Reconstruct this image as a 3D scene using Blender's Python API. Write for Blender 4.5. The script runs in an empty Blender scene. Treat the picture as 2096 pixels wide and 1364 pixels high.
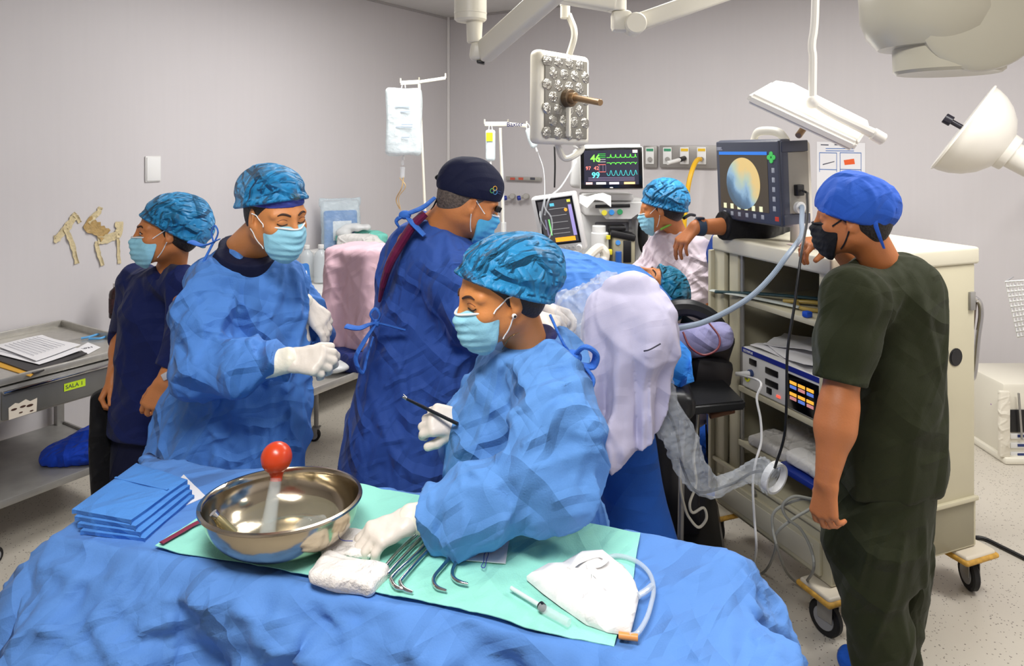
import bpy, bmesh, math, random
import numpy as np
from mathutils import Vector, Matrix, Euler
random.seed(7)
sc = bpy.context.scene
COL = sc.collection
FPX, HZ, CX, EYE = 1450.0, 290.0, 1048.0, 1.85      # focal length in px, horizon row, centre column, eye height

# ------------------------------------------------------------------ camera, world, lights, exposure
cam_d = bpy.data.cameras.new('camera'); cam = bpy.data.objects.new('camera', cam_d); COL.objects.link(cam)
cam.location = (0, 0, EYE); cam.rotation_euler = (math.pi/2, 0, 0)
cam_d.sensor_width = 36; cam_d.lens = 36*FPX/2096; cam_d.shift_y = -(682-HZ)/2096
cam_d.clip_start = 0.05; cam_d.clip_end = 60
sc.camera = cam
sc.view_settings.view_transform = 'Standard'; sc.view_settings.look = 'None'
sc.view_settings.exposure = 0.0; sc.view_settings.gamma = 1.0
sc.view_settings.use_curve_mapping = False
w = bpy.data.worlds.new('world'); sc.world = w; w.use_nodes = True
w.node_tree.nodes['Background'].inputs[0].default_value = (0.75, 0.78, 0.85, 1)
w.node_tree.nodes['Background'].inputs[1].default_value = 0.2
CEIL = 3.10
C0 = Vector((-0.645, 7.14, 0)); UL = Vector((0.528, 0.849, 0)); VR = Vector((0.849, -0.528, 0))
LANG = math.atan2(UL.y, UL.x)
def area(name, loc, sx, sy, power, col=(1, 0.985, 0.965), rot=(0, 0, 0)):
    d = bpy.data.lights.new(name, 'AREA'); d.shape = 'RECTANGLE'; d.size = sx; d.size_y = sy
    d.energy = power; d.color = col
    o = bpy.data.objects.new(name, d); COL.objects.link(o); o.location = loc; o.rotation_euler = rot
    return o
CL = []
for (x, y, p) in [(-0.4, 3.95, 60), (1.15, 3.4, 42), (-0.3, 0.4, 72), (2.5, 2.0, 64)]:
    CL.append(area('ceiling_lamp', (x, y, CEIL-0.03), 0.6, 1.2, p, rot=(0, 0, LANG)))

# ------------------------------------------------------------------ coordinates
def W(px, py, Y):
    return np.array([(px-CX)/FPX*Y, Y, EYE-(py-HZ)/FPX*Y])
def Fz(px, py, z):
    Y = (EYE-z)*FPX/(py-HZ)
    return np.array([(px-CX)/FPX*Y, Y, z])
def A(*v): return np.array(v, float)
def nrm(v):
    v = np.asarray(v, float); return v/max(np.linalg.norm(v), 1e-9)
def frame(f, u):                      # columns: right, forward, up
    f = nrm(f); r = nrm(np.cross(f, u)); u = np.cross(r, f)
    return np.stack([r, f, u], 1)
def ypr(yaw, pitch=0, roll=0):        # yaw 0 faces +Y (away), 90 faces -X, 180 faces the camera
    return np.array(Euler((math.radians(pitch), math.radians(roll), math.radians(yaw)), 'XYZ').to_matrix()) if 0 else \
        np.array(Matrix.Rotation(math.radians(yaw), 3, 'Z') @ Matrix.Rotation(math.radians(pitch), 3, 'X') @ Matrix.Rotation(math.radians(roll), 3, 'Y'))

# ------------------------------------------------------------------ materials
MATS = {}
def nodes(name):
    m = bpy.data.materials.new(name); m.use_nodes = True
    return m, m.node_tree, m.node_tree.nodes['Principled BSDF']
def N(nt, t, **kw):
    n = nt.nodes.new(t)
    for k, v in kw.items():
        if k.startswith('i_'): n.inputs[k[2:].replace('_', ' ')].default_value = v
        else: setattr(n, k, v)
    return n
def ocoord(nt, scale=(1, 1, 1)):
    tc = N(nt, 'ShaderNodeTexCoord'); mp = N(nt, 'ShaderNodeMapping'); mp.inputs['Scale'].default_value = scale
    nt.links.new(tc.outputs['Object'], mp.inputs['Vector']); return mp.outputs[0]
def lin(c):
    return tuple((x/255/12.92 if x/255 <= 0.04045 else ((x/255+0.055)/1.055)**2.4) for x in c)
def c4(c): return (*lin(c), 1)
def mat(name, c, rough=0.5, metal=0.0, var=0.0, vscale=6, bump=0.0, bscale=60, emis=0, alpha=1, trans=0, coat=0, ior=None):
    if name in MATS: return MATS[name]
    m, nt, b = nodes(name)
    b.inputs['Base Color'].default_value = c4(c); b.inputs['Roughness'].default_value = rough; b.inputs['Metallic'].default_value = metal
    if coat: b.inputs['Coat Weight'].default_value = coat
    if ior: b.inputs['IOR'].default_value = ior
    if trans: b.inputs['Transmission Weight'].default_value = trans
    if alpha < 1: b.inputs['Alpha'].default_value = alpha
    if emis: b.inputs['Emission Color'].default_value = c4(c); b.inputs['Emission Strength'].default_value = emis
    if var:
        n = N(nt, 'ShaderNodeTexNoise'); n.inputs['Scale'].default_value = vscale; n.inputs['Detail'].default_value = 6
        nt.links.new(ocoord(nt), n.inputs['Vector'])
        r = N(nt, 'ShaderNodeMapRange'); r.inputs['From Min'].default_value = 0.3; r.inputs['From Max'].default_value = 0.7
        r.inputs['To Min'].default_value = 1-var; r.inputs['To Max'].default_value = 1+var
        nt.links.new(n.outputs['Fac'], r.inputs['Value'])
        h = N(nt, 'ShaderNodeHueSaturation'); h.inputs['Color'].default_value = c4(c)
        nt.links.new(r.outputs[0], h.inputs['Value']); nt.links.new(h.outputs[0], b.inputs['Base Color'])
    if bump:
        n = N(nt, 'ShaderNodeTexNoise'); n.inputs['Scale'].default_value = bscale; n.inputs['Detail'].default_value = 4
        nt.links.new(ocoord(nt), n.inputs['Vector'])
        bp = N(nt, 'ShaderNodeBump'); bp.inputs['Strength'].default_value = bump; bp.inputs['Distance'].default_value = 0.01
        nt.links.new(n.outputs['Fac'], bp.inputs['Height']); nt.links.new(bp.outputs[0], b.inputs['Normal'])
    MATS[name] = m; return m
def cloth(name, c, crease=0.6, scale=9, stretch=(1, 1, 0.55), rough=0.75, fine=0.25, sheen=0.15, var=0.1, alpha=1.0, trans=0.0):
    """crumpled non-woven / woven cloth: sharp random creases plus a fine weave"""
    if name in MATS: return MATS[name]
    m, nt, b = nodes(name); L = nt.links.new
    b.inputs['Roughness'].default_value = rough; b.inputs['Sheen Weight'].default_value = sheen*.3
    b.inputs['Specular IOR Level'].default_value = 0.22
    nz = N(nt, 'ShaderNodeTexNoise'); nz.inputs['Scale'].default_value = scale*0.6; nz.inputs['Detail'].default_value = 3; L(ocoord(nt), nz.inputs['Vector'])
    tot = None; tcn = N(nt, 'ShaderNodeTexCoord').outputs['Object']
    wn = N(nt, 'ShaderNodeTexNoise'); wn.inputs['Scale'].default_value = scale*.32; wn.inputs['Detail'].default_value = 1.5; L(tcn, wn.inputs['Vector'])
    sepw = N(nt, 'ShaderNodeSeparateColor'); L(wn.outputs['Color'], sepw.inputs[0])
    for k, (dx, dy, dz, s, am) in enumerate(((.8, .5, .3, .55, 1.0), (-.6, .7, .5, .75, .8), (.4, -.3, .85, 1.0, .6), (.9, -.6, -.4, 1.7, .32), (-.3, .6, .8, 2.3, .22))):
        dt = N(nt, 'ShaderNodeVectorMath', operation='DOT_PRODUCT'); L(tcn, dt.inputs[0]); v_ = nrm((dx, dy, dz))*scale*s; dt.inputs[1].default_value = tuple(v_)
        wa = N(nt, 'ShaderNodeMath', operation='MULTIPLY_ADD'); L(sepw.outputs[k % 3], wa.inputs[0]); wa.inputs[1].default_value = 1.8; L(dt.outputs['Value'], wa.inputs[2])
        pp_ = N(nt, 'ShaderNodeMath', operation='PINGPONG'); pp_.inputs[1].default_value = 0.5; L(wa.outputs[0], pp_.inputs[0]); rg_ = N(nt, 'ShaderNodeMapRange'); rg_.inputs['From Min'].default_value = .26; rg_.inputs['From Max'].default_value = .5; L(pp_.outputs[0], rg_.inputs['Value']); pp_ = rg_
        mk = N(nt, 'ShaderNodeTexNoise'); mk.inputs['Scale'].default_value = scale*s*.6; mk.inputs['Detail'].default_value = 0; L(ocoord(nt, (1+.1*k, 1, 1)), mk.inputs['Vector'])
        mr = N(nt, 'ShaderNodeMapRange'); mr.inputs['From Min'].default_value = .42; mr.inputs['From Max'].default_value = .62; mr.interpolation_type = 'SMOOTHSTEP'; L(mk.outputs['Fac'], mr.inputs['Value'])
        mm_ = N(nt, 'ShaderNodeMath', operation='MULTIPLY'); L(pp_.outputs[0], mm_.inputs[0]); L(mr.outputs[0], mm_.inputs[1])
        mu = N(nt, 'ShaderNodeMath', operation='MULTIPLY'); mu.inputs[1].default_value = am*4/scale; L(mm_.outputs[0], mu.inputs[0])
        if tot is None: tot = mu.outputs[0]
        else:
            ad = N(nt, 'ShaderNodeMath', operation='ADD'); L(tot, ad.inputs[0]); L(mu.outputs[0], ad.inputs[1]); tot = ad.outputs[0]
    bp = N(nt, 'ShaderNodeBump'); bp.inputs['Strength'].default_value = 1.0; bp.inputs['Distance'].default_value = 0.085*crease; L(tot, bp.inputs['Height'])
    fn = N(nt, 'ShaderNodeTexNoise'); fn.inputs['Scale'].default_value = 260; fn.inputs['Detail'].default_value = 2; L(ocoord(nt), fn.inputs['Vector'])
    b2 = N(nt, 'ShaderNodeBump'); b2.inputs['Strength'].default_value = fine; b2.inputs['Distance'].default_value = 0.002
    L(fn.outputs['Fac'], b2.inputs['Height']); L(bp.outputs[0], b2.inputs['Normal']); L(b2.outputs[0], b.inputs['Normal'])
    r = N(nt, 'ShaderNodeMapRange'); r.inputs['To Min'].default_value = 1-var; r.inputs['To Max'].default_value = 1+var; L(nz.outputs['Fac'], r.inputs['Value'])
    h = N(nt, 'ShaderNodeHueSaturation'); h.inputs['Color'].default_value = c4(c); L(r.outputs[0], h.inputs['Value']); L(h.outputs[0], b.inputs['Base Color'])
    if alpha < 1: b.inputs['Alpha'].default_value = alpha
    MATS[name] = m; return m

# ------------------------------------------------------------------ mesh building
class M:
    def __init__(s): s.v = []; s.f = []; s.n = 0
    def add(s, V, F):
        V = np.asarray(V, float).reshape(-1, 3); s.v.append(V)
        s.f += [tuple(i+s.n for i in f) for f in F]; s.n += len(V); return s
    def box(s, c, size, R=None, bev=0.0, seg=2):
        c = np.asarray(c, float); h = np.asarray(size, float)/2
        R = np.eye(3) if R is None else np.asarray(R)
        bm = bmesh.new(); bmesh.ops.create_cube(bm, size=2)
        for v in bm.verts: v.co = Vector((v.co.x*h[0], v.co.y*h[1], v.co.z*h[2]))
        if bev > 0: bmesh.ops.bevel(bm, geom=list(bm.edges), offset=min(bev, h.min()*0.98), segments=seg, affect='EDGES', profile=0.5)
        bm.verts.index_update()
        V = np.array([v.co[:] for v in bm.verts]); F = [tuple(v.index for v in f.verts) for f in bm.faces]; bm.free()
        return s.add(V@R.T+c, F)
    def lathe(s, prof, c=(0, 0, 0), axis=(0, 0, 1), n=40, closed=False, sx=1, sy=1):
        """prof: (radius, height) along axis"""
        c = np.asarray(c, float); a = nrm(axis); t = A(1, 0, 0) if abs(a[0]) < 0.9 else A(0, 1, 0)
        x = nrm(np.cross(t, a)) if abs(a[2]) < 0.99 else A(1, 0, 0); y = np.cross(a, x)
        ang = np.linspace(0, 2*math.pi, n, endpoint=False)
        V = []
        for r, h in prof:
            V.append(c+a*h+np.outer(np.cos(ang)*r*sx, x)+np.outer(np.sin(ang)*r*sy, y))
        k = len(prof); F = []
        for i in range(k-1+(1 if closed else 0)):
            i2 = (i+1) % k
            for j in range(n):
                j2 = (j+1) % n; F.append((i*n+j, i*n+j2, i2*n+j2, i2*n+j))
        if not closed:
            F.append(tuple(range(n))[::-1]); F.append(tuple((k-1)*n+j for j in range(n)))
        return s.add(np.concatenate(V), F)
    def cyl(s, a, b, r, r2=None, n=24):
        a = np.asarray(a, float); b = np.asarray(b, float); L = np.linalg.norm(b-a)
        r2 = r if r2 is None else r2
        e = min(r, r2, L/2)*0.12
        return s.lathe([(r-e, 0), (r, e), (r2, L-e), (r2-e, L)], a, b-a, n)
    def tube(s, pts, r, n=10, smooth=True, rs=None, sub=6, flat=None):
        P = np.asarray(pts, float)
        if smooth and len(P) > 2: P, rs = catmull(P, sub, rs)
        rr = np.full(len(P), r) if rs is None else np.asarray(rs)
        T = np.gradient(P, axis=0); T /= np.maximum(np.linalg.norm(T, axis=1, keepdims=True), 1e-9)
        u = nrm(np.cross(T[0], A(0, 0, 1) if abs(T[0][2]) < 0.9 else A(1, 0, 0)))
        ang = np.linspace(0, 2*math.pi, n, endpoint=False); V = []
        for i in range(len(P)):
            u = nrm(u-T[i]*np.dot(u, T[i])); w_ = np.cross(T[i], u)
            fx = 1 if flat is None else flat
            V.append(P[i]+rr[i]*(np.outer(np.cos(ang), u)+fx*np.outer(np.sin(ang), w_)))
        k = len(P); F = [(i*n+j, i*n+(j+1) % n, (i+1)*n+(j+1) % n, (i+1)*n+j) for i in range(k-1) for j in range(n)]
        F.append(tuple(range(n))[::-1]); F.append(tuple((k-1)*n+j for j in range(n)))
        return s.add(np.concatenate(V), F)
    def prism(s, poly, o, ex, ey, depth, bev=0):
        """2-D polygon (in ex, ey at o) extruded by vector depth"""
        o = np.asarray(o, float); ex = np.asarray(ex, float); ey = np.asarray(ey, float); d = np.asarray(depth, float)
        P = np.array([o+ex*a+ey*b for a, b in poly]); n = len(P)
        F = [tuple(range(n))[::-1], tuple(range(n, 2*n))]+[(i, (i+1) % n, n+(i+1) % n, n+i) for i in range(n)]
        return s.add(np.concatenate([P, P+d]), F)
    def grid(s, G, thick=0.0, nv=None):
        """G: (a,b,3) array of points; thick gives it a second side"""
        G = np.asarray(G, float); a, b = G.shape[:2]
        F = [(i*b+j, i*b+j+1, (i+1)*b+j+1, (i+1)*b+j) for i in range(a-1) for j in range(b-1)]
        if not thick: return s.add(G.reshape(-1, 3), F)
        du = np.gradient(G, axis=0); dv = np.gradient(G, axis=1); nn = np.cross(du, dv)
        nn /= np.maximum(np.linalg.norm(nn, axis=2, keepdims=True), 1e-12)
        G2 = G-nn*thick; k = a*b
        F2 = [tuple(k+i for i in f[::-1]) for f in F]
        rim = [i for i in range(b)]+[i*b+b-1 for i in range(1, a)]+[(a-1)*b+j for j in range(b-2, -1, -1)]+[i*b for i in range(a-2, 0, -1)]
        F3 = [(rim[(i+1) % len(rim)], rim[i], rim[i]+k, rim[(i+1) % len(rim)]+k) for i in range(len(rim))]
        return s.add(np.concatenate([G.reshape(-1, 3), G2.reshape(-1, 3)]), F+F2+F3)
    def ell(s, c, r, R=None, n=24, m=14):
        R = np.eye(3) if R is None else R
        th = np.linspace(0, math.pi, m); ph = np.linspace(0, 2*math.pi, n, endpoint=False); V = []
        for t in th[1:-1]: V.append(np.stack([np.sin(t)*np.cos(ph)*r[0], np.sin(t)*np.sin(ph)*r[1], np.full(n, np.cos(t)*r[2])], 1))
        V = np.concatenate([np.concatenate(V), [[0, 0, r[2]], [0, 0, -r[2]]]])
        k = m-2; F = [((i+1)*n+j, (i+1)*n+(j+1) % n, i*n+(j+1) % n, i*n+j) for i in range(k-1) for j in range(n)]
        t, bt = k*n, k*n+1
        F += [(j, (j+1) % n, t) for j in range(n)]+[((k-1)*n+(j+1) % n, (k-1)*n+j, bt) for j in range(n)]
        return s.add(V@np.asarray(R).T+np.asarray(c, float), F)
def catmull(P, sub=6, rs=None):
    P = np.asarray(P, float); Q = np.concatenate([[2*P[0]-P[1]], P, [2*P[-1]-P[-2]]]); out = []; ro = []
    for i in range(len(P)-1):
        p0, p1, p2, p3 = Q[i:i+4]
        for t in np.linspace(0, 1, sub, endpoint=False):
            out.append(0.5*((2*p1)+(-p0+p2)*t+(2*p0-5*p1+4*p2-p3)*t*t+(-p0+3*p1-3*p2+p3)*t**3))
            if rs is not None: ro.append(rs[i]*(1-t)+rs[i+1]*t)
    out.append(P[-1])
    if rs is not None: ro.append(rs[-1])
    return np.array(out), (np.array(ro) if rs is not None else None)
def wloc(o):
    L = Vector((0, 0, 0))
    while o: L += o.location; o = o.parent
    return np.array(L)
def setp(o, label=None, cat=None, group=None, kind=None):
    if label: o['label'] = label
    if cat: o['category'] = cat
    if group: o['group'] = group
    if kind: o['kind'] = kind
def T(name, label, cat, loc, group=None):
    o = bpy.data.objects.new(name, None); COL.objects.link(o); o.location = tuple(loc); o.empty_display_size = 0.05
    setp(o, label, cat, group); return o
def O(name, m, mt, parent=None, label=None, cat=None, group=None, kind=None, sharp=35):
    if isinstance(m, M): V = np.concatenate(m.v); F = m.f
    else: V, F = m
    V = np.asarray(V, float)
    me = bpy.data.meshes.new(name)
    if parent is not None: org = wloc(parent)
    else: org = A((V[:, 0].min()+V[:, 0].max())/2, (V[:, 1].min()+V[:, 1].max())/2, V[:, 2].min())
    V = V-org
    if isinstance(F, np.ndarray):
        me.vertices.add(len(V)); me.vertices.foreach_set('co', V.ravel())
        nf = len(F); k = F.shape[1]; me.loops.add(nf*k); me.loops.foreach_set('vertex_index', F.ravel().astype(np.int32))
        me.polygons.add(nf); me.polygons.foreach_set('loop_start', np.arange(0, nf*k, k, dtype=np.int32))
        me.update(calc_edges=True); me.validate()
    else:
        me.from_pydata([tuple(v) for v in V], [], F); me.update()
    me.polygons.foreach_set('use_smooth', [True]*len(me.polygons))
    if sharp: me.set_sharp_from_angle(angle=math.radians(sharp))
    me.materials.append(mt)
    o = bpy.data.objects.new(name, me); COL.objects.link(o)
    if parent is not None: o.parent = parent
    else: o.location = tuple(org)
    setp(o, label, cat, group, kind); return o
def text(name, body, size, o, ex, ey, mt, parent=None, depth=0.0004, label=None, cat=None, align='LEFT', bold=0):
    cu = bpy.data.curves.new(name, 'FONT'); cu.body = body; cu.size = size; cu.extrude = depth; cu.align_x = align; cu.offset = bold
    cu.materials.append(mt)
    tmp = bpy.data.objects.new(name+'_tmp', cu); me = bpy.data.meshes.new_from_object(tmp); me.name = name
    bpy.data.objects.remove(tmp); bpy.data.curves.remove(cu)
    if not me.materials: me.materials.append(mt)
    ob = bpy.data.objects.new(name, me); COL.objects.link(ob)
    ex = nrm(ex); ez = nrm(np.cross(ex, ey)); ey = np.cross(ez, ex)
    R = Matrix(np.stack([ex, ey, ez], 1).tolist()).to_euler()
    ob.rotation_euler = R
    if parent is not None: ob.parent = parent; ob.location = tuple(np.asarray(o)-wloc(parent))
    else: ob.location = tuple(o)
    setp(ob, label, cat); return ob
def kids(o): return [c for c in bpy.data.objects if c.parent == o]
def dup(root, off, label, group=None):
    def cp(o, par):
        c = o.copy(); COL.objects.link(c)
        if par is not None: c.parent = par
        for ch in kids(o): cp(ch, c)
        return c
    r = cp(root, None); r.location = Vector(root.location)+Vector(tuple(off)); r['label'] = label
    if group: r['group'] = group
    return r

# ------------------------------------------------------------------ signed distance modelling
def _hash(i, j, k, s):
    n = (i*374761393+j*668265263+k*2147483647 % 1000003*1274126177+s*97531) & 0x7fffffff
    n = ((n ^ (n >> 13))*1274126177) & 0x7fffffff
    return ((n ^ (n >> 16)) & 0xffff)/65535.0
def vn(P, s=0):
    i = np.floor(P).astype(np.int64); f = P-i; u = f*f*(3-2*f); r = 0
    for a in (0, 1):
        for b in (0, 1):
            for c in (0, 1):
                wgt = (u[:, 0] if a else 1-u[:, 0])*(u[:, 1] if b else 1-u[:, 1])*(u[:, 2] if c else 1-u[:, 2])
                r = r+wgt*_hash(i[:, 0]+a, i[:, 1]+b, i[:, 2]+c, s)
    return r
_DIRS = [nrm(v) for v in ((.8, .5, .25), (-.6, .7, .45), (.5, -.3, .8), (.9, -.5, -.3), (-.2, .6, .9), (.7, .7, -.6), (1, .1, .1), (.2, 1, -.15))]
def tri(x): return np.abs(x-np.floor(x)-.5)*2
def ridge(x, k=4.2): return np.maximum(0, 1-np.abs(x-np.floor(x)-.5)*k)
def wrinkle(scales=((5, 5, 2.2, 0.02), (12, 12, 6, 0.007)), seed=0, R=None):
    """broad flat-sided folds, then narrow straight creases; each entry: frequency per axis (1/m) and depth (m)"""
    rs = np.random.RandomState(seed+1000)
    ph = rs.rand(64)
    def f(P):
        Q = P if R is None else P@R
        w0, w1, w2 = vn(Q*2.6+7.3, seed+11), vn(Q*2.9-3.1, seed+12), vn(Q*7+1.7, seed+13)
        d = 0
        for n, (a, b, c, am) in enumerate(scales):
            fr = np.array([a, b, c])
            if n == 0:
                for k, i in ((0, 6), (1, 7), (2, 0), (3, 1)):
                    m_ = np.clip((w0 if k % 2 else w1)*2.6-.7, 0, 1); d = d+am*.66*m_*(tri((Q*fr*.55)@_DIRS[i]+w1*.8+w2*.22+ph[k+4*n])-.5)
            else:
                r = 0
                for k in range(5):
                    i = (seed+n*3+k) % 8
                    m_ = np.clip(vn(Q*fr*.4+k*5.1, seed+20+k)*3.4-1.2, 0, 1); r = np.maximum(r, m_*ridge((Q*fr)@_DIRS[i]*.75+w0*1.1+w2*.25+ph[k+6*n]))
                d = d-am*1.35*r
        return d
    f.amp = sum(s[3] for s in scales)*1.4
    return f
class SD:
    def __init__(s): s.ops = []; s.disp = None; s.amp = 0
    def add(s, fn, k=0.01): s.ops.append(('u', fn, k)); return s
    def sub(s, fn, k=0.004): s.ops.append(('s', fn, k)); return s
    def cut(s, p, n, k=0.002, rad=None):  # removes the side the normal points to (within rad of p)
        p = np.asarray(p, float); n = nrm(n)
        if rad is None: s.ops.append(('s', lambda P: -((P-p)@n), k))
        else: s.ops.append(('s', lambda P: np.maximum(-((P-p)@n), np.sqrt(((P-p-n*rad*.6)**2).sum(1))-rad), k))
        return s
    def __call__(s, P, ops=None, disp=True):
        d = np.full(len(P), 10.0); late = []
        for t, fn, k in (s.ops if ops is None else ops):
            e = fn(P)
            if t == 'u':
                h = np.maximum(k-np.abs(d-e), 0)/max(k, 1e-6); d = np.minimum(d, e)-h*h*k*0.25
            else: late.append((e, k))
        if disp and s.disp is not None: d = d+s.disp(P)
        for e, k in late:
            e = -e; h = np.maximum(k-np.abs(d-e), 0)/max(k, 1e-6); d = np.maximum(d, e)+h*h*k*0.25
        return d
def cap(a, b, ra, rb=None):
    a = np.asarray(a, float); b = np.asarray(b, float); rb = ra if rb is None else rb; ba = b-a; L = max(ba@ba, 1e-12)
    def f(P):
        h = np.clip((P-a)@ba/L, 0, 1); q = P-a-h[:, None]*ba
        return np.sqrt((q*q).sum(1))-(ra+(rb-ra)*h)
    f.bb = (np.minimum(a-ra, b-rb), np.maximum(a+ra, b+rb)); return f
def ecap(a, b, ra, rb, xd):
    """capsule with elliptic section: ra, rb = (along xd, across)"""
    a = np.asarray(a, float); b = np.asarray(b, float); ba = b-a; L = np.linalg.norm(ba); z = ba/L
    x = nrm(np.asarray(xd, float)-z*np.dot(xd, z)); y = np.cross(z, x)
    def f(P):
        q = P-a; t = q@z; h = np.clip(t/L, 0, 1); rx = ra[0]+(rb[0]-ra[0])*h; ry = ra[1]+(rb[1]-ra[1])*h; m = np.minimum(rx, ry)
        qx = q@x; qy = q@y; qz = t-h*L
        k0 = np.sqrt((qx/rx)**2+(qy/ry)**2+(qz/m)**2); k1 = np.sqrt((qx/rx**2)**2+(qy/ry**2)**2+(qz/m**2)**2)
        return k0*(k0-1)/np.maximum(k1, 1e-6)
    mr = max(*ra, *rb); f.bb = (np.minimum(a, b)-mr, np.maximum(a, b)+mr); return f
def sel(c, r, R=None):
    c = np.asarray(c, float); r = np.asarray(r, float); R = np.eye(3) if R is None else np.asarray(R)
    def f(P):
        q = (P-c)@R; k0 = np.sqrt(((q/r)**2).sum(1)); k1 = np.sqrt(((q/r**2)**2).sum(1))
        return k0*(k0-1)/np.maximum(k1, 1e-6)
    e = np.abs(R)@r; f.bb = (c-e, c+e); return f
def sbox(c, h, R=None, r=0.005):
    c = np.asarray(c, float); h = np.asarray(h, float)-r; R = np.eye(3) if R is None else np.asarray(R)
    def f(P):
        q = np.abs((P-c)@R)-h
        return np.sqrt((np.maximum(q, 0)**2).sum(1))+np.minimum(q.max(1), 0)-r
    e = np.abs(R)@(h+r); f.bb = (c-e, c+e); return f
def loft(rows, round_=0.03, R=None, o=(0, 0, 0)):
    """rows: (z, cx, cy, rx, ry) from high to low; a stack of ellipses (in the frame R, o)"""
    Rw = np.array(sorted(rows)); z = Rw[:, 0]; zz = np.linspace(z[0], z[-1], 80)
    T4 = []
    for c in range(1, 5):
        v = np.interp(zz, z, Rw[:, c])
        for _ in range(3): v[1:-1] = (v[:-2]+2*v[1:-1]+v[2:])/4
        T4.append(v)
    o = np.asarray(o, float); R = np.eye(3) if R is None else R
    def f(P):
        Q = (P-o)@R
        cx, cy, rx, ry = (np.interp(Q[:, 2], zz, v) for v in T4)
        qx = Q[:, 0]-cx; qy = Q[:, 1]-cy
        k0 = np.sqrt((qx/rx)**2+(qy/ry)**2); k1 = np.sqrt((qx/rx**2)**2+(qy/ry**2)**2)
        d = k0*(k0-1)/np.maximum(k1, 1e-6)
        e = np.maximum(Q[:, 2]-zz[-1], zz[0]-Q[:, 2]); h = np.maximum(round_-np.abs(d-e), 0)/round_
        return np.maximum(d, e)+h*h*round_*0.25
    lo = A(Rw[:, 1].min()-Rw[:, 3].max(), Rw[:, 2].min()-Rw[:, 4].max(), z[0]); hi = A(Rw[:, 1].max()+Rw[:, 3].max(), Rw[:, 2].max()+Rw[:, 4].max(), z[-1])
    cs = np.array([[x, y, q] for x in (lo[0], hi[0]) for y in (lo[1], hi[1]) for q in (lo[2], hi[2])])@R.T+o
    f.bb = (cs.min(0), cs.max(0)); return f
def rpx(Y, rows):
    """loft rows from picture rows (py, x_left, x_right, half depth[, dY]) at distance Y"""
    out = []
    for r in rows:
        py, a, b, ry = r[:4]; y = Y+(r[4] if len(r) > 4 else 0); k = y/FPX
        out.append((EYE-(py-HZ)*k, ((a+b)/2-CX)*k, y, (b-a)/2*k, ry))
    return out
def surf(S, h=0.006):
    """surface nets over the blocks the surface crosses"""
    bbs = [o[1].bb for o in S.ops if o[0] == 'u']
    lo = np.min([b[0] for b in bbs], 0)-0.03-S.amp; hi = np.max([b[1] for b in bbs], 0)+0.03+S.amp
    B = 12; nb = np.ceil((hi-lo)/(h*B)).astype(int); R = math.sqrt(3)*h*B/2
    ii = np.stack(np.meshgrid(*[np.arange(n) for n in nb], indexing='ij'), -1).reshape(-1, 3)
    cen = lo+(ii+0.5)*h*B
    us = [(k, o) for k, o in enumerate(S.ops)]
    D = np.stack([o[1](cen) for _, o in us])
    um = np.array([o[0] == 'u' for _, o in us]); ks = np.array([o[2] for _, o in us])
    md = D[um].min(0); fine = S(cen, disp=False)
    act = np.where((md < R+0.03+S.amp) & (fine > -(R+0.03+S.amp)*1.5) & (fine < R+0.03+S.amp))[0]
    g = np.arange(B+1); gi = np.stack(np.meshgrid(g, g, g, indexing='ij'), -1)
    n1 = nb*B+2; E = [[], [], []]; EP = [[], [], []]; ED = [[], [], []]
    def key(I): return (I[..., 0]*n1[1]+I[..., 1])*n1[2]+I[..., 2]
    for a in act:
        keep = [o for q, (k, o) in enumerate(us) if D[q, a]-R*1.3 < o[2]+S.amp+0.02 or (um[q] and D[q, a] < md[a]+2*R+o[2])]
        I = ii[a]*B+gi; P = lo+I*h
        v = S(P.reshape(-1, 3), keep).reshape(B+1, B+1, B+1); sg = v < 0
        if sg.all() or not sg.any(): continue
        for ax in range(3):
            s0 = [slice(0, B)]*3; s1 = [slice(0, B)]*3; s1[ax] = slice(1, B+1); s0, s1 = tuple(s0), tuple(s1)
            ch = sg[s0] != sg[s1]
            if not ch.any(): continue
            va, vb = v[s0][ch], v[s1][ch]; t = va/(va-vb); Ia = I[s0][ch]; p = lo+Ia*h; p[:, ax] += t*h
            E[ax].append(Ia); EP[ax].append(p); ED[ax].append(va < 0)
    Q = []; PP = []; 
    for ax in range(3):
        if not E[ax]: continue
        I = np.concatenate(E[ax]); p = np.concatenate(EP[ax]); ins = np.concatenate(ED[ax])
        b, c = [(1, 2), (2, 0), (0, 1)][ax]
        cells = []
        for db, dc in ((0, 0), (-1, 0), (-1, -1), (0, -1)):
            J = I.copy(); J[:, b] += db; J[:, c] += dc; cells.append(key(J+1))
        q = np.stack(cells, 1); q[~ins] = q[~ins][:, ::-1]
        Q.append(q); PP.append(p)
    q = np.concatenate(Q); p = np.concatenate(PP)
    u, inv = np.unique(q.ravel(), return_inverse=True); inv = inv.reshape(-1)
    pr = np.repeat(p, 4, axis=0); V = np.zeros((len(u), 3)); cnt = np.bincount(inv, minlength=len(u))
    for k in range(3): V[:, k] = np.bincount(inv, weights=pr[:, k], minlength=len(u))/cnt
    return V, inv.reshape(-1, 4)
def trace(S, o, d, maxd=0.6):
    o = np.asarray(o, float); d = nrm(d); t = 0.0
    for _ in range(60):
        e = float(S((o+d*t)[None])[0])
        if abs(e) < 0.0004: break
        t += e*0.8
        if t > maxd: break
    return o+d*t
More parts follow.
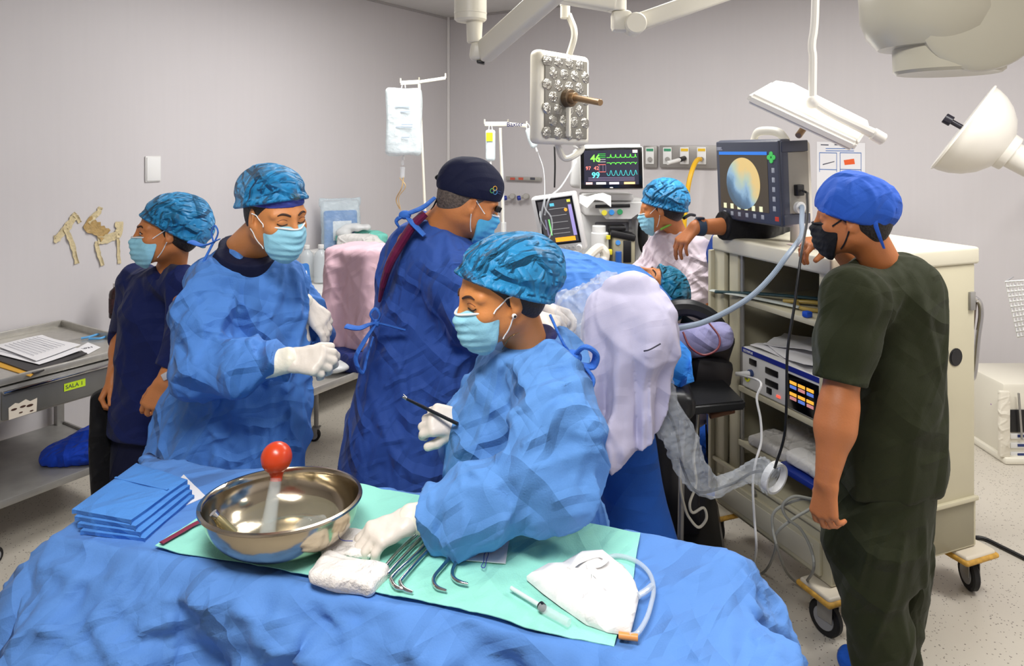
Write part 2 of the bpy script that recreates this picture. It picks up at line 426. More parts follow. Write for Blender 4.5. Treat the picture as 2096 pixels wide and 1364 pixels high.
# ------------------------------------------------------------------ the room
def wall_mat():
    m, nt, b = nodes('painted_wall'); L = nt.links.new
    b.inputs['Roughness'].default_value = 0.45; b.inputs['Specular IOR Level'].default_value = 0.3
    n = N(nt, 'ShaderNodeTexNoise'); n.inputs['Scale'].default_value = 3; n.inputs['Detail'].default_value = 5; L(ocoord(nt, (12, 12, 0.5)), n.inputs['Vector'])
    n2 = N(nt, 'ShaderNodeTexNoise'); n2.inputs['Scale'].default_value = 1.2; n2.inputs['Detail'].default_value = 4; L(ocoord(nt), n2.inputs['Vector'])
    a = N(nt, 'ShaderNodeMath', operation='ADD'); L(n.outputs['Fac'], a.inputs[0]); L(n2.outputs['Fac'], a.inputs[1])
    r = N(nt, 'ShaderNodeMapRange'); r.inputs['From Min'].default_value = 0.6; r.inputs['From Max'].default_value = 1.4; r.inputs['To Min'].default_value = 0.985; r.inputs['To Max'].default_value = 1.015
    L(a.outputs[0], r.inputs['Value'])
    h = N(nt, 'ShaderNodeHueSaturation'); h.inputs['Color'].default_value = c4((207, 203, 204)); L(r.outputs[0], h.inputs['Value']); L(h.outputs[0], b.inputs['Base Color'])
    bp = N(nt, 'ShaderNodeBump'); bp.inputs['Strength'].default_value = 0.025; bp.inputs['Distance'].default_value = 0.01; L(n.outputs['Fac'], bp.inputs['Height']); L(bp.outputs[0], b.inputs['Normal'])
    return m
def floor_mat():
    m, nt, b = nodes('speckled_vinyl'); L = nt.links.new
    b.inputs['Roughness'].default_value = 0.32; b.inputs['Specular IOR Level'].default_value = 0.45
    n = N(nt, 'ShaderNodeTexNoise'); n.inputs['Scale'].default_value = 1.6; n.inputs['Detail'].default_value = 5; L(ocoord(nt), n.inputs['Vector'])
    r = N(nt, 'ShaderNodeMapRange'); r.inputs['To Min'].default_value = 0.9; r.inputs['To Max'].default_value = 1.1; L(n.outputs['Fac'], r.inputs['Value'])
    h = N(nt, 'ShaderNodeHueSaturation'); h.inputs['Color'].default_value = c4((196, 189, 176)); L(r.outputs[0], h.inputs['Value'])
    cur = h.outputs[0]
    for sc_, th, st, c in ((95, 0.17, (1, 0.6, 1), (70, 62, 58)), (70, 0.16, (0.6, 1, 1), (110, 103, 96)), (60, 0.2, (1, 1, 1), (150, 143, 132))):
        v = N(nt, 'ShaderNodeTexVoronoi'); v.inputs['Scale'].default_value = sc_; L(ocoord(nt, st), v.inputs['Vector'])
        lt = N(nt, 'ShaderNodeMath', operation='LESS_THAN'); lt.inputs[1].default_value = th; L(v.outputs['Distance'], lt.inputs[0])
        sp = N(nt, 'ShaderNodeSeparateColor'); L(v.outputs['Color'], sp.inputs[0])
        gt = N(nt, 'ShaderNodeMath', operation='GREATER_THAN'); gt.inputs[1].default_value = 0.62; L(sp.outputs[0], gt.inputs[0])
        mu = N(nt, 'ShaderNodeMath', operation='MULTIPLY'); L(lt.outputs[0], mu.inputs[0]); L(gt.outputs[0], mu.inputs[1])
        mx = N(nt, 'ShaderNodeMix', data_type='RGBA'); L(mu.outputs[0], mx.inputs[0]); L(cur, mx.inputs[6]); mx.inputs[7].default_value = c4(c); cur = mx.outputs[2]
    L(cur, b.inputs['Base Color']); return m
WALL = wall_mat(); FLOOR = floor_mat(); CEILM = mat('ceiling_paint', (215, 213, 211), 0.8, var=0.02)
LL, RL = 8.6, 6.6
R0 = np.stack([np.array(UL), -np.array(VR), A(0, 0, 1)], 1)
def room(a, b, z=0): return np.array(C0)+np.array(UL)*a+np.array(VR)*b+A(0, 0, z)
O('floor', M().box(room(-LL/2, RL/2, -0.05), (LL+.4, RL+.4, 0.1), R0), FLOOR, kind='structure')
O('ceiling', M().box(room(-LL/2, RL/2, CEIL+0.05), (LL+.4, RL+.4, 0.1), R0), CEILM, kind='structure')
O('wall_left', M().box(room(-LL/2, -0.05, CEIL/2), (LL, 0.1, CEIL), R0), WALL, kind='structure')
O('wall_back', M().box(room(0.05, RL/2, CEIL/2), (0.1, RL+.2, CEIL), R0), WALL, kind='structure')
O('wall_right', M().box(room(-LL/2, RL+0.05, CEIL/2), (LL, 0.1, CEIL), R0), WALL, kind='structure')
O('wall_front', M().box(room(-LL-0.05, RL/2, CEIL/2), (0.1, RL+.2, CEIL), R0), WALL, kind='structure')
# coved skirting of the same speckled vinyl
cov = [(0, 0), (0.05, 0), (0.02, 0.012), (0.008, 0.04), (0.004, 0.11), (0, 0.11)]
O('baseboard_back', M().prism(cov, room(0, 0.0), -np.array(UL), A(0, 0, 1), np.array(VR)*RL), FLOOR, kind='structure')
O('baseboard_left', M().prism(cov, room(0, 0.0), np.array(VR), A(0, 0, 1), -np.array(UL)*LL), FLOOR, kind='structure')
O('trim_1', M().cyl(room(-0.012, 0.012, 0.11), room(-0.012, 0.012, CEIL-0.001), 0.018), mat('corner_bead', (222, 219, 217), 0.5), kind='structure')
O('trim_2', M().box(room(-LL/2, 0.006, CEIL-0.012), (LL, 0.012, 0.022), R0).box(room(-0.006, RL/2, CEIL-0.012), (0.012, RL, 0.022), R0), mat('cornice_line', (176, 172, 171), 0.6), kind='structure')
# ------------------------------------------------------------------ people: shared builders
def skin(name, c):
    m = mat(name, c, 0.5, var=0.06, vscale=14, bump=0.08, bscale=180)
    b = m.node_tree.nodes['Principled BSDF']; b.inputs['Subsurface Weight'].default_value = 0.12; b.inputs['Subsurface Radius'].default_value = (0.012, 0.004, 0.002); b.inputs['Subsurface Scale'].default_value = 1.0
    return m
HAIR = mat('dark_hair', (26, 18, 15), 0.45, bump=0.5, bscale=160)
HAIRG = mat('greying_hair', (92, 80, 72), 0.6, var=0.5, vscale=120, bump=0.4, bscale=160)
BROW = mat('brow_hair', (58, 32, 20), 0.7); LASH = mat('lash_dark', (24, 12, 9), 0.5)
MASKB = cloth('mask_blue', (150, 208, 228), crease=0.12, scale=20, fine=0.2, var=0.04)
MASKB2 = cloth('mask_blue_deep', (84, 172, 218), crease=0.12, scale=20, fine=0.2, var=0.04)
MASKK = cloth('mask_black', (22, 22, 26), crease=0.2, scale=20)
WHITE = mat('white_trim', (232, 232, 230), 0.6)
GLOVE = mat('latex_glove', (226, 216, 204), 0.42, bump=0.12, bscale=70, var=0.03)
GLOVEC = mat('glove_cuff', (238, 232, 214), 0.4, bump=0.25, bscale=60)
def bouff_mat(name, c, alpha=0.82, crease=2.6):
    m = cloth(name, c, crease=crease, scale=22, stretch=(1, 1, 0.5), rough=0.5, fine=0.4, sheen=0.1, var=0.22, alpha=alpha)
    m.node_tree.nodes['Principled BSDF'].inputs['Specular IOR Level'].default_value = 0.5
    return m
BOUF = bouff_mat('bouffant_blue', (38, 148, 208)); BOUF2 = bouff_mat('bouffant_teal', (40, 150, 190), 0.9)

def lp(o, R, s, p): return np.asarray(o)+R@(np.asarray(p, float)*s)
def head_sd(S, o, R, s, fem=False, ears=True):
    q = lambda *p: lp(o, R, s, p)
    jw = 0.044 if fem else 0.05
    S.add(sel(q(0, -0.018, 0.03), A(.074, .098, .088)*s, R), 0.02*s)
    S.add(sel(q(0, 0.028, -0.02), A(.064, .064, .088)*s, R), 0.03*s)
    for x in (-1, 1):
        S.add(cap(q(x*jw, 0.002, -0.055), q(x*.014, 0.066, -0.098), .022*s, .017*s), .03*s)
        S.add(cap(q(x*.012, 0.084, 0.021), q(x*.05, 0.066, 0.018), .0095*s, .008*s), .016*s)
        S.add(sel(q(x*.043, 0.062, -0.028), A(.02, .02, .018)*s, R), .022*s)
        S.add(cap(q(x*.009, .096, -.036), q(x*.013, .093, -.037), .007*s), .006*s)
    S.add(cap(q(0, .092, .012), q(0, .112, -.03), .0075*s, .0105*s), .014*s)
    S.add(cap(q(0, .082, -.098), q(0, .08, -.096), .014*s), .02*s)
    S.add(sel(q(0, .093, -.062), A(.022, .012, .0065)*s, R), .006*s)
    S.add(sel(q(0, .09, -.072), A(.018, .012, .007)*s, R), .006*s)
    for x in (-1, 1):
        S.add(sel(q(x*.032, .0765, .001), A(.0155, .013, .0125)*s, R), .005*s)
    if ears:
        for x in (-1, 1):
            Re = R@np.array(Matrix.Rotation(x*-0.35, 3, 'Z'))
            S.add(sel(q(x*.077, -.008, -.008), A(.007, .018, .031)*s, Re), .008*s)
            S.add(cap(q(x*.075, .002, -.03), q(x*.072, .004, -.036), .0075*s), .008*s)
            S.sub(sel(q(x*.086, -.003, -.004), A(.006, .009, .017)*s, Re), .006*s)
def neck_sd(S, o, R, s, base, r=0.056):
    S.add(cap(lp(o, R, s, (0, -.03, -.05)), base, r*s, r*s*1.06), .04)
def eyes(P, S, o, R, s, down=True, lid=0.0):
    for x in (-1, 1):
        def hit(a, b, out=0.0): return trace(S, lp(o, R, s, (x*a, .17, b)), -R[:, 1])+R[:, 1]*out
        m = M(); pts = [hit(a, b, 0.0008) for a, b in ((.013, .0215), (.024, .026), (.036, .027), (.047, .0215))]
        m.tube(pts, .003*s, n=8, rs=[.0026*s, .0034*s, .003*s, .0012*s]); O('eyebrow', m, BROW, P)
        m = M(); c = [(.018, -.0035), (.025, -.0065), (.033, -.0075), (.041, -.0055), (.047, -.0015)] if down else [(.018, .000), (.025, .0045), (.033, .0055), (.041, .0035), (.047, -.0005)]
        m.tube([hit(a, b, 0.0004) for a, b in c], .0016*s, n=8); O('eyelashes', m, LASH, P)
        if not down:
            m = M(); e = hit(.032, .0005, -.0025); m.ell(e, A(.0105, .005, .0045)*s, R); O('eye', m, mat('eye_white', (205, 195, 188), 0.2), P)
            m = M(); m.ell(e+R[:, 1]*.0022, A(.0052, .0035, .0044)*s, R); O('iris', m, LASH, P)
        else:
            m = M(); m.tube([hit(a, b, -0.0006) for a, b in ((.02, .0075), (.029, .0105), (.038, .0095), (.046, .0045))], .0011*s, n=6); O('eyelid_crease', m, mat('lid_crease', (120, 62, 34), 0.6), P)
def hair_part(P, o, R, s, front=.052, back=-.085, mt=None, ex=0.004, name='hair', vol=0.0):
    mt = mt or HAIR; S = SD(); q = lambda *p: lp(o, R, s, p)
    S.add(sel(q(0, -.02, .028), (A(.075, .098, .088)+ex)*s, R), .01)
    S.add(sel(q(0, -.045, -.02), A(.066+vol, .062+vol, .075)*s, R), .03)
    S.cut(q(0, front, 0), R@nrm(A(0, 1, -.35)), .012); S.cut(q(0, 0, back), R@A(0, .55, -1), .02)
    S.cut(q(0, .03, -.01), R@nrm(A(0, 1, -1.2)), .01)
    O(name, surf(S, .004), mt, P, sharp=0)
def mask_part(P, body, o, R, s, mt, loops=True, top=-.012, color_loop=None, low=-.118):
    q = lambda *p: lp(o, R, s, p); S = SD()
    S.add(sel(q(0, .045, -.058), A(.069, .065, .08)*s, R), .01)
    S.add(cap(q(0, .088, -.012), q(0, .112, -.034), .0115*s, .015*s), .03*s)
    S.add(cap(q(0, .1, -.08), q(0, .082, -.104), .021*s, .018*s), .03*s)
    def pleat(Pt):
        z = ((Pt-o)@R)[:, 2]/s; x = ((Pt-o)@R)[:, 0]/s
        ph = (z+.02)/.021; return -0.0034*s*(1-np.abs((ph-np.floor(ph))*2-1))*np.clip(1.2-(x/.06)**2, 0, 1)
    S.disp = pleat; S.amp = .004
    S.cut(q(0, .1, top), R@nrm(A(0, .1, 1)), .002); S.cut(q(0, .03, -.03), R@nrm(A(0, -1, -.35)), .004)
    S.cut(q(.064, 0, 0), R@A(1, 0, 0), .003); S.cut(q(-.064, 0, 0), R@A(-1, 0, 0), .003); S.cut(q(0, .03, low), R@A(0, -.5, -1), .01)
    mo = O('face_mask', surf(S, .0035 if s*1 > .9 else .004), mt, P, sharp=50)
    ew = WHITE if mt is not MASKK else MASKK
    m = M(); m.tube([trace(S, q(x, .2, top-.002), -R[:, 1])+R[:, 1]*.0012 for x in (-.05, -.035, -.015, 0, .015, .035, .05)], .0028*s, n=8); O('mask_edge', m, ew, mo)
    if loops:
        for x in (-1, 1):
            for z0, z1, yy in ((top-.006, .012, .008), (-.098, -.034, .012)):
                ya, za = (.05, z0) if z0 > -.05 else (.036, z0+.006)
                pts = []
                for t in np.linspace(0, 1, 7):
                    y_, z_ = ya+(yy*.3-ya)*t, za+(z1-za)*t+(0 if z0 > -.05 else -.006*math.sin(t*3.1))
                    pts.append(trace(body, q(x*.2, y_, z_), -R[:, 0]*x)+R[:, 0]*x*.0018)
                pts[0] = pts[0]+R[:, 0]*x*.004
                m = M(); m.tube(pts, .0017*s if ew is WHITE else .0024*s, n=8, sub=3)
                O('ear_loop', m, ew, mo)
    return mo
def bouffant(P, o, R, s, mt, c=(0, -.03, .05), r=(.098, .128, .1), ftop=.05, back=-.04, droop=0.0, hair=True, seed=1, band=True, ridge=.006, name='bouffant_cap'):
    q = lambda *p: lp(o, R, s, p); S = SD()
    S.add(sel(q(*c), A(*r)*s, R), .02)
    S.add(sel(q(c[0], c[1]-.035, c[2]-.02-droop), A(r[0]*.9, r[1]*.75, r[2]*.85)*s, R), .05)
    pf, pb = A(0, .085, ftop), A(0, -.11, back)       # the elastic runs from forehead to nape
    t = nrm(pf-pb); n = R@nrm(A(0, t[2], -t[1])); p0 = q(*pf)
    def disp(Pt):
        L_ = (Pt-q(*c))@R; ang = np.arctan2(L_[:, 0], L_[:, 1]); dist = -((Pt-p0)@n)
        w_ = wr(Pt); g = np.exp(-np.clip(dist, 0, 1)/(.03*s))
        return w_+g*.0022*np.sin(ang*46)-.005*np.exp(-((dist-.006)/.006)**2)+.007*np.exp(-((dist-.03*s)/.014)**2)
    wr = wrinkle(((13, 13, 7, ridge), (30, 30, 18, ridge*.5)), seed, R)
    S.disp = disp; S.amp = ridge*1.8+.008
    S.cut(p0, n, .004)
    return O(name, surf(S, .0042), mt, P, sharp=60)
def hand_sd(S, wr, f, n, side, curls=((20, 25, 15),)*4, s=1.0, off=0.0, thumb=(35, 20), spread=1.0, wl=.035):
    """wr wrist, f towards the fingers, n back of the hand, side of the thumb along f x n"""
    R = frame(f, n); q = lambda *p: lp(wr, R, s, p)
    S.add(ecap(q(0, -wl, 0), q(0, .012, 0), ((.028*s+off), (.02*s+off)), ((.03*s+off), (.019*s+off)), R[:, 0]), .01)
    kx = [.031, .0105, -.0105, -.0305]; ky = [.09, .095, .09, .08]; ln = [.072, .08, .074, .058]; rr = [.0098, .0102, .0096, .0086]
    for i in range(4):
        x = side*kx[i]; b = q(x*.55, .012, 0); k = q(x, ky[i], .002)
        S.add(cap(b, k, .0135*s+off, .0118*s+off), .014)
        c = curls[min(i, len(curls)-1)]; a = 0; p = k; sp = spread*side*kx[i]*2.2
        for j, fr in enumerate((.46, .3, .24)):
            a += math.radians(c[j]); d = R@nrm(A(math.sin(sp)*math.cos(a), math.cos(a)*math.cos(sp), -math.sin(a)))
            e = p+d*ln[i]*fr*s; S.add(cap(p, e, (rr[i]-j*.0008)*s+off, (rr[i]-(j+1)*.0008)*s+off), .0025); p = e
    S.add(cap(q(side*.016, .01, -.006), q(side*.034, .045, -.016), .016*s+off, .0145*s+off), .012)
    a = math.radians(thumb[0]); d1 = R@nrm(A(side*math.sin(a), math.cos(a), -.35)); p1 = q(side*.036, .047, -.017); p2 = p1+d1*.034*s
    a2 = math.radians(thumb[0]-thumb[1]); d2 = R@nrm(A(side*math.sin(a2), math.cos(a2), -.45)); p3 = p2+d2*.028*s
    S.add(cap(p1, p2, .0128*s+off, .0108*s+off), .006); S.add(cap(p2, p3, .0108*s+off, .009*s+off), .003)
def arm_sd(S, sh, el, wr, r=(.044, .04, .034, .025), k=.03):
    mid = (np.asarray(el)*.72+np.asarray(wr)*.28)
    S.add(cap(sh, el, r[0], r[1]), k); S.add(cap(el, mid, r[1], r[2]*1.08), .03); S.add(cap(mid, wr, r[2]*1.08, r[3]), .03)
def glove_part(P, wr, f, n, side, curls, fore, s=1.0, thumb=(35, 20), cuff=True, h=.0035, spread=1.0):
    S = SD(); hand_sd(S, wr, f, n, side, curls, s, .0028, thumb, spread, wl=.05)
    S.disp = wrinkle(((60, 60, 60, .0012),), 5); S.amp = .002
    g = O('glove', surf(S, h), GLOVE, P, sharp=0)
    if True:
        S2 = SD(); d = nrm(np.asarray(fore)-wr); S2.add(ecap(wr-d*.004, wr+d*.085, (.035*s, .031*s), (.044*s, .042*s), np.cross(f, n)), .005)
        S2.disp = wrinkle(((34, 34, 34, .004),), 8); S2.amp = .006; S2.cut(wr+d*.085, d, .004)
        O('glove_cuff', surf(S2, h), GLOVEC, g, sharp=0)
    return g
def legs_sd(S, hipL, hipR, footL, footR, r=(.07, .052, .04)):
    for h_, f_ in ((hipL, footL), (hipR, footR)):
        h_ = np.asarray(h_, float); f_ = np.asarray(f_, float); kn = (h_+f_)/2+A(0, 0, .02)
        S.add(cap(h_, kn, r[0], r[1]), .04); S.add(cap(kn, f_+A(0, 0, .07), r[1]*.95, r[2]), .03)
def feet_sd(S, f_, d, off=0):
    f_ = np.asarray(f_, float); d = nrm(d); S.add(ecap(f_-d*.04+A(0, 0, .035+off), f_+d*.13+A(0, 0, .026+off), (.036+off, .035+off), (.04+off, .026+off), np.cross(d, A(0, 0, 1))), .02)
def simple_body(S, neck, shL, shR, hip, footL, footR, fd, rx=.13):
    rx = rx*.85
    """torso between given joints, legs and feet - lies under the clothes"""
    neck, shL, shR, hip = map(lambda v: np.asarray(v, float), (neck, shL, shR, hip))
    ax = nrm(shR-shL); ch = (shL+shR)/2+A(0, 0, -.1)
    S.add(cap(shL, shR, .04), .03); S.add(ecap((shL+shR)/2-A(0, 0, .03), hip, (rx, .07), (rx*.95, .075), ax), .06)
    hl, hr = hip-ax*.08-A(0, 0, .03), hip+ax*.08-A(0, 0, .03)
    legs_sd(S, hl, hr, footL, footR); feet_sd(S, footL, fd); feet_sd(S, footR, fd)
def shoe(P, f_, d, mt, name='shoe'):
    S = SD(); feet_sd(S, f_, d, .012); S.add(cap(np.asarray(f_)+A(0, 0, .05), np.asarray(f_)+A(0, 0, .12), .055, .058), .03)
    S.cut(A(0, 0, .001), A(0, 0, -1), .002); S.cut(np.asarray(f_)+A(0, 0, .14), A(0, 0, 1), .004)
    S.disp = wrinkle(((18, 18, 18, .008),), 3); S.amp = .01
    O(name, surf(S, .006), mt, P, sharp=50)
# ------------------------------------------------------------------ people
def blend(*a): return np.concatenate(a)
GOWN_A = cloth('gown_blue_bright', (94, 146, 212), crease=0.55, scale=8); GOWN_B = cloth('gown_blue', (78, 130, 204), crease=0.55, scale=8)
GOWN_C = cloth('gown_blue_violet', (54, 88, 166), crease=0.5, scale=8); NAVY = cloth('navy_cotton', (20, 32, 84), crease=0.3, scale=6)
NAVYD = cloth('navy_cotton_dark', (14, 19, 48), crease=0.2, scale=6)
TIE = cloth('gown_tie', (58, 112, 200), crease=0.3, scale=30)
SK1 = skin('skin_tan', (200, 126, 72)); SK2 = skin('skin_olive', (208, 136, 80)); SK3 = skin('skin_brown', (184, 112, 64)); SK4 = skin('skin_warm', (212, 138, 78))
G_ = {}
# --- scrub nurse at the instrument table
def nurse():
    s = 1.0; Y = 1.72; o = W(1022, 597, Y); R = ypr(113, -15, -4)
    P = T('person', 'person in bright blue gown and puffy blue cap leaning over the instrument table', 'person', (o[0]+.08, 1.9, 0)); G_['nurse'] = P
    nb = W(1075, 700, 1.78); shN = W(1125, 765, 1.63); shF = W(1040, 765, 1.95)
    elN = W(1120, 985, 1.52); wrN = W(845, 1062, 1.55); elF = W(960, 900, 1.98); wrF = W(952, 862, 1.80)
    B = SD(); head_sd(B, o, R, s, True); neck_sd(B, o, R, s, nb, .052)
    hip = A(nb[0]+.03, 1.86, .92); fL, fR = A(nb[0]+.08, 1.80, 0.0), A(nb[0]+.0, 2.02, 0.0)
    simple_body(B, nb, shF, shN, hip, fR, fL, A(-1, 0, 0), .12)
    arm_sd(B, shN, elN, wrN); arm_sd(B, shF, elF, wrF)
    fh = nrm(A(-.84, -.42, -.20)); nh = nrm(A(-.22, -.22, .95)); cN = ((30, 34, 18), (34, 36, 20), (36, 38, 20), (38, 38, 20))
    hand_sd(B, wrN, fh, nh, 1, cN, .96)
    fF = nrm(A(-.75, -.2, .1)); nF = nrm(A(-.2, -.75, .55)); cF = ((40, 55, 30), (55, 60, 30), (60, 60, 30), (60, 60, 30))
    hand_sd(B, wrF, fF, nF, -1, cF, .9)
    O('body', surf(B, .0033), SK4, P, sharp=0)
    eyes(P, B, o, R, s, True); mask_part(P, B, o, R, s, MASKB)
    hair_part(P, o, R, s, .045, -.09, vol=.01)
    bouffant(P, o, R, s, BOUF, c=(0, -.035, .045), r=(.1, .128, .09), ftop=.068, back=-.06, droop=.016, seed=3)
    for x in (-1,):
        m = M(); e = lp(o, R, s, (x*.083, .006, -.036)); m.ell(e, A(.0055,)*1 if 0 else A(.006, .006, .006)); O('ear_stud', m, mat('pearl', (235, 232, 228), .2), P)
        m = M(); m.ell(e+R[:, 0]*x*.004, A(.0035, .0035, .0035)); O('stud_bead', m, LASH, P)
    m = M(); m.tube([W(1028, 716, 1.73), W(1045, 690, 1.69), W(1072, 678, 1.705), W(1092, 668, 1.72)], .0009); O('necklace', m, mat('gold', (220, 180, 110), .25, 1), P)
    # gown
    S = SD()
    S.add(loft(rpx(1.80, [(712, 1030, 1115, .075, -.01), (735, 1005, 1165, .11), (775, 980, 1195, .135), (830, 955, 1212, .15), (900, 925, 1216, .155), (960, 915, 1222, .155), (1060, 915, 1230, .16), (1200, 908, 1240, .165), (1430, 900, 1255, .17), (1600, 895, 1262, .17)]), .05), .04)
    S.add(cap(W(1075, 735, 1.74), W(1150, 740, 1.82), .05, .045), .06)
    S.add(cap(shN+A(0, 0, -.02), W(1125, 880, 1.56), .082, .085), .06); S.add(cap(W(1125, 880, 1.56), elN, .085, .088), .04)
    m1 = W(985, 1035, 1.52); S.add(cap(elN, m1, .086, .072), .03); S.add(cap(m1, W(893, 1060, 1.545), .07, .06), .03)
    S.add(cap(shF, elF, .08, .08), .05); S.add(cap(elF, W(965, 872, 1.84), .075, .055), .03)
    S.disp = wrinkle(((5.5, 5.5, 3, .034), (9, 9, 7, .014), (20, 20, 17, .006)), 21); S.amp = .06
    dN = nrm(wrN-m1); S.cut(W(878, 1061, 1.548), dN, .004, .13)
    S.cut(nb+A(-.02, -.02, .0), nrm(A(-.12, -.1, 1)), .01, .14)
    O('surgical_gown', surf(S, .0062), GOWN_A, P, sharp=0)
    S = SD(); S.add(ecap(W(1082, 722, 1.785), W(1090, 706, 1.79), (.078, .09), (.066, .076), A(.5, -.8, 0)), .01); S.cut(W(1076, 703, 1.775), nrm(A(-.42, -.3, 1)), .003)
    O('scrub_collar', surf(S, .004), cloth('plum_navy', (44, 44, 104), crease=.15, scale=12), P, sharp=0)
    # back tie: knot and loose ends
    k = W(1172, 732, 1.63)
    m = M(); m.ell(k, (.022, .02, .018)); 
    m.tube([k, k+A(.025, -.02, .03), k+A(.052, -.012, .012), k+A(.045, .0, -.02), k+A(.01, -.01, -.012)], .009, rs=[.008, .012, .013, .011, .007], flat=.5)
    m.tube([k, k+A(.012, -.015, -.04), k+A(.03, -.02, -.07), k+A(.046, -.018, -.045), k+A(.02, -.01, -.01)], .009, rs=[.008, .013, .012, .01, .007], flat=.5)
    m.tube([k, k+A(-.025, .0, .04), k+A(-.05, .03, .09)], .007, flat=.5)
    O('gown_tie', m, TIE, P)
    glove_part(P, wrN, fh, nh, 1, cN, W(900, 1060, 1.55), .96, h=.003); glove_part(P, wrF, fF, nF, -1, cF, elF, .9, cuff=False)
    shoe(P, fL, A(-1, 0, 0), BOOT); shoe(P, fR, A(-1, 0, 0), BOOT)
    # forceps held in the far hand
    tip, tail = W(824, 813, 1.80), W(916, 858, 1.745); d = nrm(tail-tip)
    F = T('dressing_forceps', 'black handled grasping instrument with steel tip held in gloved fingers', 'instrument', tip)
    O('shaft', M().tube([tip+d*.012, tip+(tail-tip)*.5, tail+d*.03], .004, rs=[.0032, .0042, .0045]), mat('black_steel', (38, 40, 48), .3, .7), F)
    O('jaw', M().cyl(tip+d*.014, tip, .004, .0022).cyl(tip+d*.013+A(0, 0, .003), tip+A(.002, 0, .007), .0022, .001), mat('steel', (190, 190, 188), .2, 1), F)
BOOT = cloth('boot_cover_blue', (32, 92, 196), crease=.5, scale=14)
nurse()
